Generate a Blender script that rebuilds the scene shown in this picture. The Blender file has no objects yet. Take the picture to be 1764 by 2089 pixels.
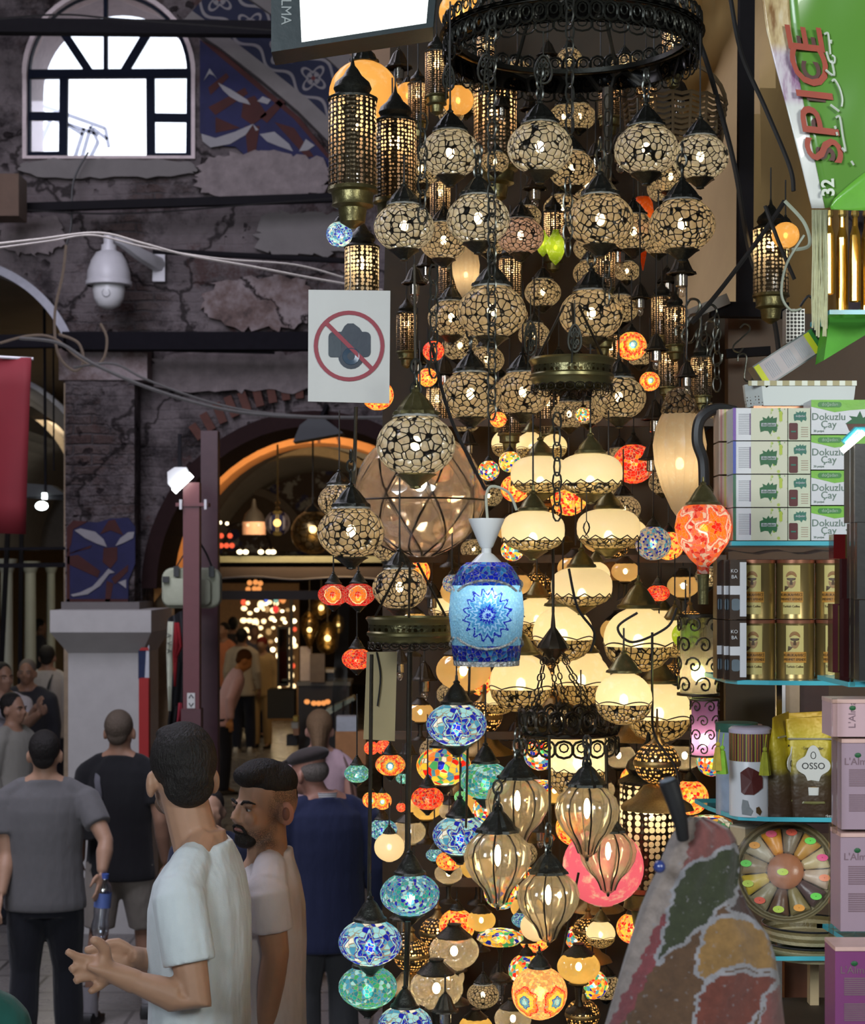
import bpy, bmesh, math, random
from mathutils import Vector, Matrix, Euler
PI = math.pi
R = random.Random(11)
scene = bpy.context.scene
COL = scene.collection
# ------------------------------------------------------------------ camera
F, CX, HY, EYE = 3600.0, 882.0, 1168.0, 2.57          # focal length in pixels, principal column, horizon row, eye height
cam_d = bpy.data.cameras.new('camera'); cam = bpy.data.objects.new('camera', cam_d); COL.objects.link(cam)
cam.location = (0, 0, EYE); cam.rotation_euler = (PI/2, 0, 0)
cam_d.sensor_width = 36; cam_d.sensor_fit = 'AUTO'; cam_d.lens = F/2089*36
cam_d.shift_y = (HY-1044.5)/2089
cam_d.clip_start = .05; cam_d.clip_end = 200
cam_d.dof.use_dof = True; cam_d.dof.focus_distance = 4.0; cam_d.dof.aperture_fstop = 9
scene.camera = cam
# ------------------------------------------------------------------ view, sampling quality
vs = scene.view_settings
scene.display_settings.display_device = 'sRGB'
vs.view_transform = 'Standard'; vs.look = 'None'; vs.gamma = 1; vs.exposure = 0.0; vs.use_curve_mapping = False
cy = scene.cycles
cy.use_denoising = True; cy.max_bounces = 6; cy.diffuse_bounces = 3; cy.glossy_bounces = 3; cy.transmission_bounces = 4
cy.transparent_max_bounces = 14; cy.sample_clamp_indirect = 4; cy.caustics_reflective = False; cy.caustics_refractive = False
cy.use_adaptive_sampling = True; cy.adaptive_threshold = .02
# ------------------------------------------------------------------ sky outside
w = bpy.data.worlds.new('sky'); scene.world = w; w.use_nodes = True
bg = w.node_tree.nodes['Background']
bg.inputs[0].default_value = (.86, .90, 1, 1); bg.inputs[1].default_value = 2.2
def area(name, loc, target, size, power, color):
    l = bpy.data.lights.new(name, 'AREA'); l.shape = 'RECTANGLE'; l.size, l.size_y = size; l.energy = power; l.color = color
    o = bpy.data.objects.new(name, l); COL.objects.link(o); o.location = loc
    o.rotation_euler = (Vector(target)-Vector(loc)).to_track_quat('-Z', 'Y').to_euler()
    return o
# added fill lights with no source in view: one overhead, two behind the camera
area('overhead_fill', (-2.6, 7.5, 6.4), (-2.4, 10.5, 1), (3.0, 5.0), 340, (.86, .84, 1.0))
area('street_fill', (-2.6, -1.5, 4.2), (-1.3, 5, 1.5), (2.2, 1.6), 220, (.84, .92, 1.0))
area('shelf_fill', (2.2, -.6, 3.9), (1.1, 3.8, 2.2), (1.2, .8), 88, (.97, 1.0, .95))
area('tunnel_light', (-1.5, 21, 4.0), (-1.5, 21, 0), (2.0, 8.0), 240, (1, .68, .36))
area('arcade_light', (-4.6, 20, 4.3), (-4.6, 20, 0), (1.5, 8.0), 130, (1, .92, .72))

area('arch_fill', (-1.1, 14.5, 3.05), (-1.0, 16.2, 3.9), (1.2, .5), 60, (1, .66, .34))  # added warm fill aimed at the ochre arch; no lamp hangs here
def ground(d):                                            # the street climbs gently towards the photographer
    return max(0.0, (9.4-d)*.082)
def P(px, py, d):                                         # photo pixel + distance -> point in the bazaar
    return Vector(((px-CX)/F*d, d, EYE+(HY-py)/F*d))
# ------------------------------------------------------------------ materials
MATS = {}
class NT:
    def __init__(s, name):
        s.m = bpy.data.materials.new(name); s.m.use_nodes = True; s.t = s.m.node_tree; s.t.nodes.clear()
        s.out = s.n('ShaderNodeOutputMaterial')
    def n(s, typ, **kw):
        x = s.t.nodes.new(typ)
        for k, v in kw.items(): setattr(x, k, v)
        return x
    def set(s, sock, v):
        if isinstance(v, bpy.types.NodeSocket): s.t.links.new(v, sock)
        elif isinstance(v, (tuple, list)):
            if sock.type == 'RGBA' and len(v) == 3: v = (*v, 1)
            sock.default_value = v
        else: sock.default_value = v
    def math(s, op, a, b=0.0, c=None):
        x = s.n('ShaderNodeMath', operation=op); s.set(x.inputs[0], a); s.set(x.inputs[1], b)
        if c is not None: s.set(x.inputs[2], c)
        return x.outputs[0]
    def mix(s, f, a, b):
        x = s.n('ShaderNodeMix', data_type='RGBA'); s.set(x.inputs[0], f); s.set(x.inputs[6], a); s.set(x.inputs[7], b)
        return x.outputs[2]
    def step(s, v, lo, hi):
        x = s.n('ShaderNodeMapRange'); x.interpolation_type = 'SMOOTHSTEP'; s.set(x.inputs[0], v); x.inputs[1].default_value = lo; x.inputs[2].default_value = hi
        return x.outputs[0]
    def ramp(s, v, stops, const=False):
        x = s.n('ShaderNodeValToRGB'); r = x.color_ramp
        if const: r.interpolation = 'CONSTANT'
        while len(r.elements) < len(stops): r.elements.new(.5)
        for e, (p, c) in zip(r.elements, stops): e.position = p; e.color = (*c, 1) if len(c) == 3 else c
        s.set(x.inputs[0], v); return x.outputs[0]
    def obj(s): return s.n('ShaderNodeTexCoord').outputs['Object']
    def uv(s): return s.n('ShaderNodeTexCoord').outputs['UV']
    def rnd(s): return s.n('ShaderNodeObjectInfo').outputs['Random']
    def sep(s, v):
        x = s.n('ShaderNodeSeparateXYZ'); s.set(x.inputs[0], v); return x.outputs
    def comb(s, x, y, z):
        c = s.n('ShaderNodeCombineXYZ'); s.set(c.inputs[0], x); s.set(c.inputs[1], y); s.set(c.inputs[2], z); return c.outputs[0]
    def vmath(s, op, a, b):
        x = s.n('ShaderNodeVectorMath', operation=op); s.set(x.inputs[0], a); s.set(x.inputs[1], b); return x.outputs[0]
    def noise(s, vec, scale, detail=3, rough=.6):
        x = s.n('ShaderNodeTexNoise'); s.set(x.inputs['Vector'], vec); x.inputs['Scale'].default_value = scale; x.inputs['Detail'].default_value = detail; x.inputs['Roughness'].default_value = rough
        return x.outputs
    def voro(s, vec, scale, feature='F1', rand=1.0):
        x = s.n('ShaderNodeTexVoronoi', feature=feature); s.set(x.inputs['Vector'], vec); x.inputs['Scale'].default_value = scale; x.inputs['Randomness'].default_value = rand
        return x.outputs
    def bump(s, h, strength=.4, dist=.01):
        x = s.n('ShaderNodeBump'); s.set(x.inputs['Height'], h); x.inputs['Strength'].default_value = strength; x.inputs['Distance'].default_value = dist
        return x.outputs[0]
    def bsdf(s, color, rough=.6, metal=0.0, normal=None, spec=.5, emit=None, est=0.0, coat=0.0, sheen=0.0, sub=0.0):
        b = s.n('ShaderNodeBsdfPrincipled')
        s.set(b.inputs['Base Color'], color); s.set(b.inputs['Roughness'], rough); s.set(b.inputs['Metallic'], metal)
        b.inputs['Specular IOR Level'].default_value = spec
        if normal is not None: s.set(b.inputs['Normal'], normal)
        if emit is not None: s.set(b.inputs['Emission Color'], emit); b.inputs['Emission Strength'].default_value = est
        b.inputs['Coat Weight'].default_value = coat; b.inputs['Sheen Weight'].default_value = sheen
        return b.outputs[0]
    def mixs(s, f, a, b):
        x = s.n('ShaderNodeMixShader'); s.set(x.inputs[0], f); s.set(x.inputs[1], a); s.set(x.inputs[2], b); return x.outputs[0]
    def transl(s, c):
        x = s.n('ShaderNodeBsdfTranslucent'); s.set(x.inputs[0], c); return x.outputs[0]
    def transp(s, c=(1, 1, 1)):
        x = s.n('ShaderNodeBsdfTransparent'); s.set(x.inputs[0], c); return x.outputs[0]
    def gloss(s, c, r, normal=None):
        x = s.n('ShaderNodeBsdfAnisotropic'); s.set(x.inputs['Color'], c); s.set(x.inputs['Roughness'], r)
        if normal is not None: s.set(x.inputs['Normal'], normal)
        return x.outputs[0]
    def emit(s, c, st):
        x = s.n('ShaderNodeEmission'); s.set(x.inputs[0], c); x.inputs[1].default_value = st; return x.outputs[0]
    def done(s, sh):
        s.t.links.new(sh, s.out.inputs[0]); MATS[s.m.name] = s.m; return s.m
def plain(name, c, rough=.6, metal=0.0, var=.25, scale=18, bump=.15, spec=.5, coat=0.0, sheen=0.0, bd=.004):
    """a surface with a little procedural unevenness of its own colour"""
    if name in MATS: return MATS[name]
    s = NT(name); nz = s.noise(s.obj(), scale, 4)
    dark = tuple(x*(1-var) for x in c); light = tuple(min(1, x*(1+var)) for x in c)
    return s.done(s.bsdf(s.mix(nz[0], dark, light), rough, metal, s.bump(nz[0], bump, bd) if bump else None, spec=spec, coat=coat, sheen=sheen))
def glow(name, c, st):
    if name in MATS: return MATS[name]
    s = NT(name); return s.done(s.emit(c, st))
def glass(name, tint=(1, 1, 1), f=.12, rough=.05, bumpscale=0):
    if name in MATS: return MATS[name]
    s = NT(name); nb = None
    if bumpscale: nb = s.bump(s.noise(s.obj(), bumpscale, 2)[0], .5, .01)
    lw = s.n('ShaderNodeLayerWeight'); lw.inputs[0].default_value = .35
    fac = s.math('ADD', s.math('MULTIPLY', lw.outputs['Facing'], .5), f)
    return s.done(s.mixs(fac, s.transp(tint), s.gloss((.95, .95, .95), rough, nb)))
# ------------------------------------------------------------------ mesh building
class MB:
    def __init__(s): s.v = []; s.f = []; s.mi = []; s.cur = 0
    def mat(s, i): s.cur = i; return s
    def add(s, vs, fs):
        b = len(s.v); s.v += [tuple(v) for v in vs]; s.f += [tuple(i+b for i in f) for f in fs]; s.mi += [s.cur]*len(fs); return s
    def box(s, c, size, rot=None):
        hx, hy, hz = [x/2 for x in size]; c = Vector(c)
        m = rot if rot is not None else Matrix.Identity(3)
        vs = [c+m @ Vector((x*hx, y*hy, z*hz)) for z in (-1, 1) for y in (-1, 1) for x in (-1, 1)]
        return s.add(vs, [(0, 2, 3, 1), (4, 5, 7, 6), (0, 1, 5, 4), (2, 6, 7, 3), (0, 4, 6, 2), (1, 3, 7, 5)])
    def bar(s, a, b, wx, wz=None):
        a, b = Vector(a), Vector(b); wz = wz or wx
        q = (b-a).to_track_quat('Y', 'Z').to_matrix()
        return s.box((a+b)/2, (wx, (b-a).length, wz), q)
    def rings(s, rings, cap=True, closed=False):
        n = len(rings[0]); k = len(rings); vs = [v for r in rings for v in r]; fs = []
        for i in range(k if closed else k-1):
            j = (i+1) % k
            for a in range(n):
                b = (a+1) % n; fs.append((i*n+a, i*n+b, j*n+b, j*n+a))
        if cap and not closed: fs += [tuple(range(n))[::-1], tuple((k-1)*n+a for a in range(n))]
        return s.add(vs, fs)
    def lathe(s, prof, n=20, c=(0, 0, 0), mod=None, cap=False):
        c = Vector(c); rs = []
        for r, z in prof:
            rs.append([c+Vector((math.cos(t)*r*(mod(t, z) if mod else 1), math.sin(t)*r*(mod(t, z) if mod else 1), z)) for t in [2*PI*i/n for i in range(n)]])
        return s.rings(rs, cap)
    def tube(s, pts, r, n=6, cap=True, closed=False):
        pts = [Vector(p) for p in pts]; rs = []; k = len(pts); up = None
        for i, p in enumerate(pts):
            a = pts[(i-1) % k] if (closed or i) else p; b = pts[(i+1) % k] if (closed or i < k-1) else p
            t = (b-a).normalized()
            if up is None: up = Vector((0, 0, 1)) if abs(t.z) < .9 else Vector((1, 0, 0))
            x = t.cross(up)
            if x.length < 1e-5: x = t.cross(Vector((0, 1, .3)))
            x.normalize(); y = x.cross(t).normalized(); up = y
            ri = r[i] if isinstance(r, list) else r
            ra, rb = ri if isinstance(ri, (list, tuple)) else (ri, ri)
            rs.append([p+x*math.cos(q)*ra+y*math.sin(q)*rb for q in [2*PI*j/n for j in range(n)]])
        return s.rings(rs, cap, closed)
    def ell(s, c, r, nu=12, nv=8, rot=None):
        c = Vector(c); m = rot if rot is not None else Matrix.Identity(3); rs = []
        if isinstance(r, (int, float)): r = (r, r, r)
        for j in range(nv+1):
            ph = -PI/2+PI*(j if 0 < j < nv else (.02 if j == 0 else nv-.02))/nv
            rs.append([c+m @ Vector((math.cos(ph)*math.cos(t)*r[0], math.cos(ph)*math.sin(t)*r[1], math.sin(ph)*r[2])) for t in [2*PI*i/nu for i in range(nu)]])
        return s.rings(rs, True)
    def prism(s, poly, y0, y1):                            # polygon in the x-z plane, pushed along y
        n = len(poly); vs = [(x, y0, z) for x, z in poly]+[(x, y1, z) for x, z in poly]
        return s.add(vs, [tuple(range(n)), tuple(range(2*n-1, n-1, -1))]+[(i, i+n, (i+1) % n+n, (i+1) % n) for i in range(n)])
    def strip(s, A, B, y0, y1):                            # closed band between two x-z polylines, pushed along y
        n = len(A)
        for i in range(n-1): s.prism([A[i], A[i+1], B[i+1], B[i]], y0, y1)
        return s
    def mesh(s, name, mats=None, smooth=True):
        me = bpy.data.meshes.new(name); me.from_pydata(s.v, [], s.f)
        for m in (mats if isinstance(mats, (list, tuple)) else [mats]):
            if m: me.materials.append(m)
        me.polygons.foreach_set('material_index', s.mi)
        b = bmesh.new(); b.from_mesh(me); bmesh.ops.recalc_face_normals(b, faces=b.faces); b.to_mesh(me); b.free()
        if smooth:
            me.polygons.foreach_set('use_smooth', [True]*len(me.polygons))
            me.set_sharp_from_angle(angle=.7)
        me.update(); return me
def link(name, me, parent=None, loc=None, rot=None, scale=None):
    o = bpy.data.objects.new(name, me); COL.objects.link(o)
    if parent is not None: o.parent = parent
    if loc is not None: o.location = loc
    if rot is not None: o.rotation_euler = rot
    if scale is not None: o.scale = scale if isinstance(scale, (tuple, list)) else (scale,)*3
    return o
def part(name, mb, mats, parent, smooth=True, **kw): return link(name, mb.mesh(name, mats, smooth), parent, **kw)
def tag(o, label, cat, group=None, kind=None):
    o['label'] = label; o['category'] = cat
    if group: o['group'] = group
    if kind: o['kind'] = kind
    return o
def thing(name, loc, label, cat, group=None, rz=0, scale=None):
    o = bpy.data.objects.new(name, None); COL.objects.link(o); o.location = loc; o.rotation_euler = (0, 0, rz); o.empty_display_size = .05
    if scale: o.scale = (scale,)*3
    return tag(o, label, cat, group)
def struct(name, mb, mats, smooth=False, loc=None):
    o = link(name, mb.mesh(name, mats, smooth), None, loc); o['kind'] = 'structure'; return o
def solo(name, mb, mats, label, cat, group=None, smooth=True, loc=None):   # a thing that is one mesh
    return tag(link(name, mb.mesh(name, mats, smooth), None, loc), label, cat, group)
def rz3(a): return Matrix.Rotation(a, 3, 'Z')
def bez(p, n=12):                                         # smooth polyline through points (Catmull-Rom)
    p = [Vector(q) for q in p]; o = []
    for i in range(len(p)-1):
        a, b, c, d = p[max(i-1, 0)], p[i], p[i+1], p[min(i+2, len(p)-1)]
        for k in range(n):
            t = k/n; o.append(.5*((2*b)+(c-a)*t+(2*a-5*b+4*c-d)*t*t+(3*b-a-3*c+d)*t**3))
    return o+[p[-1]]
TXT = {}
def lettering(txt, size, mat, parent, loc, rot=(PI/2, 0, 0), name='lettering', align='CENTER', shear=0, bold=0, ext=.0004, sx=1.0):
    c = bpy.data.curves.new(name, 'FONT'); c.body = txt; c.size = size; c.align_x = align; c.align_y = 'CENTER'; c.extrude = ext; c.shear = shear; c.offset = bold; c.resolution_u = 3
    o = bpy.data.objects.new(name, c); COL.objects.link(o)
    dg = bpy.context.evaluated_depsgraph_get(); me = bpy.data.meshes.new_from_object(o.evaluated_get(dg)); bpy.data.objects.remove(o)
    me.materials.clear(); me.materials.append(mat)
    return link(name, me, parent, loc, rot, (sx, 1, 1))
# ================================================================== THE SETTING
def brick_mat():
    s = NT('old_brick'); o = s.obj()
    wob = s.noise(o, 2.2, 4); ov = s.vmath('ADD', o, s.vmath('SCALE', wob[1], (0, 0, 0)))
    x, y, z = s.sep(o)
    v2 = s.comb(s.math('ADD', x, s.math('MULTIPLY', wob[0], .06)), s.math('ADD', z, s.math('MULTIPLY', wob[0], .09)), 0)
    b = s.n('ShaderNodeTexBrick'); s.set(b.inputs['Vector'], v2); b.inputs['Scale'].default_value = 1
    b.inputs['Brick Width'].default_value = .27; b.inputs['Row Height'].default_value = .072; b.inputs['Mortar Size'].default_value = .011; b.inputs['Mortar Smooth'].default_value = .8
    s.set(b.inputs['Color1'], (.15, .095, .085)); s.set(b.inputs['Color2'], (.22, .17, .16)); s.set(b.inputs['Mortar'], (.17, .15, .15))
    plast = s.mix(s.noise(o, 4, 7, .7)[0], (.12, .10, .105), (.46, .395, .40))
    big = s.noise(o, 1.1, 8, .72)[0]; pm = s.step(big, .40, .52)
    col = s.mix(s.math('MULTIPLY', pm, .9), b.outputs['Color'], plast)
    soot = s.step(s.noise(s.vmath('ADD', o, (3, 1, 9)), 1.4, 9, .75)[0], .47, .66)
    pw = s.vmath('ADD', o, s.vmath('MULTIPLY', s.noise(o, 12, 4)[1], (.12, .12, .12))); pits = s.math('MULTIPLY', s.step(s.voro(pw, 8)[0], .26, .18), s.step(s.noise(o, 1.7, 3)[0], .50, .58))
    col = s.mix(s.math('MULTIPLY', soot, .86), col, (.04, .033, .036))
    col = s.mix(s.math('MULTIPLY', pits, .85), col, (.03, .022, .024))
    crk = s.step(s.voro(s.vmath('ADD', o, s.vmath('MULTIPLY', wob[1], (.7, .7, .7))), .8, 'DISTANCE_TO_EDGE')[0], .022, .004)
    col = s.mix(s.math('MULTIPLY', crk, .8), col, (.025, .02, .02))
    red = s.step(s.noise(s.vmath('ADD', o, (7, 2, 1)), 1.5, 6, .75)[0], .58, .66)
    col = s.mix(s.math('MULTIPLY', red, .6), col, (.13, .05, .04))
    h = s.math('ADD', s.math('MULTIPLY', b.outputs['Fac'], s.math('SUBTRACT', s.math('MULTIPLY', pm, .3), .4)), s.math('ADD', s.math('SUBTRACT', s.noise(o, 9, 9, .75)[0], s.math('MULTIPLY', pits, .7)), s.math('MULTIPLY', pm, .8)))
    return s.done(s.bsdf(col, .92, 0, s.bump(h, 1.0, .07), spec=.12))
BRICK = brick_mat()
def cracked():
    s = NT('cracked_plaster'); o = s.obj(); n = s.noise(o, 3.2, 8, .7)
    cr = s.voro(s.vmath('ADD', o, s.vmath('MULTIPLY', n[1], (.5, .5, .5))), 1.1, 'DISTANCE_TO_EDGE')[0]
    col = s.ramp(n[0], [(.28, (.035, .03, .03)), (.42, (.17, .12, .11)), (.55, (.30, .25, .25)), (.8, (.40, .35, .35))])
    col = s.mix(s.step(cr, .0, .03), (.02, .015, .015), col)
    return s.done(s.bsdf(col, .95, 0, s.bump(n[0], 1, .06), spec=.1))
CRACK = cracked()
M_white_plaster = plain('white_plaster', (.50, .485, .47), .85, var=.12, scale=9, bump=.4)
M_dark_steel = plain('dark_steel', (.010, .009, .011), .85, 0, spec=.15)
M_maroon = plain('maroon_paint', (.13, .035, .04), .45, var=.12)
M_dark_maroon = plain('dark_maroon', (.022, .010, .010), .85, spec=.15)
M_navy = plain('navy_paint', (.012, .013, .062), .8, var=.5, scale=8)
M_redpaint = plain('oxide_red_paint', (.055, .013, .011), .85, var=.4, scale=10)
M_wing = plain('pale_paint', (.27, .26, .27), .85, var=.15, scale=14)
M_greytrim = plain('grey_plaster', (.17, .155, .15), .9, var=.2, scale=7, bump=.3)
M_beige = plain('beige_plaster', (.42, .32, .21), .85, var=.14, scale=5)
M_ochre = plain('ochre_plaster', (.46, .20, .07), .8, var=.3, scale=4, bump=.3)
M_cable = plain('pale_cable', (.30, .27, .24), .6)
M_blackcable = plain('black_cable', (.015, .014, .014), .5)
M_black = plain('black_plastic', (.014, .014, .015), .45)
M_whitemetal = plain('white_metal', (.55, .54, .56), .4, var=.06)

def fill2d(name, loops, y, thick, mat, smooth=False):
    """solid slab in the x-z plane from outlines with holes"""
    c = bpy.data.curves.new(name, 'CURVE'); c.dimensions = '2D'; c.fill_mode = 'BOTH'; c.extrude = thick/2
    for lp in loops:
        sp = c.splines.new('POLY'); sp.points.add(len(lp)-1); sp.use_cyclic_u = True
        for p, q in zip(sp.points, lp): p.co = (q[0], q[1], 0, 1)
    o = bpy.data.objects.new(name, c); COL.objects.link(o)
    me = bpy.data.meshes.new_from_object(o.evaluated_get(bpy.context.evaluated_depsgraph_get())); bpy.data.objects.remove(o)
    me.transform(Matrix.Translation((0, y+thick/2, 0)) @ Matrix.Rotation(PI/2, 4, 'X')); me.materials.clear(); me.materials.append(mat)
    return me
def X(px, py, d): v = P(px, py, d); return (v.x, v.z)
def XS(pts, d): return [X(a, b, d) for a, b in pts]
def arcpts(cx, cy, rx, ry, a0, a1, n=28): return [(cx+rx*math.cos(a0+(a1-a0)*i/n), cy-ry*math.sin(a0+(a1-a0)*i/n)) for i in range(n+1)]
WD = 13.0
gz = HY+EYE*F/WD+20                                       # pixel row of the street at the wall
outer = [(-1500, gz)]+[(-365, gz)]+arcpts(-100, 790, 265, 265, PI, 0)+[(165, gz), (290, gz)]+arcpts(640, 1200, 350, 360, PI, 0)+[(990, gz), (1900, gz), (1900, -500), (-1500, -500)]
win = [(48, 322), (48, 150)]+arcpts(222, 150, 174, 174, PI, 0)+[(396, 150), (396, 322)]
me = fill2d('wall_front', [XS(outer, WD), XS(win, WD)], WD, .55, BRICK); o = link('wall_front', me); o['kind'] = 'structure'
def slab(name, pts, d, t, mat): o = link(name, fill2d(name, [XS(pts, d)], d, t, mat)); o['kind'] = 'structure'; return o
# floor of the street, then the tunnel
def floor_mat():
    s = NT('stone_paving'); o = s.obj(); x, y, z = s.sep(o)
    b = s.n('ShaderNodeTexBrick'); s.set(b.inputs['Vector'], o); b.inputs['Scale'].default_value = 1; b.inputs['Brick Width'].default_value = .7; b.inputs['Row Height'].default_value = .45
    b.inputs['Mortar Size'].default_value = .012; s.set(b.inputs['Color1'], (.20, .185, .18)); s.set(b.inputs['Color2'], (.29, .27, .25)); s.set(b.inputs['Mortar'], (.06, .055, .05))
    n = s.noise(o, 6, 6)
    col = s.mix(s.math('MULTIPLY', n[0], .5), b.outputs[0], (.13, .12, .12))
    return s.done(s.bsdf(col, s.math('ADD', s.math('MULTIPLY', n[0], .35), .12), 0, s.bump(n[0], .25, .01)))
mb = MB(); ys = [-4.2, 2, 5, 9.4, 20, 40.4]
for a, b in zip(ys, ys[1:]): mb.add([(-9.2, a, ground(a)), (4, a, ground(a)), (4, b, ground(b)), (-9.2, b, ground(b))], [(0, 1, 2, 3)])
struct('floor', mb, floor_mat())
M_room = plain('street_plaster', (.20, .18, .17), .9, var=.2, scale=2)
struct('ceiling', MB().box((-2.6, 4.5, 7.3), (13.4, 18, .2)), M_room)
struct('wall_left', MB().box((-9.2, 18, 3.5), (.2, 45, 8)), M_room)
struct('wall_right', MB().box((4.0, 18, 3.5), (.2, 45, 8)), M_room)
struct('wall_back', MB().box((-2.6, -4.3, 3.5), (13.4, .2, 8)), M_room)
struct('wall_end', MB().box((-2.6, 40.4, 2.6), (13.4, .2, 5.6)), plain('end_wall', (.16, .11, .07), .9))
struct('ceiling_arcade', MB().box((-2.6, 27, 5.2), (13.4, 27, .2)), M_room)
# tunnel side walls and vault
struct('wall_tunnel_left', MB().box((-2.72, 15.6, 2.5), (.24, 4.0, 5.0)), plain('tunnel_plaster', (.40, .30, .20), .85))
struct('wall_tunnel_right', MB().box((.55, 21, 2.5), (.2, 15, 5.0)), MATS['tunnel_plaster'])
def barrel(name, cx, zs, r, y0, y1, mat):
    n = 24; mb = MB(); a = [(cx+r*math.cos(PI*i/n), zs+r*math.sin(PI*i/n)) for i in range(n+1)]; b = [(cx+(r+.1)*math.cos(PI*i/n), zs+(r+.1)*math.sin(PI*i/n)) for i in range(n+1)]
    return struct(name, mb.strip(a, b, y0, y1), mat)
barrel('ceiling_vault_near', -1.03, 2.5, 1.46, 13.6, 19, M_greytrim)
barrel('ceiling_vault_far', -1.45, 2.45, 1.5, 19, 24, plain('pale_vault', (.50, .50, .47), .85, var=.2, scale=4))
def ring(name, cx, cy, r0, r1, d, t, mat, a0=0, a1=PI, ry=1.0):
    A = XS(arcpts(cx, cy, r0, r0*ry, a0, a1), d); B = XS(arcpts(cx, cy, r1, r1*ry, a0, a1), d)
    return struct(name, MB().strip(A, B, d, d+t), mat)
# dark iron lining of the main arch, then the painted arches behind it
ring('trim_1', 640, 1200, 321, 352, 12.95, .9, M_dark_maroon, ry=1.03)
def ochre_orn():
    s = NT('ochre_ornament'); o = s.obj(); v = s.voro(o, 2.6, 'DISTANCE_TO_EDGE'); n = s.noise(o, 3, 4)
    w_ = s.math('ABSOLUTE', s.math('SUBTRACT', s.voro(o, 3.2)[0], .3))
    x = s.sep(o)[0]; msk = s.math('MULTIPLY', s.step(w_, .05, .03), s.step(x, -1.2, -1.0))
    col = s.mix(msk, s.mix(n[0], (.30, .12, .035), (.62, .29, .10)), (.09, .035, .03)); return s.done(s.bsdf(col, .75, 0, s.bump(n[0], .3)))
ring('trim_2', 650, 1180, 277, 312, 16, .5, ochre_orn())
ring('trim_3', 650, 1180, 310, 322, 15.9, .3, M_dark_maroon)
ring('trim_4', 620, 1180, 252, 272, 19, .3, plain('cream_trim', (.55, .45, .30), .8))
M_tile = NT('blue_tile_ornament'); _o = M_tile.obj(); _v = M_tile.voro(_o, 4.5); _n = M_tile.noise(_o, 5, 5, .7)
M_tile = M_tile.done(M_tile.bsdf(M_tile.mix(M_tile.step(_n[0], .52, .58), M_tile.mix(M_tile.step(_v[0], .3, .4), (.02, .03, .16), (.05, .03, .03)), (.36, .40, .46)), .6))
slab('wall_lunette', [(330, 1130)]+arcpts(600, 1180, 240, 240, PI*.93, PI*.07)+[(880, 1130)], 24, .3, M_tile)
ring('trim_5', 495, 1125, 118, 134, 23.4, .4, M_greytrim)
ring('trim_6', 495, 1125, 60, 118, 23.6, .3, plain('dark_plaster', (.10, .08, .07), .9))
ring('painted_soffit_gleam', -100, 790, 250, 267, 12.97, .3, plain('soffit_gleam_paint', (.36, .36, .41), .5), .25, 1.7)  # pale ring painted in for the daylight gleam on the arch soffit
# pilaster, painted panel, white capital and shaft
def pbox(name, x0, x1, y0, y1, d, t, mat, kind=True):
    a, b = P(x0, y0, d), P(x1, y1, d); mb = MB().box(((a.x+b.x)/2, d+t/2, (a.z+b.z)/2), (abs(b.x-a.x), t, abs(a.z-b.z)))
    return struct(name, mb, mat) if kind else mb
pbox('column_pier', 133, 274, 700, 1245, 12.72, .6, BRICK)
pbox('column_pier_top', 120, 300, 690, 775, 12.7, .5, CRACK)
pbox('trim_7', 125, 284, 1228, 1246, 12.66, .6, M_greytrim)
mb = MB(); q = []
for (x0, x1, y, d0) in ((102, 308, 1245, 12.35), (102, 308, 1290, 12.35), (127, 280, 1335, 12.55), (127, 280, 2300, 12.55)):
    a = P(x0, y, 12.35); b = P(x1, y, 12.35); q.append([(a.x, d0, a.z), (b.x, d0, a.z), (b.x, 13.3, a.z), (a.x, 13.3, a.z)])
q[-1] = [(x, y, 0) for x, y, z in q[-1]]
struct('column_base', mb.rings(q), M_white_plaster)
def painted(name, base, basemat, reds, wings, d):
    mb = MB().mat(0).prism(XS(base, d), d-.012, d+.02)
    for r in reds: mb.mat(1).prism(XS(r, d), d-.016, d)
    for r in wings: mb.mat(2).prism(XS(r, d), d-.02, d)
    return struct(name, mb, [basemat, M_redpaint, M_wing])
painted('panel_painted', [(137, 1075), (150, 1062), (200, 1066), (225, 1058), (262, 1056), (276, 1075), (276, 1150), (262, 1185), (262, 1230), (137, 1230)], M_navy,
        [[(137, 1075), (150, 1062), (180, 1064), (150, 1080), (146, 1110), (137, 1130)], [(212, 1118), (240, 1116), (240, 1142), (226, 1160), (210, 1146)], [(205, 1090), (222, 1062), (235, 1060), (252, 1092), (226, 1082)],
         [(138, 1135), (160, 1132), (205, 1165), (200, 1178), (138, 1150)], [(228, 1180), (262, 1152), (262, 1165), (235, 1192)], [(137, 1222), (262, 1222), (262, 1231), (137, 1231)], [(218, 1185), (232, 1190), (225, 1228), (215, 1228)], [(137, 1120), (143, 1120), (143, 1231), (137, 1231)], [(185, 1118), (188, 1112), (150, 1128), (138, 1130)]],
        [[(153, 1082), (165, 1078), (195, 1085), (212, 1100), (219, 1116), (198, 1109), (175, 1098)], [(236, 1114), (246, 1098), (262, 1086), (275, 1085), (272, 1098), (252, 1108)], [(145, 1213), (165, 1208), (190, 1196), (212, 1172), (222, 1160), (235, 1168), (224, 1170), (205, 1195), (180, 1212), (150, 1217)], [(242, 1188), (258, 1182), (258, 1200)]], 12.70)
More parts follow.
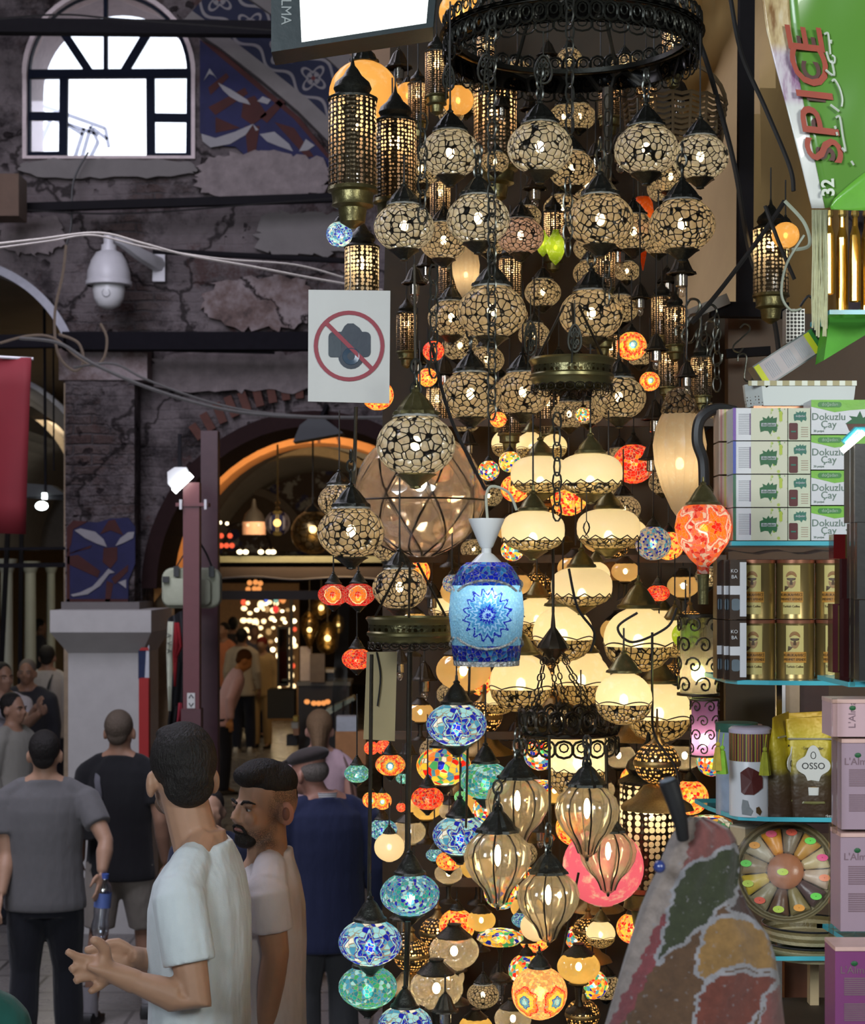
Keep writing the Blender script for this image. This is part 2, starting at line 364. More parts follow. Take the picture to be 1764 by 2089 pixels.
painted('panel_spandrel', [(408, 82), (445, 100), (530, 172), (610, 240), (675, 322), (700, 400), (650, 350), (600, 325), (560, 318), (505, 322), (480, 300), (430, 296), (408, 270)], M_navy,
        [[(497, 205), (520, 196), (545, 235), (515, 256), (492, 240)], [(425, 220), (500, 180), (506, 192), (440, 236)], [(530, 240), (585, 190), (592, 198), (545, 252)], [(500, 258), (530, 258), (522, 312), (505, 312)], [(425, 180), (462, 150), (468, 158), (430, 195)], [(560, 250), (600, 262), (640, 320), (625, 322)], [(440, 240), (490, 262), (440, 272)], [(408, 82), (445, 100), (530, 172), (610, 240), (675, 322), (668, 324), (600, 244), (500, 160)]],
        [[(445, 170), (470, 183), (505, 205), (511, 215), (488, 209), (470, 199), (455, 185)], [(416, 166), (428, 141), (443, 162), (436, 155), (427, 152)], [(411, 274), (440, 283), (480, 270), (517, 254), (502, 276), (470, 295), (430, 302), (414, 290)], [(530, 275), (560, 270), (590, 295), (598, 310), (570, 300), (545, 290)], [(525, 208), (536, 198), (553, 205), (546, 214)], [(610, 310), (624, 285), (642, 298), (628, 308)], [(516, 254), (528, 266), (522, 268)]], 12.97)
def ornament():
    s = NT('scroll_ornament'); x, y, z = s.sep(s.obj()); a = -.70
    u = s.math('ADD', s.math('MULTIPLY', x, math.cos(a)), s.math('MULTIPLY', z, math.sin(a))); v = s.math('ADD', s.math('MULTIPLY', x, -math.sin(a)), s.math('MULTIPLY', z, math.cos(a)))
    p = .30; uu = s.math('SUBTRACT', s.math('MODULO', s.math('ADD', s.math('DIVIDE', u, p), 50), 1.0), .5); v = s.math('SUBTRACT', v, ORN_V); vv = s.math('DIVIDE', v, p)
    r = s.math('SQRT', s.math('ADD', s.math('MULTIPLY', uu, uu), s.math('MULTIPLY', vv, vv))); th = s.math('ARCTAN2', vv, uu)
    pet = s.math('ADD', .24, s.math('MULTIPLY', .10, s.math('COSINE', s.math('MULTIPLY', th, 4))))
    d1 = s.math('ABSOLUTE', s.math('SUBTRACT', r, pet)); ringm = s.step(d1, .045, .025)
    core = s.math('MULTIPLY', s.step(r, .19, .15), s.step(s.math('COSINE', s.math('MULTIPLY', th, 4)), -.6, -.2))
    wave = s.step(s.math('ABSOLUTE', s.math('SUBTRACT', s.math('ABSOLUTE', vv), s.math('ADD', .40, s.math('MULTIPLY', .12, s.math('COSINE', s.math('MULTIPLY', uu, 2*PI)))))), .05, .03)
    m_ = s.math('MAXIMUM', s.math('MAXIMUM', ringm, core), wave)
    col = s.mix(m_, (.012, .015, .04), (.20, .185, .19)); col = s.mix(s.step(r, .06, .045), col, (.10, .02, .02))
    return s.done(s.bsdf(col, .85, 0, s.bump(s.noise(s.obj(), 30)[0], .3)))
L0 = [(370, 45), (450, 98), (530, 160), (610, 228), (700, 318)]; L1 = [(392, 22), (470, 78), (550, 140), (632, 205), (722, 290)]
L2 = [(450, -40), (530, 12), (605, 66), (680, 130), (760, 210)]; L3 = [(500, -60), (565, -8), (640, 48), (710, 108), (790, 180)]
_m = X(540, 76, 12.9); ORN_V = -math.sin(-.70)*_m[0]+math.cos(-.70)*_m[1]
for nm, A, B, d, mt in (('trim_8', L0, L1, 12.86, M_greytrim), ('trim_9', L1, L2, 12.9, ornament()), ('trim_10', L2, L3, 12.84, M_greytrim)): struct(nm, MB().strip(XS(A, d), XS(B, d), d, 13.02), mt)
slab('ceiling_plaster', L3+[(1000, 400), (1000, -300), (480, -300)], 12.88, .1, plain('warm_plaster', (.36, .24, .15), .85, var=.15, scale=3))
# ragged render patches that break the brick up, window ledge, arched voussoirs
RAG = random.Random(5)
def ragged(name, x0, x1, y0, y1, d, mat, n=9, amp=9):
    c, r = ((x0+x1)/2, (y0+y1)/2), ((x1-x0)/2, (y1-y0)/2); pts = []
    for i in range(n*5):
        t = 2*PI*i/(n*5); f = (abs(math.cos(t))**3+abs(math.sin(t))**3)**(-1/3); pts.append((c[0]+f*r[0]*math.cos(t)+RAG.uniform(-amp, amp), c[1]+f*r[1]*math.sin(t)+RAG.uniform(-amp, amp)*.6))
    return slab(name, pts, d, .04, mat)
ragged('plaster_patch_sill', 40, 400, 323, 362, 12.93, M_greytrim, 10, 5)
ragged('plaster_patch_right', 400, 670, 312, 402, 12.92, plain('flaking_plaster', (.21, .175, .175), .95, var=.55, scale=11, bump=1, bd=.03), 14, 12)
ragged('plaster_patch_lower', 520, 720, 430, 520, 12.93, M_greytrim, 9, 14)
ragged('plaster_patch_band', 300, 700, 718, 800, 12.93, MATS['flaking_plaster'], 14, 12)
ragged('plaster_patch_mid', 420, 640, 565, 672, 12.94, CRACK, 10, 12)
ragged('plaster_patch_left', 0, 130, 440, 520, 12.94, MATS['flaking_plaster'], 10, 10)
mb = MB()
for i in range(12):
    a = math.radians(128-i*4.2); p0 = (640+372*math.cos(a), 1200-388*math.sin(a)); p1 = (640+(405+RAG.uniform(-6, 9))*math.cos(a), 1200-(424+RAG.uniform(-8, 10))*math.sin(a))
    A, B = P(*p0, 12.96), P(*p1, 12.96); mb.bar(A, B, .035, .06)
struct('trim_11', mb, plain('bare_brick', (.10, .04, .03), .95, var=.4))
# window: frame, panes
wn = link('window_1', fill2d('window_1', [XS([(46, 324), (46, 150)]+arcpts(222, 150, 177, 177, PI, 0)+[(398, 150), (398, 324)], 12.98), XS([(54, 318), (54, 150)]+arcpts(222, 150, 168, 168, PI, 0)+[(390, 150), (390, 318)], 12.98)], 12.97, .58, plain('window_reveal', (.62, .52, .52), .8))); wn['kind'] = 'structure'
mf = plain('navy_frame', (.003, .006, .018), .7, spec=.15)
mb = MB(); D = 13.05
def wb(a, b, wpx): mb.bar(P(*a, D), P(*b, D), wpx*D/F, .06)
for a, b, ww in (((50, 152), (394, 150), 15), ((131, 155), (129, 322), 13), ((307, 155), (308, 322), 13), ((216, -30), (216, 150), 7), ((125, 60), (182, 146), 8), ((304, 62), (254, 146), 8), ((50, 237), (131, 238), 8), ((308, 240), (394, 241), 9),
                 ((56, 150), (56, 322), 13), ((390, 150), (388, 322), 13), ((50, 319), (131, 318), 9), ((308, 321), (394, 321), 9)): wb(a, b, ww)
mb.strip(XS(arcpts(222, 150, 160, 160, PI, 0), D), XS(arcpts(222, 150, 176, 176, PI, 0), D), D-.03, D+.03)
part('window_frame', mb, mf, wn, False)
g = glass('window_pane_glass', (.96, .98, 1), .02)
for nm, q in (('pane', [(62, 160), (125, 160), (125, 314), (62, 314)]), ('pane', [(313, 160), (384, 160), (384, 316), (313, 316)]), ('pane', [(60, 145), (372, 145), (340, 40), (222, -8), (104, 40)])): part(nm, MB().prism(XS(q, D), D, D+.006), g, wn, False)
t = thing('roof_truss', P(130, 300, 19), 'pale steel roof truss outside, seen through the lower left of the arched window', 'roof truss')
mb = MB(); o_ = P(130, 300, 19)
for a, b in (((30, 195), (215, 262)), ((30, 215), (200, 275)), ((30, 318), (200, 345)), ((75, 310), (105, 240)), ((88, 225), (60, 300)), ((215, 262), (222, 300)), ((130, 250), (170, 275)), ((165, 330), (185, 258)), ((150, 330), (172, 262)), ((185, 258), (200, 290)), ((200, 290), (180, 330)), ((190, 262), (220, 285))): mb.bar(P(*a, 19)-o_, P(*b, 19)-o_, .035)
part('truss_bars', mb, plain('pale_steel', (.55, .58, .72), .5), t, False)
# beams, pipes, cables on the wall
def bar_thing(name, a, b, wpx, d, mat, label, cat, rnd=False):
    A, B = P(*a, d), P(*b, d); c = (A+B)/2; mb = MB()
    if rnd: mb.tube([A-c, B-c], wpx*d/F/2, 8)
    else: mb.bar(A-c, B-c, wpx*d/F, wpx*d/F)
    return solo(name, mb, mat, label, cat, loc=c, smooth=rnd)
bar_thing('tie_beam', (-60, 54), (560, 60), 28, 12.2, M_dark_steel, 'dark iron tie beam crossing the top of the arched window', 'beam')
bar_thing('tie_beam', (40, 424), (700, 403), 17, 12.7, M_dark_steel, 'dark iron bar fixed to the brick wall under the arched window', 'beam')
bar_thing('timber_beam', (130, 697), (720, 697), 36, 12.6, plain('sooty_timber', (.010, .009, .012), .95, spec=.1), 'wide sooty beam across the brick wall, level with the no-photo sign', 'beam')
bar_thing('timber_beam', (-60, 698), (132, 696), 26, 12.4, MATS['sooty_timber'], 'dark beam end across the left arch above the red flag', 'beam')
bar_thing('wall_pipe', (312, 512), (720, 533), 12, 12.7, M_dark_steel, 'dark pipe running right from the dome camera bracket', 'pipe', True)
bar_thing('wall_pipe', (210, 712), (560, 720), 5, 12.6, M_dark_steel, 'thin dark pipe along the underside of the sooty beam', 'pipe', True)
def cable(pts, d, r, mat, label, group=None, name='cable'):
    pp = [P(*p, d) for p in pts]; c = pp[0]; return solo(name, MB().tube([q-c for q in bez(pp, 8)], r, 5), mat, label, 'cable', group, loc=c)
cable([(-20, 499), (80, 488), (200, 475), (290, 496), (380, 520), (520, 545), (640, 568), (780, 592)], 8.5, .006, M_cable, 'pale cable sagging past the dome camera towards the no-photo sign')
cable([(-20, 508), (100, 492), (190, 480), (300, 505), (450, 528), (600, 540), (700, 566)], 8.6, .005, M_cable, 'second thinner cable strung just below the pale one')
cable([(135, 500), (128, 560), (112, 640), (118, 720), (150, 756), (170, 740), (160, 700), (120, 682)], 12, .010, plain('tan_cable', (.16, .12, .085), .7), 'tan cable hanging in a loop left of the dome camera')
cable([(205, 660), (218, 690), (212, 730), (190, 746), (160, 730), (110, 690), (60, 685), (0, 700)], 11.8, .009, MATS['tan_cable'], 'coiled tan cable tail hanging under the dome camera')
cable([(40, 690), (120, 700), (190, 742), (300, 790), (440, 832), (560, 848), (720, 852), (860, 850)], 11.5, .012, plain('grey_cable', (.10, .095, .09), .7), 'thick grey cable drooping across the wall above the arch')
cable([(150, 750), (230, 742), (300, 775), (420, 818), (520, 840), (640, 850)], 11.6, .008, MATS['grey_cable'], 'thin grey cable beside the thick one above the arch')
cable([(180, 310), (150, 370), (145, 460), (135, 500)], 12.8, .008, M_blackcable, 'black cable falling from the window ledge down the brick')
cable([(40, 428), (200, 436), (330, 432), (480, 420), (690, 404)], 12.5, .006, M_blackcable, 'thin black cable under the iron bar')
cable([(-40, 42), (120, 30), (230, 38), (400, 50), (560, 62)], 11.8, .007, M_blackcable, 'black cable draped over the tie beam at the window')
# wooden box at the left edge
solo('junction_box', pbox('', -40, 38, 354, 440, 12.2, .25, None, False), plain('brown_board', (.10, .06, .04), .8), 'brown wooden box on the wall at the left edge below the window', 'box', smooth=False)
# dome surveillance camera
t = thing('surveillance_camera', P(222, 600, 12.45), 'white dome security camera hanging from a bracket on the brick wall', 'camera'); k = 12.45/F
part('housing', MB().lathe([(.001, 100*k), (15*k, 100*k), (16*k, 88*k), (26*k, 84*k), (36*k, 68*k), (43*k, 46*k), (45*k, 26*k), (42*k, 20*k), (30*k, 22*k)], 24), M_whitemetal, t)
dm = part('dome', MB().lathe([(32*k, 24*k), (33*k, 8*k), (30*k, -10*k), (22*k, -24*k), (10*k, -30*k), (.001, -31*k)], 24), plain('white_dome', (.66, .66, .66), .3, var=.04), t)
part('lens_ring', MB().tube([(math.cos(a)*8*k, -31.5*k, -2*k+math.sin(a)*8*k) for a in [2*PI*i/14 for i in range(14)]], .0022, 5, closed=True), plain('grey_rubber', (.18, .18, .19), .5), dm)
part('rim', MB().lathe([(44*k, 16*k), (47*k, 18*k), (47*k, 26*k), (44*k, 28*k)], 24), M_whitemetal, t)
mb = MB(); up = bez([(-8*k, 0, 118*k), (20*k, .08, 112*k), (50*k, .26, 95*k), (80*k, .50, 85*k)], 6)
mb.tube(up, [(8*k*(1+i*.05), 8*k*(1+.07*i)) for i in range(len(up))], 8); mb.tube([(0, 0, 96*k), (0, 0, 118*k)], 11*k, 10)
part('bracket_arm', mb, M_whitemetal, t); part('wall_plate', MB().box((80*k, .50, 80*k), (26*k, .04, 62*k)), M_whitemetal, t, False)
# tube lamp on the arch
t = thing('tube_lamp', P(368, 985, 10.13), 'lit white tube light on a six-sided plate above the maroon post', 'lamp'); k = 10.13/F
part('back_plate', MB().prism([(-27*k, 22*k), (-12*k, 32*k), (12*k, 32*k), (22*k, 12*k), (-8*k, -22*k), (-26*k, -2*k)], 0, .02), M_whitemetal, t, False)
part('tube', MB().tube([(-12*k, -.03, -18*k), (24*k, -.03, 16*k)], 6.5*k, 8), glow('tube_glow', (.93, 1, .97), 12), t)
part('rod', MB().bar((-2*k, .01, 28*k), (-2*k, .01, 100*k), 7*k), M_dark_steel, t, False)
# maroon posts and cross plate
t = thing('steel_post', (P(392, 1300, 10.2).x, 10.2, 0), 'maroon steel post lit pink, carrying the bag, in front of the arch', 'post'); k = 10.2/F
zt = P(0, 985, 10.2).z; part('shaft', MB().box((0, 0, zt/2), (33*k, 33*k, zt)), M_maroon, t, False)
part('top_plate', MB().box((2*k, 0, P(0, 1030, 10.2).z), (66*k, 40*k, 7*k)), M_maroon, t, False)
for q in (-20, 30): part('bolt', MB().box((q*k, -.06, P(0, 1030, 10.2).z), (5*k, .03, 20*k)), M_whitemetal, t, False)
part('notice', MB().box((0, -17.5*k, P(0, 1428, 10.2).z), (16*k, .004, 31*k)), plain('white_paper', (.55, .55, .52), .7, var=.05), t, False)
mb = MB()
for q in (1, -1): mb.tube([(-4*k, -18.4*k, P(0, 1428, 10.2).z+q*5*k), (0, -18.4*k, P(0, 1428, 10.2).z+q*12*k), (5*k, -18.4*k, P(0, 1428, 10.2).z+q*5*k)], 1.3*k, 4)
part('print', mb, M_black, t); zt2 = P(0, 1445, 10.2).z; part('post_sleeve', MB().box((0, 0, zt2/2), (40*k, 40*k, zt2)), plain('maroon_sleeve', (.085, .03, .035), .5), t, False)
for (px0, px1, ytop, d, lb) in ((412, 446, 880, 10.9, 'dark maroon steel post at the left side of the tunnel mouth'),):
    a, b = P(px0, ytop, d), P(px1, ytop, d); solo('steel_post', MB().box((0, 0, a.z/2), (b.x-a.x, .12, a.z)), plain('deep_maroon', (.06, .024, .03), .5), lb, 'post', smooth=False, loc=((a.x+b.x)/2, d, 0))  # second post, in a darker maroon than the first
# black shade over the arch
t = thing('spotlight_hood', P(652, 880, 12.7), 'black curved spotlight hood hanging in front of the ochre arch', 'spotlight'); k = 12.7/F
A = [(-52*k, -24*k), (-38*k, 10*k), (-15*k, 28*k), (8*k, 26*k), (50*k, -6*k)]; mb = MB().prism(A, -.12, .12)
part('hood', mb, plain('matt_black', (.012, .013, .018), .5), t, False); part('mount', MB().bar((0, 0, 20*k), (10*k, .28, 60*k), 8*k), M_dark_steel, t, False)
# khaki bag on the post
t = thing('hanging_bag', P(385, 1200, 10.33), 'khaki canvas shoulder bag hanging behind the maroon post', 'bag'); k = 10.33/F
def rrect(w_, h, r, n=5, x0=0, z0=0):
    o = []
    for cx_, cz_, a0 in ((w_/2-r, h/2-r, 0), (-w_/2+r, h/2-r, PI/2), (-w_/2+r, -h/2+r, PI), (w_/2-r, -h/2+r, 1.5*PI)):
        o += [(x0+cx_+r*math.cos(a0+PI/2*i/n), z0+cz_+r*math.sin(a0+PI/2*i/n)) for i in range(n+1)]
    return o
def soft_box(w_, h, dp, r, cy_=0):
    mb = MB(); rs = []
    for s_, y in ((.90, -.5), (.97, -.42), (1, -.2), (1, .2), (.97, .42), (.90, .5)): rs.append([(x*s_, cy_+y*dp, z*s_) for x, z in rrect(w_, h, r)])
    return mb.rings(rs)
mc = plain('khaki_canvas', (.36, .38, .28), .85, var=.12, scale=30, bump=.3)
bd = part('body', soft_box(122*k, 84*k, .12, 22*k, .14), mc, t); part('front_pocket', soft_box(98*k, 56*k, .05, 12*k, .06), mc, t, loc=(-6*k, 0, -8*k))
for q in (-28, 44): part('strap_tab', MB().box((q*k, .055, 34*k), (11*k, .02, 22*k)), M_black, t, False)
part('buckle', MB().box((-48*k, .03, 18*k), (13*k, .03, 12*k)), M_black, t, False)
part('strap', MB().tube(bez([(-28*k, .06, 44*k), (-10*k, .08, 75*k), (10*k, .08, 100*k), (30*k, .08, 75*k), (44*k, .06, 44*k)], 5), (.010, .004), 6), M_black, t)
# no-photography sign
t = thing('no_photo_sign', P(713, 705, 3.75), 'white no-photography sign with a camera struck out in a red circle', 'sign'); k = 3.75/F
part('board', MB().prism([(-84*k, 114*k), (83*k, 112*k), (81*k, -118*k), (-85*k, -114*k)], 0, .004), plain('sign_board', (.56, .56, .54), .35, var=.04), t, False)
mr = plain('sign_red', (.27, .022, .04), .5, var=.06); mk = plain('sign_navy', (.022, .032, .05), .4, var=.3)
part('camera_picture', MB().prism(rrect(86*k, 52*k, 10*k, 3, 0, 2*k), -.0012, 0).prism([(-18*k, 26*k), (-10*k, 40*k), (-4*k, 45*k), (8*k, 45*k), (20*k, 36*k), (28*k, 24*k)], -.0014, 0).prism([(3*k+26*k*math.cos(a), -22*k+26*k*math.sin(a)) for a in [2*PI*i/20 for i in range(20)]], -.0016, 0), mk, t, False)
part('camera_lens', MB().lathe([(8*k, 0), (17*k, .0012), (18*k, 0)], 20), plain('lens_blue', (.05, .08, .12), .2), t, loc=(3*k, -.0018, -22*k), rot=(PI/2, 0, 0))
part('camera_grip', MB().prism(rrect(26*k, 44*k, 6*k, 3, -30*k, -2*k), -.002, 0), plain('camera_grip_blue', (.03, .045, .06), .4), t, False)
part('ban_ring', MB().strip([(72*k*math.cos(2*PI*i/40), 72*k*math.sin(2*PI*i/40)) for i in range(41)], [(64*k*math.cos(2*PI*i/40), 64*k*math.sin(2*PI*i/40)) for i in range(41)], -.0026, 0), mr, t, False, loc=(-1*k, 0, -1*k))
part('ban_bar', MB().prism([(-52*k, 44*k), (-46*k, 50*k), (50*k, -46*k), (44*k, -52*k)], -.0028, 0), mr, t, False)
part('wire', MB().tube([(0, 0, 112*k), (2*k, 0, 130*k), (0, 0, 200*k)], .0012, 5), M_cable, t)
# floodlight
t = thing('floodlight', P(725, 30, 3.4), 'big lit LED floodlight in a dark frame at the top of the photo', 'floodlight'); k = 3.4/F
q0 = [(-172*k, 80*k), (168*k, 80*k), (158*k, -25*k), (-172*k, -76*k)]; q1 = [(-116*k, 72*k), (152*k, 72*k), (144*k, -17*k), (-110*k, -56*k)]
mfl = plain('floodlight_body', (.018, .03, .034), .35); mb = MB().prism(q0, .012, .09)
for i in range(4):
    j = (i+1) % 4; mb.prism([q0[i], q0[j], q1[j], q1[i]], 0, .014)
part('frame', mb, mfl, t, False); part('light_panel', MB().prism(q1, .006, .013), glow('floodlight_glow', (.92, 1, .98), 3.2), t, False)
lettering('ELMA', 30*k, plain('grey_print', (.3, .33, .33), .5), t, (-142*k, -.001, 12*k), (PI/2, PI/2, 0), sx=.9)
# red flag
t = thing('red_flag', P(-60, 900, 9.6), 'red flag with a white crescent hanging at the left edge of the arcade', 'flag'); k = 9.6/F
mb = MB(); n = 16; rs = []
for j in range(7):
    z = (178-j*60)*k; row = []
    for i in range(n+1):
        u = i/n; row.append((((-130+255*u)-12*u*j/6)*k, .035*math.sin(u*11+j*.25)*(.4+.1*j), z-8*k*u))
    rs.append(row)
for y in (0,):
    vs = [Vector(v) for r in rs for v in r]; fs = [(j*(n+1)+i, j*(n+1)+i+1, (j+1)*(n+1)+i+1, (j+1)*(n+1)+i) for j in range(6) for i in range(n)]
me_ = MB().add(vs, fs).mesh('cloth', plain('flag_red', (.14, .003, .009), .8, var=.15, scale=5)); fl = link('cloth', me_, t); md = fl.modifiers.new('thick', 'SOLIDIFY'); md.thickness = .004
cr = [(22*k+46*k*math.cos(a)-20*k, 46*k*math.sin(a)) for a in [2*PI*i/36 for i in range(37)]]; ci = [(22*k+10*k+37*k*math.cos(a)-20*k, 37*k*math.sin(a)) for a in [2*PI*i/36 for i in range(37)]]
part('crescent', MB().strip(cr, ci, -.045, -.043), plain('flag_white', (.6, .6, .6), .8, var=.05), t, False, loc=(10*k, 0, 52*k))
part('rod', MB().tube([(-130*k, 0, 182*k), (128*k, 0, 168*k)], .008, 6), M_whitemetal, t)
# ================================================================== ARCADE ON THE LEFT, BEHIND THE ARCH
M_marble = plain('pale_marble', (.42, .43, .36), .5, var=.15, scale=3)
def column(px, d, ytop, wpx, label, z0=0):
    k = d/F; c = P(px, HY, d); t = thing('marble_column', (c.x, d, z0), label, 'column', 'marble columns of the arcade'); zt = P(0, ytop, d).z-z0; r = wpx*k/2
    part('shaft', MB().lathe([(r*1.05, .2), (r, zt*.5), (r*.9, zt-.14)], 16), M_marble, t)
    part('base', MB().lathe([(.001, 0), (r*1.6, 0), (r*1.6, .08), (r*1.3, .12), (r*1.1, .2)], 16), M_marble, t)
    part('capital', MB().lathe([(r*.92, zt-.14), (r*1.3, zt-.08), (r*1.7, zt), (.001, zt)], 16), M_marble, t)
column(62, 21, 1145, 24, 'pale marble column left of centre in the arcade, below the bright LED lamp')
column(14, 18, 1140, 26, 'pale marble column at the left edge under the red flag')
column(104, 25, 1150, 18, 'slim pale column against the white pier in the arcade')
slab('wall_arcade_far', [(-300, 600), (180, 600), (180, 1700), (-300, 1700)], 36, .2, plain('arcade_plaster', (.55, .40, .22), .85))
ring('trim_12', -60, 1010, 232, 258, 16.5, .4, M_greytrim)
ring('trim_13', -60, 1010, 252, 262, 16.4, .1, plain('painted_daylight_trim', (.6, .6, .66), .7))  # pale tone puts daylight on the rib edge into its colour
ring('trim_14', -40, 1010, 190, 204, 20, .5, plain('warm_trim', (.45, .33, .22), .8))
barrel('ceiling_arcade_vault', -4.55, 2.9, 1.45, 16.9, 27, M_greytrim)
painted('panel_arcade', [(70, 960), (80, 880), (105, 830), (150, 790), (150, 900), (110, 930), (90, 1000)], M_navy, [[(80, 930), (140, 850), (140, 862), (90, 945)]], [[(85, 900), (120, 860), (124, 868), (95, 905)], [(80, 945), (110, 915), (112, 922), (86, 955)]], 27.5)
slab('wall_arcade_end', [(40, 1120), (40, 700), (190, 700), (190, 1120)], 27.8, .2, plain('grey_stone', (.22, .20, .2), .9))
solo('lit_window', MB().prism(XS([(120, 887), (122, 870), (128, 856), (140, 846), (150, 887)], 27.76), 0, .02), glow('window_glow', (.95, 1, .55), 1.3), 'small yellow lit arched window glimpsed beside the brick pier', 'window', smooth=False, loc=(0, 27.76, 0))
t = thing('led_lamp', P(85, 1030, 14.5), 'bright white LED lamp on a dark bar below the red flag, by the pier', 'lamp'); k = 14.5/F
part('head', MB().ell((0, 0, -2*k), (13*k, .05, 9*k)), glow('led_glow', (.85, 1, .98), 16), t); part('upper_head', MB().box((6*k, 0, 18*k), (9*k, .03, 12*k)), glow('led_glow', (.85, 1, .98), 16), t)
part('bar', MB().bar((-36*k, .05, 22*k), (60*k, .05, 16*k), 14*k), M_dark_steel, t, False); part('hood', MB().prism([(-60*k, 14*k), (-30*k, 44*k), (20*k, 40*k), (46*k, 22*k)], 0, .2), M_black, t, False)
for (x, y0, x2, y2, w_, d, lb) in ((90, 536, 93, 1006, 5, 14.5, 'thin dark rod hanging in the left arch, right of the flag'), (108, 536, 110, 960, 3, 14.6, 'thinner dark rod beside the pier in the left arch')):
    bar_thing('hanging_rod', (x, y0), (x2, y2), w_, d, M_dark_steel, lb, 'rod')
for (x, y0, x2, y2, w_, d, lb) in ((16, 1082, -14, 1700, 9, 17.2, 'leaning dark pole under the flag at the left edge'), (44, 1082, 38, 1700, 8, 17.4, 'upright dark pole under the right side of the flag')):
    bar_thing('awning_pole', (x, y0), (x2, y2), w_, d, M_dark_steel, lb, 'pole')
bar_thing('cross_bar', (-370, 1158), (170, 1152), 9, 13.3, M_dark_steel, 'dark horizontal bar across the arcade left of the painted pier', 'bar'); bar_thing('cross_bar', (-370, 1124), (170, 1118), 6, 13.4, M_dark_steel, 'thin higher bar across the arcade, just under the LED lamp', 'bar')
# ================================================================== GOODS LEFT OF THE POSTS
solo('red_board', pbox('', 283, 303, 1384, 1700, 12.0, .08, None, False), plain('signal_red', (.40, .012, .012), .5, var=.1), 'tall red panel standing just right of the white pier shaft', 'panel', smooth=False)
t = thing('folded_flag', P(292, 1355, 12.4), 'navy and white cloth hung above the red panel', 'cloth'); k = 12.4/F
part('navy_stripe', MB().prism([(-10*k, 28*k), (6*k, 28*k), (3*k, -30*k), (-10*k, -30*k)], 0, .02), plain('navy_cloth', (.02, .03, .08), .9), t, False); part('white_stripe', MB().prism([(6*k, 28*k), (12*k, 40*k), (12*k, -30*k), (3*k, -30*k)], 0, .02), plain('white_cloth', (.55, .57, .62), .9), t, False)
part('red_top', MB().prism([(-8*k, 28*k), (12*k, 28*k), (10*k, 34*k), (-4*k, 34*k)], -.005, .02), MATS['signal_red'], t, False)
slab('wall_shop_left', [(305, 1240), (352, 1180), (352, 1900), (305, 1900)], 13.7, .1, plain('warm_shop_wall', (.48, .34, .20), .8))
def cloth(name, pts, d, mat, label, cat, extra=None, folds=2):
    c = P(*pts[0], d); k = d/F; q = [((a-pts[0][0])*k, -(b-pts[0][1])*k) for a, b in pts]; t = thing(name, c, label, cat)
    n = len(q)//2; L, Rr = q[:n], q[n:][::-1]; vs = []; m_ = 10
    for (a, b) in zip(L, Rr): vs += [(a[0]+(b[0]-a[0])*i/m_, .018*math.sin(i*1.3*folds/2+a[1]*4), a[1]+(b[1]-a[1])*i/m_) for i in range(m_+1)]
    fs = [(j*(m_+1)+i, j*(m_+1)+i+1, (j+1)*(m_+1)+i+1, (j+1)*(m_+1)+i) for j in range(n-1) for i in range(m_)]
    o = part('fabric', MB().add(vs, fs), mat, t); md = o.modifiers.new('thick', 'SOLIDIFY'); md.thickness = .006; return t, k
t, k = cloth('scarf', [(342, 1268), (340, 1330), (342, 1400), (344, 1450), (350, 1450), (351, 1400), (351, 1330), (353, 1268)], 11.2, plain('cream_scarf', (.52, .54, .42), .9), 'cream hanging scarf with black letters left of the maroon post', 'scarf')
for i, ch in enumerate('AVA'): lettering(ch, 14*k, M_black, t, (4*k, -.03, (-28-16*i)*k), (PI/2, PI/2, 0))
cloth('shirt', [(354, 1270), (352, 1320), (354, 1360), (355, 1400), (360, 1400), (362, 1340), (372, 1318), (364, 1270)], 11.5, plain('red_cloth', (.28, .01, .015), .9), 'red shirt hanging between the cream scarf and the post', 'shirt')
cloth('dress', [(342, 1262), (356, 1350), (346, 1440), (342, 1490), (362, 1490), (372, 1440), (376, 1350), (372, 1245)], 11.8, M_black, 'black garment hanging behind the red shirt', 'clothing')
cloth('pennant', [(366, 1434), (364, 1460), (360, 1495), (370, 1495), (371, 1460), (370, 1434)], 11.1, plain('red_white', (.35, .03, .05), .9), 'small red pennant hanging beside the lower post', 'pennant')
# ================================================================== THE TUNNEL OF LAMP SHOPS
M_brass = plain('old_brass', (.30, .20, .075), .38, .85, var=.35, scale=25, bump=.2)
M_bronze = plain('dark_bronze', (.045, .038, .028), .42, .8, var=.5, scale=30, bump=.3)
for (y, h_, d, mt, lb) in ((1141, 13, 15.2, plain('green_board', (.10, .11, .07), .6), 'greenish shelf board across the tunnel carrying small lit lanterns'), (1168, 22, 15, plain('brown_beam', (.022, .013, .009), .7), 'dark brown beam across the tunnel under the shelf board'), (1214, 18, 14.4, MATS['brown_beam'], 'lowest dark beam across the tunnel, level with the two red lamps')):
    bar_thing('shelf_board' if y < 1150 else 'cross_beam', (440, y), (800, y), h_, d, mt, lb, 'shelf' if y < 1150 else 'beam')
cable([(446, 1180), (520, 1176), (600, 1182), (700, 1177), (780, 1182)], 14.8, .008, M_cable, 'thin pale cable along the beams across the tunnel')
def bead(name, px, py, wpx, d, mat, label, cat, group, sq=1.0):
    key = ('bead', mat.name, round(sq, 2)); me = BEADS.get(key)
    if me is None: me = BEADS[key] = MB().mat(0).ell((0, 0, 0), (.5, .5, .5*sq), 8, 6).mat(1).lathe([(.18, .42*sq), (.10, .62*sq), (.03, .95*sq)], 6).mesh(name, [mat, M_bronze])
    o = link(name, me, None, P(px, py, d), None, wpx*d/F); return tag(o, label, cat, group)
BEADS = {}
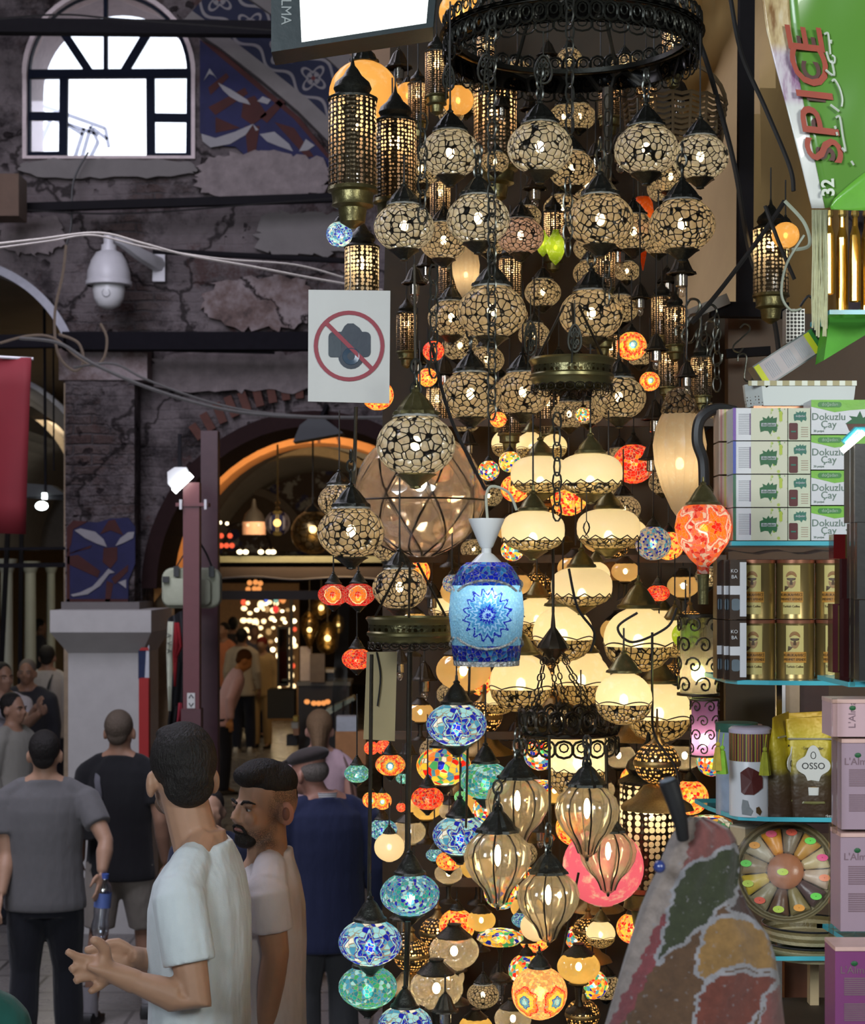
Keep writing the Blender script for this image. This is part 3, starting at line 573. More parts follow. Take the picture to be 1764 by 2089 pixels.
g_w = glow('warm_lamp_glow', (1, .72, .36), 2.6); g_r = glow('red_lamp_glow', (1, .12, .05), 1.2); g_o = glow('orange_lamp_glow', (1, .36, .10), 1.0); g_c = glow('cream_lamp_glow', (1, .80, .46), 5); g_b = glow('blue_lamp_glow', (.15, .25, 1), .8); g_g = glow('gold_lamp_glow', (.9, .52, .2), .6)
for px in (489, 501, 532, 548, 557): bead('lantern', px, 1126, 12, 15.1, g_c, 'tiny cream lit lantern standing on the greenish shelf board in the tunnel', 'lantern', 'cream lanterns on the shelf board', .8)
for px, py in ((451, 1093), (469, 1093), (451, 1113), (462, 1113), (473, 1113)): bead('lantern', px, py, 11, 16.2, g_r, 'tiny red lit lantern in the rows at the left end of the tunnel shelf', 'lantern', 'red lanterns by the dark post')
for px, py in ((449, 1066), (463, 1068)): bead('lantern', px, py, 7, 16.2, g_c, 'tiny white light above the red lanterns in the tunnel', 'lantern', 'white lights above the red lanterns')
for px, py in ((509, 1189), (521, 1188), (506, 1202), (519, 1201), (528, 1201), (531, 1190)): bead('lantern', px, py, 11, 16.6, g_o, 'tiny orange lamp between the two dark beams across the tunnel', 'lantern', 'orange lamps between the beams')
for row, (y, d) in enumerate(((1229, 28.6), (1246, 28.8), (1265, 29), (1285, 29.1), (1304, 29.2), (1322, 29.3), (1342, 29.4), (1362, 29.5), (1382, 29.6), (1400, 29.7), (1418, 29.8), (1432, 29.9))):
    for i in range(10):
        px = 497+i*11+R.uniform(-4, 4)+(4 if row % 2 else 0)
        if px > 602 or R.random() < .12: continue
        q = R.random(); m_ = g_w if q < .5 else g_c if q < .68 else g_g if q < .88 else g_r if q < .95 else g_b
        bead('hanging_lamp', px, y+R.uniform(-5, 5), R.uniform(7, 15), d, m_, 'tiny lit lamp in the crowded display at the far end of the tunnel', 'lamp', 'tiny lamps at the far end of the tunnel', R.choice((.8, 1, 1.2)))
for (px, py, w_, m_, lb) in ((543, 1224, 8, g_b, 'small blue lamp, leftmost of the coloured ones under the lowest beam'), (563, 1225, 10, glow('teal_glow', (.4, .75, .6), .7), 'small teal lamp under the lowest beam'), (577, 1224, 12, g_o, 'small amber lamp at the right of the coloured row under the beam'), (562, 1243, 13, glow('scarlet_glow', (1, .06, .05), 1), 'small scarlet lamp hanging alone below the teal one')):
    bead('hanging_lamp', px, py, w_, 24, m_, lb, 'lamp', None, 1.2)
slab('wall_shop_end', [(440, 1190), (610, 1190), (610, 1475), (440, 1475)], 30.6, .2, plain('gold_shop', (.22, .12, .05), .6))
t = thing('lampshade', P(518, 1078, 15.6), 'pinkish drum lampshade with two lit bulbs above the tunnel shelf', 'lampshade'); k = 15.6/F
part('shade', MB().lathe([(24*k, -13*k), (24*k, 13*k)], 20), plain('pink_shade', (.42, .26, .2), .8), t); part('top_dome', MB().lathe([(24*k, 13*k), (18*k, 30*k), (6*k, 42*k), (3*k, 60*k)], 16), M_black, t)
for q in (-10, 12): part('bulb', MB().ell((q*k, -25*k, 6*k), 3.5*k, 8, 6), glow('pink_bulb', (1, .55, .3), 1.6), t)
# ornate round pendant and pierced brass globe in front of the tunnel
t = thing('pendant_lamp', P(566, 1067, 14), 'round engraved brass pendant with a glowing centre hanging in the tunnel mouth', 'lamp'); k = 14/F
def medallion():
    s = NT('engraved_medallion'); x, y, z = s.sep(s.obj()); r = s.math('DIVIDE', s.math('SQRT', s.math('ADD', s.math('MULTIPLY', x, x), s.math('MULTIPLY', z, z))), 26*k); th = s.math('ARCTAN2', z, x)
    st = s.math('ADD', r, s.math('MULTIPLY', s.math('COSINE', s.math('MULTIPLY', th, 12)), .06))
    c = s.ramp(st, [(0, (.8, .5, .1)), (.3, (.5, .28, .08)), (.36, (.03, .02, .06)), (.5, (.03, .02, .06)), (.56, (.5, .36, .25)), (.72, (.2, .12, .1)), (.78, (.5, .36, .25))], True)
    return s.done(s.bsdf(c, .5, .3))
part('disc', MB().lathe([(.001, 9*k), (18*k, 8*k), (26*k, 0), (18*k, -8*k), (.001, -9*k)], 28), medallion(), t, rot=(PI/2, 0, 0)); part('centre_light', MB().ell((0, -9*k, 0), (8*k, 3*k, 8*k), 12, 8), glow('centre_glow', (1, .62, .18), 2.2), t)
part('neck', MB().lathe([(3*k, 24*k), (5*k, 30*k), (2*k, 34*k), (6*k, 40*k), (2*k, 46*k), (2*k, 160*k)], 10), M_brass, t)
def pierced(name, c, sc):
    s = NT(name); v = s.voro(s.obj(), sc)[0]; h = s.step(v, .30, .24)
    return s.done(s.mixs(s.math('MULTIPLY', h, .75), s.bsdf(c, .35, .9), s.transp((1, .85, .6))))
t = thing('globe_lamp', P(638, 1086, 13.6), 'large pierced brass globe lamp hanging in the tunnel mouth', 'lamp'); k = 13.6/F
part('globe', MB().ell((0, 0, 0), 45*k, 28, 18), (lambda s: s.done(s.mixs(.45, s.bsdf(s.mix(s.step(s.voro(s.obj(), 16, 'DISTANCE_TO_EDGE')[0], .04, .1), (.06, .04, .015), (.42, .30, .13)), .25, .9), s.transp((.9, .75, .5)))))(NT('mesh_brass')), t)
part('bulb', MB().ell((0, 0, 6*k), 8*k, 10, 8), glow('soft_bulb', (1, .75, .4), 9), t); part('cap', MB().lathe([(18*k, 42*k), (12*k, 50*k), (4*k, 56*k), (2*k, 62*k), (2*k, 200*k)], 14), M_bronze, t)
# right side of the tunnel: desk, mirror, boxes
def brasslamp(px, py, w_, h_, d, prof, label):
    k = d/F; t = thing('pendant_lamp', P(px, py, d), label, 'lamp'); part('shade', MB().lathe([(r*w_*k, z*h_*k) for r, z in prof], 18), MATS['mesh_brass'], t); part('bulb', MB().ell((0, 0, 0), w_*k*.13, 8, 6), glow('soft_bulb', (1, .75, .4), 9), t)
    part('cap', MB().lathe([(.12*w_*k, .48*h_*k), (.04*w_*k, .62*h_*k), (.02*w_*k, 1.5*h_*k)], 10), M_bronze, t)
brasslamp(631, 1285, 40, 78, 17, [(.12, .5), (.42, .34), (.5, .15), (.36, -.12), (.15, -.38), (.02, -.5)], 'heart shaped openwork brass pendant over the shop desk')
brasslamp(668, 1302, 50, 66, 17.5, [(.12, .5), (.3, .42), (.5, .05), (.42, -.3), (.2, -.48), (.02, -.5)], 'wide shell shaped brass pendant right of the heart shaped one')
brasslamp(655, 1240, 44, 50, 18, [(.12, .5), (.4, .3), (.5, 0), (.4, -.3), (.02, -.5)], 'round pale brass pendant under the lowest beam by the red lamps')
brasslamp(690, 1275, 26, 44, 18.4, [(.12, .5), (.42, .3), (.5, 0), (.3, -.35), (.02, -.5)], 'small dark brass pendant at the right of the shell shaped one')
bar_thing('door_post', (594, 1222), (594, 1462), 7, 19.5, M_black, 'black door post at the front of the far lamp shop', 'post')
t = thing('mirror', P(577, 1340, 20), 'tall black framed mirror leaning in the far lamp shop', 'mirror'); k = 20/F
part('frame', MB().strip([(-12*k, -60*k), (-12*k, 62*k), (12*k, 62*k), (12*k, -60*k), (-12*k, -60*k)], [(-8*k, -55*k), (-8*k, 57*k), (8*k, 57*k), (8*k, -55*k), (-8*k, -55*k)], 0, .03), M_black, t, False); part('glass', MB().box((0, .02, 0), (18*k, .01, 115*k)), plain('mirror_glass', (.35, .36, .3), .05, 1, var=.02, bump=0), t, False)
solo('crate', pbox('', 545, 600, 1408, 1466, 19, .35, None, False), plain('black_crate', (.012, .014, .013), .6), 'black crate standing on the tunnel floor below the mirror', 'crate', smooth=False)
t = thing('shop_desk', P(660, 1395, 17), 'dark shop desk with stacked goods at the right of the tunnel', 'desk'); k = 17/F; hz = P(660, 1395, 17).z
part('desktop', MB().box((0, .3, 0), (110*k, .6, .04)), plain('desk_grey', (.14, .15, .14), .4), t, False); part('body', MB().box((0, .3, -hz/2-.01), (104*k, .55, hz-.03)), M_black, t, False)
solo('papers', pbox('', 612, 634, 1320, 1389, 17.1, .2, None, False), plain('paper_white', (.6, .55, .52), .8), 'white printed papers stacked at the left end of the shop desk', 'papers', smooth=False); solo('office_chair', pbox('', 632, 662, 1334, 1392, 16.9, .08, None, False), plain('grey_back', (.16, .14, .12), .7), 'grey seat back beside the white papers', 'chair', smooth=False)
solo('till', pbox('', 634, 680, 1372, 1389, 17.1, .3, None, False), plain('till_black', (.03, .03, .03), .3), 'black till with a pale lid on the shop desk', 'till', smooth=False); solo('box', pbox('', 640, 682, 1366, 1372, 17.0, .35, None, False), plain('pale_lid', (.45, .45, .4), .4), 'thin pale box lid lying on the black till', 'box', smooth=False)
for px in (626, 640, 650, 660, 668): bead('jar', px, 1432+R.uniform(-4, 4), 12, 16.6, g_o, 'small amber glass jar glowing in front of the shop desk', 'jar', 'amber jars in front of the desk', .9)
solo('glass_sheet', MB().prism(XS([(690, 1200), (714, 1200), (706, 1450), (676, 1450)], 14.5), 14.5, 14.51), glass('pane_glass', (.8, .85, .85), .14), 'tilted clear glass pane at the right side of the tunnel shop', 'glass pane', smooth=False)
for (x0, x1, y0, y1, d, c, lb) in ((686, 728, 1462, 1492, 13.2, (.45, .47, .5), 'white printed box stacked on the orange carton by the long-haired woman'), (684, 746, 1492, 1560, 13.2, (.45, .2, .07), 'orange brown carton behind the long-haired woman'), (584, 606, 1500, 1522, 16.5, (.03, .03, .03), 'small dark box on the tunnel floor'), (598, 607, 1462, 1472, 16.4, (.5, .42, .1), 'tiny yellow box on the stack by the tunnel floor'), (594, 608, 1474, 1486, 16.4, (.4, .42, .38), 'tiny grey bowl shaped box under the yellow one'), (598, 609, 1486, 1500, 16.4, (.35, .2, .12), 'tiny brown box above the small dark box on the tunnel floor')):
    solo('box', pbox('', x0, x1, y0, y1, d, .15, None, False), plain('box_%d_%d' % (x0, y0), c, .6), lb, 'box', smooth=False)
t = thing('magazine_rack', P(700, 1440, 15), 'pale glass topped rack at the right of the tunnel above the white box', 'rack'); k = 15/F
part('top', MB().prism([(-36*k, -8*k), (20*k, 18*k), (24*k, 12*k), (-28*k, -18*k)], 0, .3), plain('rack_green', (.42, .44, .3), .3), t, False)
for q in (-20, 0, 18): part('rail', MB().bar((q*k, 0, 10*k), (q*k, 0, -45*k), 3*k), M_dark_steel, t, False)
# ================================================================== PEOPLE
def remesh(mb, vox, name, mats, it=3, cut=None, mi=None):
    me = mb.mesh(name, None, False); o = bpy.data.objects.new(name, me); COL.objects.link(o)
    m_ = o.modifiers.new('r', 'REMESH'); m_.mode = 'VOXEL'; m_.voxel_size = vox
    s_ = o.modifiers.new('s', 'SMOOTH'); s_.factor = .5; s_.iterations = it
    r = bpy.data.meshes.new_from_object(o.evaluated_get(bpy.context.evaluated_depsgraph_get())); bpy.data.objects.remove(o); r.name = name
    r.materials.clear()
    for q in (mats if isinstance(mats, (list, tuple)) else [mats]): r.materials.append(q)
    if cut:
        b = bmesh.new(); b.from_mesh(r); bmesh.ops.delete(b, geom=[f for f in b.faces if cut(f.calc_center_median())], context='FACES'); b.to_mesh(r); b.free()
    if mi:
        for p in r.polygons: p.material_index = mi(p.center)
    r.polygons.foreach_set('use_smooth', [True]*len(r.polygons)); return r
def skin(name, c): return plain(name, c, .55, var=.10, scale=35, bump=.12, sheen=.1)
def fabric(name, c, fold=1.0, rough=.9):
    if name in MATS: return MATS[name]
    s = NT(name); o = s.obj(); m_ = s.vmath('MULTIPLY', o, (9, 9, 3.2)); n = s.noise(m_, 1, 3)[0]; n2 = s.noise(o, 260, 2)[0]
    h = s.math('ADD', s.math('MULTIPLY', n, 1.0), s.math('MULTIPLY', n2, .03)); v = s.noise(o, 30, 3)[0]
    return s.done(s.bsdf(s.mix(v, tuple(x*.92 for x in c), tuple(min(1, x*1.08) for x in c)), rough, 0, s.bump(h, .55*fold, .03), spec=.2, sheen=.15))
def hairm(name, c):
    if name in MATS: return MATS[name]
    s = NT(name); n = s.noise(s.vmath('MULTIPLY', s.obj(), (1, 1, .35)), 190, 3)[0]; g = s.noise(s.obj(), 24, 3)[0]
    return s.done(s.bsdf(s.mix(n, tuple(x*.6 for x in c), tuple(x*1.5 for x in c)), .6, 0, s.bump(s.math('ADD', n, s.math('MULTIPLY', g, .8)), .9, .008), spec=.3))
SK = skin('skin_olive', (.36, .205, .13)); SK2 = skin('skin_tan', (.30, .16, .10)); HB = hairm('hair_black', (.012, .010, .009)); HBR = hairm('hair_brown', (.055, .036, .022)); HG = hairm('hair_grey', (.14, .12, .105))
DENIM = fabric('dark_denim', (.012, .013, .018)); NAVYT = fabric('navy_trousers', (.016, .018, .032)); SHOE = plain('black_shoe', (.012, .012, .013), .45)
def stubble(name, c):
    s = NT(name); o = s.obj(); n = s.noise(o, 35, 4)[0]; a = s.n('ShaderNodeAttribute', attribute_name='stubble').outputs['Fac']; g_ = s.noise(o, 420, 2)[0]
    return s.done(s.bsdf(s.mix(s.math('MULTIPLY', a, s.step(g_, .3, .6)), s.mix(n, tuple(x*.9 for x in c), tuple(x*1.1 for x in c)), (.035, .024, .018)), .55, 0, s.bump(n, .12, .004), sheen=.1))
STUB = stubble('stubbled_skin', (.40, .225, .14))
def hand(mb, wr, dr, nrm, s, curl=.5, r=.0085):
    """palm, four unequal fingers and a thumb that leaves the side of the palm"""
    dr = dr.normalized(); nrm = (nrm-dr*nrm.dot(dr)).normalized(); sd = dr.cross(nrm)
    c = wr+dr*.052*s; rot = Matrix((sd, dr, nrm)).transposed(); mb.ell(c, (.040*s, .052*s, .016*s), 12, 8, rot)
    for i, (o_, ln) in enumerate(((-.030, .068), (-.010, .078), (.011, .072), (.030, .056))):
        b = wr+dr*.085*s+sd*o_*s; p = [b-dr*.02*s, b]; d_ = dr.copy()
        for j, f in enumerate((.45, .32, .23)): d_ = (d_+nrm*curl*(.35+.3*j)).normalized(); p.append(p[-1]+d_*ln*f*s)
        mb.tube(p, [r*s*1.05, r*s, r*s*.95, r*s*.88, r*s*.7], 8)
    b = wr+dr*.025*s-sd*.034*s; mb.tube([b, b-sd*.022*s+dr*.025*s+nrm*.008*s, b-sd*.026*s+dr*.055*s+nrm*.018*s, b-sd*.020*s+dr*.075*s+nrm*.03*s], [.013*s, .011*s, .0095*s, .007*s], 8)
def human(label, px, d, h, yaw, shirt=None, sleeve='short', trousers=NAVYT, legcut='long', hair=HB, hstyle='short', sk=SK, arms={}, feet=None, headrot=(0, 0, 0), lean=0.0, vox=.012, hem=.80, build=1.0, z0=None, hands=True, custom=None, cut=None, sl=.66, nk=(0, 0, 0), stub=None, face=False, shoes=SHOE, fine=None, mi=None):
    c = P(px, HY, d); gz_ = ground(d) if z0 is None else z0; s = h/1.75; t = thing('person', (c.x, d, gz_), label, 'person', rz=math.radians(yaw))
    inv = (Matrix.Translation(t.location) @ Matrix.Rotation(math.radians(yaw), 4, 'Z')).inverted()
    V = lambda *a: Vector(a)*s
    def LN(v):                                            # lean of the upper body about the hips
        z = v.z/s-.93
        return v if z <= 0 or not lean else V(0, 0, .93)+Matrix.Rotation(-lean, 3, 'X') @ (v-V(0, 0, .93))
    def ring_(z, rx, ry, y=0, tilt=0, n=18): return [LN(V(rx*math.cos(q), y+ry*math.sin(q), z+tilt*math.sin(q))) for q in [2*PI*i/n for i in range(n)]]
    B = build
    J = {}
    for sd, sg in (('L', -1), ('R', 1)):
        sh = LN(V(sg*.178*B, 0, 1.415)); el, wr = LN(V(sg*.225*B, -.02, 1.135)), LN(V(sg*.235*B, .06, .89))
        if sd in arms: el, wr = [inv @ q for q in arms[sd]]
        J[sd] = (sh, el, wr)
    fl, fr = feet or ((-.10, 0), (.10, 0)); LG = {}
    for sd, sg, f in (('L', -1, fl), ('R', 1, fr)):
        hp, an = V(sg*.09, 0, .90), V(f[0], f[1], .08); kn = (hp+an)/2+V(0, .03, .02); LG[sd] = (hp, kn, an)
    piv = LN(V(0, 0, 1.52)); hr = Euler((headrot[0], headrot[1], headrot[2])).to_matrix() @ Matrix.Rotation(-lean*.5, 3, 'X')
    piv0 = piv; piv = piv+V(*nk)
    H = lambda x, y, z: piv+hr @ (V(x, y, z)-V(0, 0, 1.52))
    # body: one continuous surface
    m_ = MB(); m_.rings([ring_(.84, .13, .095), ring_(.95, .155*B, .10*B), ring_(1.06, .138*B, .092*B), ring_(1.18, .142*B, .095*B), ring_(1.30, .162*B, .104*B), ring_(1.385, .165*B, .095*B), ring_(1.44, .125*B, .078), ring_(1.475, .075, .062, -.005), ring_(1.53, .058, .060, -.004)])
    m_.tube([LN(V(0, -.008, 1.43)), H(0, -.004, 1.60)], [(.062*s, .062*s), (.056*s, .060*s)], 14)
    for sg in (-1, 1): m_.ell(LN(V(sg*.165*B, -.002, 1.405)), V(.052, .050, .048)); m_.tube([LN(V(sg*.03, -.015, 1.50)), LN(V(sg*.15*B, -.01, 1.425))], [.045*s, .040*s], 10)
    m_.ell(H(0, -.012, 1.650), (.075*s, .096*s, .100*s), 18, 12, hr); m_.ell(H(0, .034, 1.595), (.058*s, .062*s, .080*s), 16, 10, hr); m_.ell(H(0, .058, 1.545), (.034*s, .030*s, .026*s), 12, 8, hr)
    m_.tube([H(0, .088, 1.645), H(0, .106, 1.612), H(0, .114, 1.598)], [.008*s, .011*s, .013*s], 8); m_.ell(H(0, .098, 1.594), (.018*s, .012*s, .010*s), 8, 6, hr)
    for sg in (-1, 1):
        m_.ell(H(sg*.081, -.008, 1.612), (.013*s, .023*s, .034*s), 10, 8, hr @ Matrix.Rotation(sg*.35, 3, 'Z')); m_.ell(H(sg*.035, .078, 1.600), (.024*s, .016*s, .022*s), 8, 6, hr)
        m_.ell(H(sg*.032, .081, 1.642), (.026*s, .012*s, .008*s), 8, 6, hr)
    m_.ell(H(0, .092, 1.571), (.022*s, .010*s, .006*s), 8, 6, hr); m_.ell(H(0, .089, 1.560), (.019*s, .010*s, .007*s), 8, 6, hr)
    for sd in 'LR':
        sh, el, wr = J[sd]; um = (sh*.45+el*.55); fm = el*.65+wr*.35
        m_.tube([sh, um, el, fm, wr], [.044*s*B, .045*s*B, .040*s, .040*s*B, (.027*s, .027*s)], 12)
        if hands is True or (hands and sd in hands): hand(m_, wr, wr-el, Vector((0, .4, 0))+Vector((1 if sd == 'L' else -1, 0, 0)), s)
    for sd in 'LR':
        hp, kn, an = LG[sd]; m_.tube([hp, hp*.5+kn*.5, kn, kn*.62+an*.38+V(0, -.018, 0), an], [.082*s*B, .074*s*B, .055*s, .052*s, .036*s], 14); m_.ell(an+V(0, .045, -.045), V(.040, .10, .034))
    if custom: custom(m_, inv, s)
    bm_ = remesh(m_, vox, 'body', stub or sk, 2)
    if stub:                                              # where beard stubble and cropped hair grow
        at = bm_.attributes.new('stubble', 'FLOAT', 'POINT'); ss = lambda v, lo, hi: (lambda f: f*f*(3-2*f))(max(0.0, min(1.0, (v-lo)/(hi-lo)))); hi_ = hr.inverted()
        for v in bm_.vertices:
            q = hi_ @ (v.co-piv)/s+Vector((0, 0, 1.52)); f = ss(q.y, -.01, .03)*ss(q.z, 1.585, 1.555)*ss(q.z, 1.500, 1.525)*.85
            f = max(f, ss(q.y, .026, .012)*ss(abs(q.x), .045, .06)*ss(q.z, 1.600, 1.660)*.9*(hstyle == 'quiff'), ss(abs(q.y-.016), .022, .010)*ss(abs(q.x), .05, .06)*ss(q.z, 1.54, 1.57)*ss(q.z, 1.68, 1.64)*.6); at.data[v.index].value = f
    body = link('body', bm_, t)
    # hair
    if hstyle:
        m_ = MB(); g_ = .006*s
        if hstyle == 'short': m_.ell(H(0, -.026, 1.668), (.082*s, .096*s, .094*s), 18, 12, hr); m_.ell(H(0, -.060, 1.615), (.064*s, .046*s, .062*s), 14, 10, hr)
        if hstyle == 'crop': m_.ell(H(0, -.030, 1.664), (.0805*s, .094*s, .092*s), 18, 12, hr); m_.ell(H(0, -.062, 1.612), (.060*s, .042*s, .058*s), 14, 10, hr)
        if hstyle == 'quiff':
            m_.ell(H(0, -.018, 1.698), (.077*s, .090*s, .064*s), 18, 12, hr); m_.ell(H(0, .052, 1.722), (.056*s, .050*s, .036*s), 14, 10, hr); m_.ell(H(0, .010, 1.735), (.062*s, .072*s, .036*s), 14, 10, hr); m_.ell(H(0, -.068, 1.655), (.056*s, .036*s, .05*s), 14, 10, hr)
        if hstyle == 'nape': m_.ell(H(0, -.016, 1.670), (.083*s, .098*s, .098*s), 18, 12, hr); m_.ell(H(0, -.062, 1.615), (.066*s, .046*s, .058*s), 14, 10, hr); m_.ell(H(0, -.085, 1.64), (.05*s, .032*s, .05*s), 14, 10, hr); m_.ell(H(0, .045, 1.728), (.055*s, .045*s, .026*s), 12, 8, hr)
        if hstyle == 'long':
            m_.ell(H(0, -.020, 1.668), (.086*s, .100*s, .096*s), 18, 12, hr); m_.tube([H(0, -.04, 1.66), H(0, -.06, 1.54), H(0, -.075, 1.42), H(.01, -.085, 1.30)], [(.092*s, .07*s), (.104*s, .05*s), (.108*s, .042*s), (.07*s, .02*s)], 14)
        if hstyle == 'cap':
            m_.ell(H(0, -.030, 1.640), (.080*s, .092*s, .07*s), 18, 12, hr)
        link('hair', remesh(m_, max(.005, vox*.7), 'hair', hair, 2), t)
        if hstyle == 'cap':
            m_ = MB(); m_.ell(H(0, -.008, 1.712), (.096*s, .120*s, .046*s), 18, 10, hr @ Matrix.Rotation(-.22, 3, 'X')); m_.ell(H(0, .095, 1.690), (.072*s, .062*s, .013*s), 14, 8, hr @ Matrix.Rotation(-.35, 3, 'X'))
            link('flat_cap', remesh(m_, .007, 'flat_cap', fabric('cap_tweed', (.045, .036, .034), .6), 2), t)
    # clothes
    if shirt:
        m_ = MB(); e = .016
        m_.rings([ring_(hem, .178*B+e*.8, .116*B+e*.6), ring_(hem+.04, .175*B+e, .114*B+e), ring_(1.00, .162*B+e, .106*B+e), ring_(1.12, .156*B+e, .104*B+e), ring_(1.24, .168*B+e*.8, .112*B+e*.7), ring_(1.34, .178*B+e*.6, .110*B+e*.6), ring_(1.41, .170*B+e*.6, .095*B+e*.6, 0, -.006), ring_(1.455, .122*B+e*.3, .080+e*.4, 0, -.016), ring_(1.485, .080+e*.3, .070+e*.2, -.008, -.022)])
        for sd, sg in (('L', -1), ('R', 1)):
            sh, el, wr = J[sd]; m_.ell(LN(V(sg*.158*B, 0, 1.400)), V(.074, .068, .062)); m_.tube([LN(V(sg*.045, -.012, 1.488)), LN(V(sg*.10*B, -.010, 1.463)), LN(V(sg*.165*B, -.004, 1.412))], [.034*s, .050*s, .058*s], 12)
            if sleeve == 'short': p = sh.lerp(el, sl); m_.tube([sh-(el-sh)*.10, sh+(el-sh)*.06, sh.lerp(el, .35), p], [.040*s*B, .064*s*B, .064*s*B, .063*s*B], 14)
            elif sleeve == 'long': m_.tube([sh-(el-sh)*.10, sh+(el-sh)*.06, sh.lerp(el, .5), el, el.lerp(wr, .5), el.lerp(wr, .97)], [.040*s*B, .066*s*B, .062*s*B, .058*s, .050*s, .042*s], 14)
            elif sleeve == 'cap': m_.tube([sh, sh.lerp(el, .3)], [.066*s*B, .06*s*B], 14)
        link('shirt', remesh(m_, vox, 'shirt', shirt if isinstance(shirt, (list, tuple)) else [shirt], 7, cut, mi), t)
    if trousers:
        m_ = MB(); m_.rings([ring_(.80, .15*B, .11*B), ring_(.86, .170*B, .118*B), ring_(.95, .166*B, .112*B), ring_(1.00, .152*B, .104*B)])
        for sd in 'LR':
            hp, kn, an = LG[sd]
            if legcut == 'long': m_.tube([hp, hp.lerp(kn, .5), kn, kn.lerp(an, .5), an+V(0, 0, -.03)], [.098*s*B, .088*s*B, .076*s, .078*s, .066*s], 14)
            else: m_.tube([hp, hp.lerp(kn, .5), kn.lerp(hp, .05)], [.100*s*B, .096*s*B, .086*s], 14)
        link('trousers' if legcut == 'long' else 'shorts', remesh(m_, vox, 'trousers', trousers, 2), t)
    for sd in 'LR':
        an = LG[sd][2]
        if legcut != 'long': link('sock', MB().lathe([(.040*s, -.03*s), (.044*s, .02*s), (.042*s, .14*s)], 14, an).mesh('sock', fabric('grey_sock', (.33, .32, .34))), t)
        m_ = MB().rings([[an+V(x*w_, y, z) for x, z in ((-1, -.078), (1, -.078), (1.05, -.05), (.75, tz), (-.75, tz), (-1.05, -.05))] for y, w_, tz in ((-.085, .030, -.03), (-.06, .038, .0), (.03, .044, -.01), (.10, .046, -.035), (.155, .036, -.05), (.175, .018, -.06))])
        part('shoe', m_, shoes, t)
    t2 = (H, s, hr, J, inv, LN)
    return t, t2
def eyes(t, X_, brow=HB, iris=(.03, .02, .012)):
    H, s, hr = X_[0], X_[1], X_[2]; we = plain('eye_white', (.42, .40, .38), .25, var=.02, bump=0); ir = plain('iris_brown', iris, .15, bump=0); lid = plain('eyelid', (.17, .09, .06), .6)
    for sg in (-1, 1):
        e = part('eye', MB().ell(H(sg*.032, .081, 1.628), (.0125*s, .007*s, .0065*s), 12, 8, hr), we, t); part('iris', MB().ell(H(sg*.032, .0865, 1.628), (.0052*s, .0035*s, .0055*s), 10, 6, hr), ir, e)
        part('eyelid', MB().tube([H(sg*.032-.014, .0805, 1.628), H(sg*.032-.006, .088, 1.6345), H(sg*.032+.006, .088, 1.6345), H(sg*.032+.014, .0805, 1.629)], .0026*s, 6), lid, t)
        part('eyebrow', MB().tube([H(sg*.012, .093, 1.643), H(sg*.028, .0945, 1.652), H(sg*.043, .088, 1.652), H(sg*.056, .073, 1.645)], [.0035*s, .005*s, .0045*s, .002*s], 6), brow, t)
# --- the two young men in white in front
wt = fabric('white_tee', (.60, .66, .68), .9); wt2 = fabric('white_vee_tee', (.62, .57, .58), .8)
def near_hands(m_, inv, s):
    L = lambda a, b, d: inv @ P(a, b, d)
    m_.tube([L(275, 2003, 4.15), L(240, 1988, 4.15), L(205, 1972, 4.15), L(183, 1966, 4.15)], [(.027, .030), (.034, .026), (.042, .018), (.036, .012)], 14)
    m_.ell(L(214, 1975, 4.15), (.034, .018, .044), 14, 10)
    for p, r in (([(215, 1955), (213, 1934), (200, 1922), (187, 1916)], [.017, .0155, .0135, .011]), ([(200, 1958), (176, 1957), (155, 1951), (135, 1940)], [.014, .013, .0115, .0095]), ([(198, 1972), (178, 1976), (155, 1972), (143, 1979)], [.014, .013, .012, .0105]), ([(203, 1988), (184, 1992), (163, 1996), (152, 2003)], [.0135, .0125, .0115, .0095]), ([(215, 2000), (203, 2012), (192, 2018), (182, 2024)], [.013, .0115, .0105, .009])):
        m_.tube([L(a, b, 4.15-.012*i) for i, (a, b) in enumerate(p)], r, 8)
    m_.tube([L(330, 1962, 4.34), L(285, 1955, 4.32), L(258, 1946, 4.29)], [(.026, .03), (.03, .028), (.036, .022)], 12)
    for p in ([(262, 1935), (240, 1922), (222, 1924), (212, 1930)], [(250, 1940), (222, 1934), (196, 1932), (172, 1940)], [(250, 1952), (222, 1952), (200, 1954), (182, 1962)], [(256, 1962), (234, 1968), (214, 1974), (200, 1980)], [(262, 1968), (244, 1980), (228, 1988), (218, 1996)]):
        m_.tube([L(a, b, 4.29-.008*i) for i, (a, b) in enumerate(p)], [.0135, .0125, .0115, .0095], 8)
t, xx = human('young man in a pale white T-shirt, back turned, hands clasped before him', 408, 4.39, 1.74, 80, wt, 'short', DENIM, hair=HB, hstyle='nape', sk=SK, vox=.0055, build=1.02, hands=False, custom=near_hands, headrot=(.04, .0, -.95), nk=(0, .050, .034), stub=STUB,
      arms={'L': (P(400, 2046, 4.16), P(278, 2004, 4.15)), 'R': (P(390, 2010, 4.58), P(330, 1962, 4.36))})
H, s = xx[0], xx[1]
m_ = MB(); m_.ell(H(0, .060, 1.552), (.050*s, .044*s, .034*s), 14, 10, xx[2]); link('beard', remesh(m_, .005, 'beard', hairm('stubble', (.15, .09, .06)), 2), t)
t, xx = human('bearded young man in a white V-neck T-shirt looking left, beside another young man', 542, 5.0, 1.665, 96, wt2, 'short', DENIM, hair=HB, hstyle='quiff', sk=skin('skin_warm', (.40, .225, .14)), vox=.0055, build=1.0, headrot=(-.02, 0, .60), stub=STUB,
      arms={'L': (P(562, 1945, 4.83), P(538, 2110, 4.86))}, cut=lambda p: p.y > .0 and p.z/.951 > 1.355 and abs(p.x)/.951 < (p.z/.951-1.355)*.62)
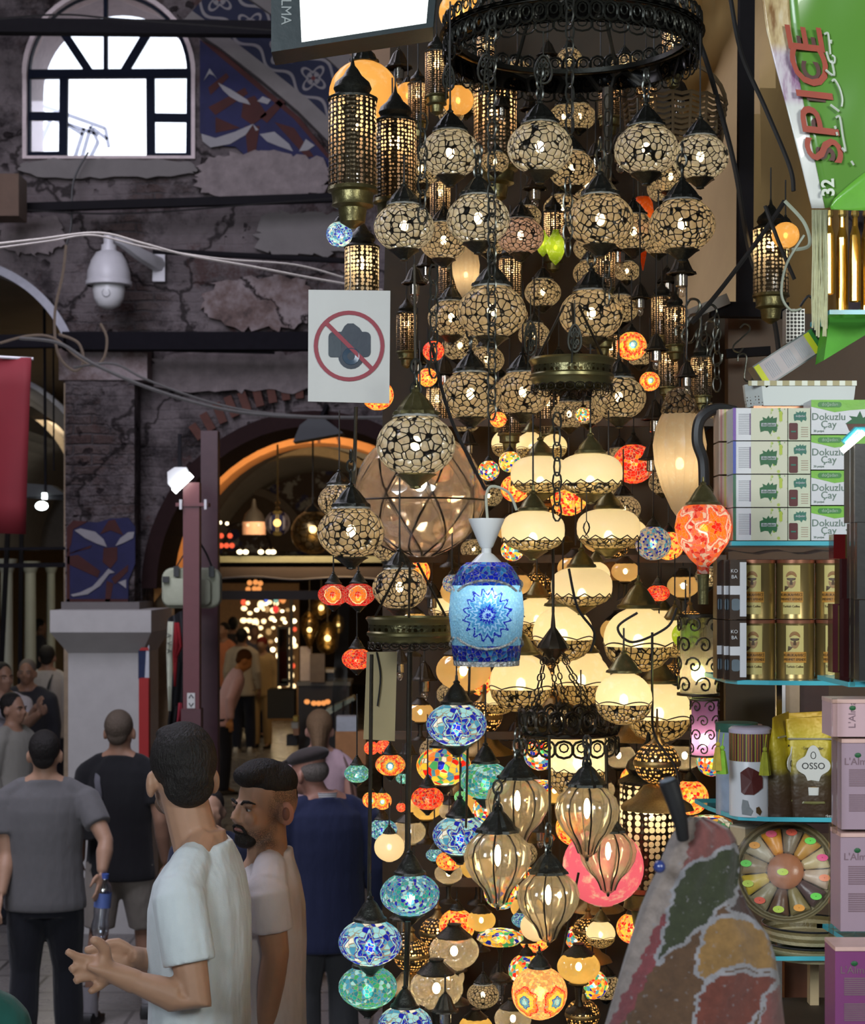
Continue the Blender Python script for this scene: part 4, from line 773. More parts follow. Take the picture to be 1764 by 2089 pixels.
eyes(t, xx); H, s, hr = xx[0], xx[1], xx[2]
er = hr @ Matrix.Rotation(-.55, 3, 'Z'); ear = part('ear', MB().ell(H(-.088, -.014, 1.612), (.009*s, .023*s, .035*s), 14, 10, er), skin('skin_ear', (.46, .21, .15)), t); part('painted_ear_shade', MB().ell(H(-.094, -.008, 1.612), (.006*s, .012*s, .020*s), 10, 8, er), skin('skin_painted_ear_shade', (.20, .085, .06)), ear)  # dark inner ellipsoid paints the shade inside the ear
m_ = MB(); m_.ell(H(0, .072, 1.535), (.036*s, .034*s, .026*s), 14, 10, hr); m_.ell(H(0, .084, 1.548), (.022*s, .024*s, .016*s), 12, 8, hr); m_.tube([H(-.030, .088, 1.556), H(-.020, .100, 1.578), H(0, .105, 1.582), H(.020, .100, 1.578), H(.030, .088, 1.556)], [.006*s, .0055*s, .005*s, .0055*s, .006*s], 8)
link('beard', remesh(m_, .0045, 'beard', HB, 2), t)
part('lips', MB().tube([H(-.019, .093, 1.566), H(-.007, .101, 1.569), H(.007, .101, 1.569), H(.019, .093, 1.566)], [.003*s, .0055*s, .0055*s, .003*s], 8), plain('lip', (.27, .11, .09), .45), t)
# --- others, near to far
t, xx = human('man in a grey T-shirt from behind, holding a water bottle by its neck', 92, 9.0, 1.735, 4, fabric('grey_tee', (.115, .112, .115), .7), 'short', DENIM, hair=HB, hstyle='crop', sk=SK, vox=.009, build=1.12, hem=.83,
      arms={'R': (P(216, 1716, 8.9), P(208, 1780, 8.82)), 'L': (P(14, 1742, 8.95), P(2, 1825, 8.85))}, feet=((-.12, -.02), (.11, .12)))
t = thing('water_bottle', P(208, 1852, 8.8), 'clear plastic water bottle with a blue label held by the man in grey', 'bottle'); k = 8.8/F; t.rotation_euler = (0, .10, 0)
part('plastic', MB().lathe([(.001, -62*k), (13*k, -60*k), (17*k, -52*k), (18*k, -36*k), (15*k, -20*k), (17*k, -4*k), (17*k, 28*k), (15*k, 44*k), (7*k, 56*k), (6*k, 64*k)], 18, mod=lambda a, z: 1+.03*math.sin(z*900)), glass('bottle_plastic', (.80, .86, .95), .25, .12), t)
part('label', MB().lathe([(17.4*k, 2*k), (17.4*k, 32*k)], 18), plain('blue_label', (.10, .16, .42), .4), t); part('cap', MB().lathe([(.001, 70*k), (7.5*k, 70*k), (7.5*k, 60*k)], 12), plain('blue_cap', (.05, .1, .35), .4), t)
t, xx = human('man in a black T-shirt and beige shorts walking away by the white pier', 245, 10.1, 1.785, -6, fabric('black_tee', (.012, .012, .014), .7), 'short', fabric('beige_shorts', (.27, .245, .21)), 'short', hair=hairm('hair_cropped', (.10, .075, .055)), hstyle='crop', sk=SK2, vox=.010, build=1.05, feet=((-.14, -.10), (.13, .14)))
part('bag_strap', MB().tube(bez([xx[5](Vector((-.10, .09, 1.44))), xx[5](Vector((-.11, -.0, 1.475))), xx[5](Vector((-.10, -.115, 1.40))), xx[5](Vector((-.085, -.135, 1.28))), xx[5](Vector((-.13, -.12, 1.10)))], 6), (.016, .004), 6), plain('grey_strap', (.10, .10, .115), .8), t)
part('shoulder_bag', soft_box(.11, .2, .08, .04), M_black, t, loc=(-.135, -.145, 1.16))
navyj = fabric('navy_jacket', (.017, .022, .058), .8)
t, xx = human('old man in a navy jacket and flat cap seen from behind, beside the lamps', 664, 8.5, 1.655, 14, navyj, 'long', fabric('grey_trousers', (.045, .047, .05)), hair=HG, hstyle='cap', sk=skin('skin_ruddy', (.34, .16, .11)), vox=.009, build=1.16, hem=.72, headrot=(-.05, 0, .80), nk=(-.085, .03, -.01))
m_ = MB(); m_.lathe([(.074, 1.47*xx[1]), (.070, 1.495*xx[1]), (.066, 1.525*xx[1])], 20); part('collar', m_, (lambda s: s.done(s.bsdf(s.mix(s.step(s.math('SINE', s.math('MULTIPLY', s.sep(s.obj())[2], 700)), -.1, .2), (.55, .55, .56), (.16, .15, .15)), .85)))(NT('striped_collar')), t)
t, xx = human('long haired woman in a pink top walking behind the old man in the flat cap', 652, 11.0, 1.71, 0, fabric('pink_top', (.52, .36, .40), .6), 'cap', fabric('tan_skirt', (.2, .12, .08)), hair=hairm('hair_long', (.19, .115, .06)), hstyle='long', sk=skin('skin_rosy', (.42, .22, .16)), vox=.010, build=.94)
part('shoulder_bag', soft_box(.22, .26, .12, .05), plain('brown_bag', (.10, .05, .035), .6), t, loc=(.25, -.05, .98)); part('bag_strap', MB().tube(bez([Vector((.22, -.05, 1.1)), Vector((.18, -.08, 1.35)), Vector((.13, 0, 1.46))], 5), .008, 5), MATS['brown_bag'], t)
t, xx = human('person in a green top cut off at the lower left corner', -215, 3.2, 1.62, 30, fabric('green_top', (.012, .075, .06), .8), 'short', DENIM, hair=HB, vox=.010, build=1.1, z0=.44)
# at the tunnel
human('person in a white shirt and dark trousers walking into the tunnel', 494, 25.2, 1.77, -8, fabric('white_shirt', (.44, .37, .29), .8), 'long', NAVYT, hair=HB, sk=SK2, vox=.014, build=.98, feet=((-.08, 0), (.10, .10)), shoes=plain('pale_shoe', (.5, .47, .42), .6))
human('man in a pink shirt bending forward at the dark post, lit orange', 452, 20.5, 1.72, -72, fabric('pink_shirt', (.62, .40, .46), .6), 'long', NAVYT, hair=hairm('hair_chestnut', (.10, .04, .015)), sk=skin('skin_painted_orange_light', (.50, .22, .08)), vox=.014, lean=.38, headrot=(-.35, 0, 0))  # orange lamplight is put into the skin colour
human('person in an orange top at the back of the tunnel', 455, 27, 1.80, 150, fabric('orange_top', (.60, .22, .11)), 'short', NAVYT, hair=HB, sk=SK2, vox=.018)
human('person in dark grey behind the man in the white shirt in the tunnel', 476, 28.5, 1.85, 0, fabric('charcoal_top', (.05, .045, .05)), 'long', NAVYT, hair=HB, sk=SK2, vox=.018)
human('shopper in a blue grey coat among the far lamps', 519, 27.6, 1.75, 200, fabric('bluegrey_coat', (.10, .10, .14)), 'long', NAVYT, hair=HG, sk=SK2, vox=.018)
human('woman in a patterned cream dress among the far lamps', 534, 25.9, 1.62, 170, fabric('cream_dress', (.48, .34, .17)), 'long', fabric('cream_dress', (.48, .34, .17)), hair=hairm('hair_red', (.2, .02, .015)), hstyle='long', sk=SK, vox=.018)
human('person in dark clothes standing behind the bearded man, arm bent', 430, 8.6, 1.45, 190, fabric('dark_navy_tee', (.02, .024, .05)), 'short', DENIM, hair=HB, sk=SK, vox=.011, z0=.06)
human('person in a faded red T-shirt, half hidden behind the red panel', 318, 14.2, 1.66, 200, fabric('faded_red_tee', (.26, .06, .06)), 'short', fabric('beige_shorts', (.27, .245, .21)), 'short', hair=HB, sk=SK2, vox=.013, arms={'L': (P(334, 1508, 14.0), P(306, 1580, 14.0))})
# group in the left arcade
t, xx = human('person in an off-white zipped jacket facing right at the left edge', 28, 13.0, 1.68, -115, fabric('offwhite_jacket', (.27, .26, .23), .8), 'long', DENIM, hair=HB, sk=SK2, vox=.011, build=1.0)
eyes(t, xx)
t, xx = human('man in a white shirt with a grey shoulder strap in the arcade', 6, 15.0, 1.80, -140, fabric('lilac_shirt', (.40, .37, .42), .8), 'short', NAVYT, hair=HB, sk=SK2, vox=.012, build=1.1, arms={'R': (P(64, 1465, 14.7), P(76, 1440, 14.5)), 'L': (P(50, 1480, 14.6), P(82, 1455, 14.4))})
part('bag_strap', MB().tube([Vector((.10, .10, 1.02)), Vector((.12, .135, 1.25)), Vector((.12, .09, 1.47)), Vector((.12, -.06, 1.48))], (.024, .006), 6), plain('grey_strap', (.10, .10, .115), .8), t)
eyes(t, xx)
t, xx = human('grey haired man in an open dark jacket walking towards us in the arcade', 55, 16.4, 1.76, 180, fabric('dark_jacket', (.035, .035, .042), .8), 'long', DENIM, hair=HG, sk=SK2, vox=.013, build=1.15); eyes(t, xx, HG)
t, xx = human('person in a white shirt with a black strap walking away beside the white pier', 97, 18.6, 1.80, 0, fabric('white_back_shirt', (.36, .34, .33), .8), 'long', NAVYT, hair=HB, sk=SK2, vox=.014)
part('bag_strap', MB().tube([Vector((.06, -.075, 1.50)), Vector((.04, -.15, 1.36)), Vector((0, -.15, 1.2)), Vector((-.06, -.145, 1.05))], (.018, .005), 6), M_black, t)
human('dark haired person in profile at the back of the arcade by the pier', 83, 29, 1.80, -70, fabric('slate_top', (.07, .07, .08)), 'long', NAVYT, hair=HB, sk=SK2, vox=.018)
# ================================================================== THE LAMP STALL
M_cap = plain('blackened_metal', (.035, .036, .030), .38, .75, var=.6, scale=14, bump=.5)
M_green_brass = plain('patina_brass', (.17, .15, .065), .33, .8, var=.4, scale=9, bump=.3)
M_bulb = glow('lamp_bulb', (1, .77, .46), 48); M_bulbw = glow('white_bulb', (1, .80, .50), 42); M_flame = glow('flame_bulb', (1, .78, .45), 40); M_bulbsoft = glow('soft_lamp_bulb', (1, .74, .42), 30)
def ooff(s): return s.vmath('ADD', s.obj(), s.comb(s.math('MULTIPLY', s.rnd(), 13.0), s.math('MULTIPLY', s.rnd(), 7.0), 0))
def lamp_shell(s, col, tr=.3, tl=.6, rough=.2, normal=None, gl=(.7, .7, .7)):
    """thin lamp glass: part clear, part translucent, part mirror"""
    a = s.mixs(tl, s.mixs(.35, s.gloss(gl, rough, normal), s.bsdf(gl, .5, 0, normal)), s.transl(col)); return s.mixs(tr, a, s.transp(col))
def filigree(name, col, scale=6.5, wire=.07, tr=.30, gl=(.62, .62, .58), petals=True):
    s = NT(name); o = ooff(s); v = s.voro(o, scale, 'DISTANCE_TO_EDGE', .85)[0]; f1 = s.voro(o, scale, 'F1', .85)[0]; w_ = s.math('MAXIMUM', s.step(v, wire, wire*.6), s.step(f1, .67, .75) if petals else 0.0); n = s.bump(s.math('MULTIPLY', f1, -1.0), .9, .035)
    g_ = lamp_shell(s, col, tr, .42, .20, n, gl)
    return s.done(s.mixs(w_, g_, s.bsdf((.030, .027, .022), .35, .6, n)))
F_sil = filigree('filigree_silver', (.80, .77, .66), 9, .075, gl=(.66, .68, .64)); F_warm = filigree('filigree_warm', (.80, .68, .48), 9.5, .085, .30, (.5, .45, .36)); F_pink = filigree('filigree_pink', (.80, .55, .48), 9, .08)
F_lace = filigree('lace_metal', (.95, .78, .45), 11, .10, .2)
def honey(name, col, sc, hole):
    s = NT(name); v = s.voro(ooff(s), sc, 'F1', .25)[0]; h = s.step(v, hole, hole*.85)
    return s.done(s.mixs(h, s.bsdf((.06, .045, .025), .4, .8, s.bump(v, .4, .02)), lamp_shell(s, col, .3, .8)))
H_warm = honey('pierced_cylinder', (.95, .66, .42), 11, .42); H_white = honey('honeycomb_white', (.95, .80, .58), 9, .50); H_gold = honey('pierced_gold', (1, .58, .2), 12, .40)
def opal(name, col, tex=.15, sc=7):
    s = NT(name); n = s.noise(ooff(s), sc, 5)[0]; c = s.mix(s.math('MULTIPLY', s.step(n, .5, .7), tex), col, (1, .97, .85))
    a = s.mixs(.72, s.bsdf(c, .25, 0, None, coat=.3), s.transl(c)); return s.done(s.mixs(.05, a, s.transp(c)))
W_opal = opal('opal_glass', (1, .90, .66), .1); W_alab = opal('alabaster_glass', (1, .88, .60), .5, 6); W_amber = opal('amber_glass', (.95, .60, .20), .3, 5); W_pink = opal('pink_glass', (1, .24, .45), 1.0, 5); W_green = opal('green_glass', (.42, .62, .04), .4, 5); W_orange = opal('orange_glass', (1, .20, .02), .3, 5); W_shell = opal('shell_glass', (.92, .78, .56), .4, 12)
def clear(name, tint, f, sc=0, rough=.06, tl=.15, col=(.9, .8, .6)):
    s = NT(name); o = ooff(s); nb = s.bump(s.voro(o, sc)[0], .5, .03) if sc else None; lw = s.n('ShaderNodeLayerWeight'); lw.inputs[0].default_value = .4
    a = s.mixs(s.math('ADD', s.math('MULTIPLY', lw.outputs['Facing'], .45), f), s.transp(tint), s.gloss((.9, .88, .82), rough, nb)); return s.done(s.mixs(tl, a, s.transl(col)))
G_melon = clear('smoked_clear_glass', (.84, .79, .70), .10, 0, .13, .20); G_crack = clear('crackle_glass', (.92, .84, .68), .14, 15, .12, .20, (.95, .82, .58)); G_cage = clear('blown_glass', (.84, .72, .64), .26, 5, .14, .26, (.80, .62, .48)); G_gold = clear('gold_cut_glass', (1, .74, .28), .1, 9, .12, .5, (1, .68, .2)); G_stripe = clear('striped_gold_glass', (.95, .72, .36), .2, 0, .12, .4, (.95, .65, .28))
def mosaic(name, cols, scale=9, ros=None, rc=None, n=6, z0=0.0, R0=.24, grout=(.30, .28, .24), tl=.72, edge=.05, pts=6, amp=.26):
    s = NT(name); o = ooff(s) if not ros else s.obj(); ve = s.voro(o, scale, 'DISTANCE_TO_EDGE')[0]; vf = s.voro(o, scale); rnd = s.sep(vf[1])[0]
    k = len(cols); col = s.ramp(rnd, [(i/k, c) for i, c in enumerate(cols)], True)
    if ros:
        x, y, z = s.sep(s.obj()); th = s.math('ARCTAN2', y, x); t_ = s.math('ADD', s.math('MULTIPLY', th, n/(2*PI)), n/4+.5+20); f_ = s.math('SUBTRACT', s.math('FRACT', t_), .5)
        u = s.math('MULTIPLY', f_, PI/n); v = s.math('SUBTRACT', z, z0); r = s.math('DIVIDE', s.math('SQRT', s.math('ADD', s.math('MULTIPLY', u, u), s.math('MULTIPLY', v, v))), R0); a = s.math('ARCTAN2', v, u)
        st = s.math('MULTIPLY', r, s.math('ADD', 1.0, s.math('MULTIPLY', s.math('COSINE', s.math('MULTIPLY', a, pts)), amp))); st = s.math('ADD', st, s.math('MULTIPLY', s.math('SUBTRACT', rnd, .5), .10))
        rcol = s.ramp(st, [(p, c) for p, c in rc], True); col = s.mix(s.step(st, .99, .97), col, rcol)
    g_ = s.step(ve, edge, edge*.5); n_ = s.bump(vf[0], .6, .03); c2 = s.mix(g_, col, grout)
    return s.done(s.mixs(.06, s.mixs(tl, s.bsdf(c2, .12, 0, n_, coat=.6), s.transl(c2)), s.transp(c2)))
DB, LB, SK_, WH, TE, GR = (.01, .02, .42), (.06, .30, .58), (.30, .66, .82), (.80, .86, .88), (.02, .32, .34), (.05, .38, .16)
RD, OR, YE, PU = (.75, .02, .01), (.95, .22, .02), (1, .62, .06), (.20, .03, .45)
Mz = dict(
    bluestar=mosaic('mosaic_blue_star', [SK_, WH, LB, DB, SK_], 10, True, [(0, DB), (.25, LB), (.45, DB), (.72, SK_), (.86, DB)], 5),
    teal=mosaic('mosaic_teal', [TE, LB, (.02, .20, .30), GR, SK_], 15), bluecrack=mosaic('mosaic_blue_crackle', [LB, TE, DB, SK_, (.03, .2, .4)], 17),
    red=mosaic('mosaic_red', [RD, OR, RD, (.9, .10, .02), (.35, .01, .01)], 12), redring=mosaic('mosaic_red_ring', [(.35, .005, .01), (.5, .01, .01)], 12, True, [(0, (.6, .02, .01)), (.3, OR), (.8, (.95, .75, .5)), (.9, (.4, .01, .01))], 3, 0, .32, amp=.03),
    sun=mosaic('mosaic_sunburst', [YE, OR, (.55, .35, .10), RD], 14, True, [(0, SK_), (.22, LB), (.40, YE), (.62, OR), (.82, RD)], 3, 0, .33, pts=12, amp=.10),
    multi=mosaic('mosaic_multi', [YE, OR, RD, LB, WH, GR, YE, DB], 9), yellow=mosaic('mosaic_yellow', [YE, (.9, .7, .3), OR, YE, GR, WH, DB], 10),
    whitemix=mosaic('mosaic_white_mix', [WH, WH, YE, RD, WH, GR, OR, DB], 8, tl=.3), orange=mosaic('mosaic_orange', [OR, YE, RD, (.9, .45, .1)], 13), plate=mosaic('mosaic_plate', [(.45, .40, .36), DB, (.5, .45, .4), LB, (.2, .2, .3)], 15, tl=.45),
    owl=mosaic('mosaic_owl', [(.85, .48, .15), (.80, .35, .12), (.9, .6, .2), (.6, .3, .1)], 22, True, [(0, SK_), (.20, LB), (.36, DB), (.42, YE), (.66, OR), (.86, RD)], 5, -.08, .27, pts=6, amp=.08), green=mosaic('mosaic_green', [GR, (.1, .5, .15), TE, (.2, .6, .2)], 16),
    redstar=mosaic('mosaic_red_star', [(.85, .16, .10), (.75, .60, .55), (.9, .2, .05), (.6, .04, .03)], 13, True, [(0, RD), (.22, OR), (.62, (.95, .15, .08)), (.74, (.75, .7, .68)), (.86, (.75, .2, .18))], 4, .05, .34, grout=(.50, .38, .36), pts=5, amp=.30, edge=.022),
    bell=mosaic('mosaic_bell', [SK_, (.36, .70, .82), (.28, .60, .76)], 30, True, [(0, DB), (.1, (.35, .6, .8)), (.2, DB), (.34, LB), (.5, (.4, .66, .85)), (.6, LB), (.74, SK_), (.86, DB)], 3, -.02, .32, grout=(.2, .42, .55), pts=16, amp=.13, edge=.03, tl=.6),
    bellband=mosaic('mosaic_bell_band', [DB, (.02, .08, .45), LB, DB], 16, tl=.55), belltrim=mosaic('mosaic_mirror_trim', [(.75, .75, .72), (.6, .66, .68), (.85, .82, .78)], 18, tl=.3))
def glob(h, r0=.2, n=14, p=2.0):                          # rounded profile of unit width and height h, with openings of radius r0
    o = []
    for i in range(n+1):
        t_ = -PI/2+PI*i/n; r = .5*abs(math.cos(t_))**(2/p); z = h/2*(1 if t_ > 0 else -1)*abs(math.sin(t_))**(2/p); o.append((max(r, r0), z))
    return o
KIND = {}
def kind(name):
    if name in KIND: return KIND[name]
    P_ = []; A = lambda n, mb, mt, sm=True: P_.append((n, mb.mesh(n, mt, sm)))
    flute = lambda k_, a_: (lambda t_, z: 1+a_*math.cos(k_*t_))
    def cap(zb, mt=M_cap, w_=.27, h_=.30, fl=(12, .07)): A('cap', MB().lathe([(w_*.9, zb), (w_*1.05, zb+.01), (w_, zb+.05), (w_*.86, zb+.07), (w_*.74, zb+.13), (w_*.42, zb+h_*.8), (w_*.18, zb+h_)], 24, mod=flute(*fl)).lathe([(.05, zb+h_), (.06, zb+h_+.03), (.025, zb+h_+.06), (.02, zb+h_+.14)], 8), mt)
    def cup(zt, mt=M_cap, w_=.23, h_=.20): A('finial', MB().lathe([(w_, zt), (w_*1.1, zt-.02), (w_*.85, zt-.05), (w_*.5, zt-h_*.6), (w_*.28, zt-h_*.8), (w_*.3, zt-h_*.9), (.002, zt-h_)], 16, mod=flute(8, .06)), mt)
    def bulb(z=0, r=.075, mt=M_bulb, h=1.35): A('bulb', MB().ell((0, 0, z), (r, r, r*h), 10, 8), mt)
    def zig(z, r, n=12, h=.035): A('lace_rim', MB().tube([(math.cos(2*PI*i/(2*n))*r, math.sin(2*PI*i/(2*n))*r, z+(h if i % 2 else -h)) for i in range(2*n)], .010, 5, closed=True), M_bronze)
    base, _, var = name.partition(':')
    if base in ('fil', 'filbig'):
        mt = {'': F_sil, 'warm': F_warm, 'pink': F_pink}[var]; A('shade', MB().lathe(glob(.80, .17), 32), mt); A('collar', MB().lathe([(.30, .345), (.26, .385), (.18, .40)], 24), plain('frosted_neck', (.42, .42, .38), .3))
        cap(.37, M_green_brass if base == 'filbig' else M_cap, .27); cup(-.36, M_green_brass if base == 'filbig' else M_cap); bulb(.02, .07)
    elif base == 'bun':
        A('shade', MB().lathe(glob(.62, .16, 16, 2.6), 32), W_opal); A('lace_band', MB().lathe([(.475, -.16), (.40, -.245), (.28, -.30), (.20, -.315)], 32), F_lace); zig(-.15, .49)
        cap(.30, M_green_brass, .23, .27, (24, .01)); cup(-.31, M_green_brass, .21, .17); bulb(-.13, .075, M_bulbw)
    elif base == 'alab':
        A('shade', MB().lathe(glob(.92, .15, 16), 32), W_alab); A('lace_band', MB().lathe([(.495, -.10), (.46, -.24), (.35, -.37), (.22, -.435), (.12, -.455)], 32), F_lace)
        A('lace_rim', MB().tube([(math.cos(2*PI*i/48)*.50, math.sin(2*PI*i/48)*.50, -.09+.05*abs(math.sin(4*PI*i/48*1.5))) for i in range(48)], .010, 5, closed=True), M_bronze); cap(.44, M_green_brass, .30, .34, (24, .01)); bulb(-.03, .08, M_bulbw)
    elif base == 'lacecyl':
        A('shade', MB().lathe([(.12, -.62), (.36, -.52), (.5, -.36), (.5, .45), (.46, .5), (.2, .52)], 32), W_alab); A('lace_band', MB().lathe([(.505, -.12), (.51, -.36), (.36, -.53), (.12, -.63)], 32), F_lace); zig(-.11, .51, 10, .04); bulb(0, .10, M_bulbw); cap(.5, M_bronze, .3)
    elif base == 'melon':
        pr = [(.19, .40), (.30, .36), (.44, .22), (.49, .05), (.46, -.12), (.36, -.30), (.24, -.42), (.18, -.52), (.13, -.64), (.06, -.70), (.002, -.71)]
        lob = lambda t_, z: 1+(.12*(abs(math.cos(4*t_))**.7-.6)*max(0, min(1, (z+.66)*2.6)))
        A('glass_shade', MB().lathe(pr, 64, mod=lob), G_melon); m_ = MB()
        for i in range(8):
            a = PI/8+i*PI/4; m_.tube([(math.cos(a)*r*lob(a, z)*1.005, math.sin(a)*r*lob(a, z)*1.005, z) for r, z in pr[:-2]], .014, 5)
        A('wire_ribs', m_, M_bronze); cap(.39, M_cap, .30, .33, (14, .10)); A('finial', MB().ell((0, 0, -.72), (.03, .03, .05), 8, 6), M_cap); bulb(.05, .05, M_flame, 3.2)
    elif base == 'mos':
        A('shade', MB().lathe(glob(.72, .16, 16), 36), Mz[var]); cap(.33, M_cap, .26, .34, (24, .01)); cup(-.33, M_cap, .22, .22); bulb(-.08, .085, M_bulbw)
    elif base == 'ball':
        A('shade', MB().lathe(glob(.95, .10, 16), 36), Mz[var]); cap(.44, M_cap, .2, .25, (24, .01)); bulb(-.02, .10, M_bulbw)
    elif base == 'dish':
        A('shade', MB().lathe([(.12, -.02), (.38, .0), (.5, .10), (.47, .20), (.3, .28), (.1, .30)], 36), Mz[var]); A('stem', MB().lathe([(.10, -.02), (.04, -.2), (.05, -.6), (.22, -.7), (.24, -.74), (.01, -.74)], 16), M_bronze); bulb(.12, .08, M_bulbw)
    elif base == 'glassball':
        mt = {'pink': W_pink, 'amber': W_amber, 'green': W_green, 'opal': W_opal}[var]; A('shade', MB().lathe(glob(.95, .12, 16), 36), mt); cap(.44, M_cap, .2, .25); bulb(0, .08, M_bulbsoft)
    elif base == 'clear':
        A('glass_shade', MB().lathe(glob(.74, .20, 16), 32), {'': G_crack, 'gold': G_gold, 'stripe': G_stripe}[var]); A('collar', MB().lathe([(.34, .27), (.36, .30), (.28, .36), (.19, .44), (.13, .50), (.14, .54), (.02, .56)], 20, mod=flute(10, .05)), M_bronze)
        A('base', MB().lathe([(.21, -.36), (.24, -.39), (.10, -.46), (.07, -.75), (.12, -.9), (.30, -1.0), (.32, -1.05), (.01, -1.05)], 20), M_bronze); bulb(0, .075, M_bulbw)
    elif base == 'cyl':
        mt = {'': H_warm, 'white': H_white}[var]; A('shade', MB().lathe([(.49, -.95), (.5, -.9), (.5, .88), (.46, .94)], 32), mt); A('dome', MB().lathe([(.52, .90), (.53, .95), (.40, 1.02), (.34, 1.06), (.40, 1.16), (.36, 1.28), (.20, 1.42), (.12, 1.56), (.05, 1.64), (.02, 1.8)], 24), M_cap)
        A('bottom_band', MB().lathe([(.51, -.90), (.53, -.98), (.44, -1.02), (.42, -1.2), (.44, -1.28), (.30, -1.34), (.26, -1.62), (.05, -1.75)], 24), M_green_brass); bulb(.45, .13, M_bulb)
    elif base == 'cage':
        def pg(t_, z): return 1+.045*abs(math.cos(4.5*t_+4*z)*math.cos(4.5*t_-4*z))
        A('glass_globe', MB().lathe(glob(.98, .12, 22), 72, mod=pg), G_cage); m_ = MB()
        for i in range(9):
            for sg in (1, -1): m_.tube([(math.cos(2*PI*i/9+sg*.5*q)*r*1.01, math.sin(2*PI*i/9+sg*.5*q)*r*1.01, z) for r, z, q in [(.5*math.cos(q*1.0), .49*math.sin(q*1.0), q) for q in [-1.4+2.8*j/14 for j in range(15)]]], .008, 4)
        m_.tube([(math.cos(2*PI*i/40)*.515, math.sin(2*PI*i/40)*.515, -.05) for i in range(40)], .007, 5, closed=True); m_.tube([(math.cos(2*PI*i/24)*.2, math.sin(2*PI*i/24)*.2, -.44) for i in range(24)], .01, 5, closed=True)
        A('wire_cage', m_, M_bronze); cap(.45, M_cap, .15, .2); bulb(.10, .06, M_bulbw)
    elif base == 'tear':
        mt = {'shell': W_shell, 'redstar': Mz['redstar'], 'orange': W_orange, 'green': W_green}[var]
        if var == 'redstar': A('shade', MB().lathe([(.10, -.78), (.11, -.62), (.24, -.50), (.44, -.22), (.5, .05), (.46, .28), (.36, .42), (.22, .46)], 36), mt); A('collar', MB().lathe([(.09, -1.3), (.10, -.9), (.115, -.78), (.10, -.76)], 14), M_green_brass); cap(.44, M_green_brass, .30, .36, (24, .01))
        elif var == 'shell': A('shade', MB().lathe([(.02, -1.15), (.16, -.95), (.34, -.55), (.47, -.1), (.5, .25), (.44, .6), (.34, .82), (.3, .88)], 48, mod=flute(16, .03)), mt); A('collar', MB().lathe([(.33, .82), (.36, .9), (.3, 1.1), (.24, 1.25), (.05, 1.35)], 20), F_warm)
        elif var == 'orange': A('shade', MB().lathe([(.02, -2.0), (.14, -1.4), (.22, -.8), (.36, -.2), (.5, .5), (.44, 1.0), (.3, 1.25)], 24), mt)
        else: A('shade', MB().lathe([(.02, -.9), (.3, -.6), (.5, -.1), (.42, .4), (.2, .7), (.15, .9)], 24), mt)
        bulb(0 if var != 'shell' else -.1, .085, M_bulbw if var != 'shell' else M_bulbsoft)
    elif base == 'perf':
        A('shade', MB().lathe(glob(.92, .08, 16), 32), H_gold); A('equator', MB().lathe([(.505, -.06), (.52, -.03), (.52, .03), (.505, .06)], 32), M_brass); A('neck', MB().lathe([(.2, .42), (.12, .5), (.07, .62), (.10, .68), (.03, .76), (.03, 1.0)], 16), M_brass); A('base', MB().lathe([(.12, -.44), (.3, -.5), (.34, -.56), (.5, -.75), (.75, -.9), (.8, -1.0), (.01, -1.0)], 28, mod=flute(20, .03)), M_brass); bulb(0, .10, M_bulb)
    elif base == 'scroll':
        mt = {'green': clear('green_candle_glass', (.45, .65, .25), .12), 'purple': clear('purple_candle_glass', (.65, .38, .72), .12, 0, .06, .35, (.8, .4, .9)), 'plain': G_melon}[var]; A('glass_cylinder', MB().lathe([(.44, -.95), (.44, .95)], 28), mt); m_ = MB()
        for i in range(6):
            for j in range(4):
                a0 = 2*PI*(i+.5*(j % 2))/6; z0 = -.72+j*.48
                m_.tube([(math.cos(a0+q*.046*math.cos(q))*.49, math.sin(a0+q*.046*math.cos(q))*.49, z0+q*.024*math.sin(q)) for q in [k_*.55 for k_ in range(18)]], .026, 5)
        for z in (-.95, .95): m_.lathe([(.46, z-.03), (.52, z-.03), (.52, z+.03), (.46, z+.03)], 28)
        A('scrollwork', m_, M_bronze); bulb(-.45, .17, M_bulbw, 1.2)
    elif base == 'hang':                                   # unlit dark lantern top used in the thick of the stall
        cap(0, M_bronze, .36, .5, (12, .05)); A('socket', MB().lathe([(.16, 0), (.16, -.3), (.13, -.32), (.01, -.32)], 12), plain('chrome_socket', (.5, .46, .4), .15, 1, var=.1)); A('bulb_glass', MB().ell((0, 0, -.42), (.12, .12, .17), 10, 8), glass('clear_bulb', (.95, .9, .8), .15))
    KIND[name] = P_; return P_
CORD = MB().tube([(0, 0, 0), (0, 0, 1)], 1, 6).mesh('cord', M_blackcable)
LINKM = plain('chain_metal', (.12, .125, .11), .3, .9, var=.3)
def chain_mesh(n, ln=.030, r=.0028, wd=.010):
    m_ = MB()
    for i in range(n):
        c = -i*ln*.78; pts = []
        for j in range(10):
            a = 2*PI*j/10; x, z = wd*math.cos(a), (ln/2)*math.sin(a); pts.append((x, 0, c+z) if i % 2 == 0 else (0, x, c+z))
        m_.tube(pts, r, 5, closed=True)
    return m_.mesh('chain_links', LINKM)
LAMPS = []
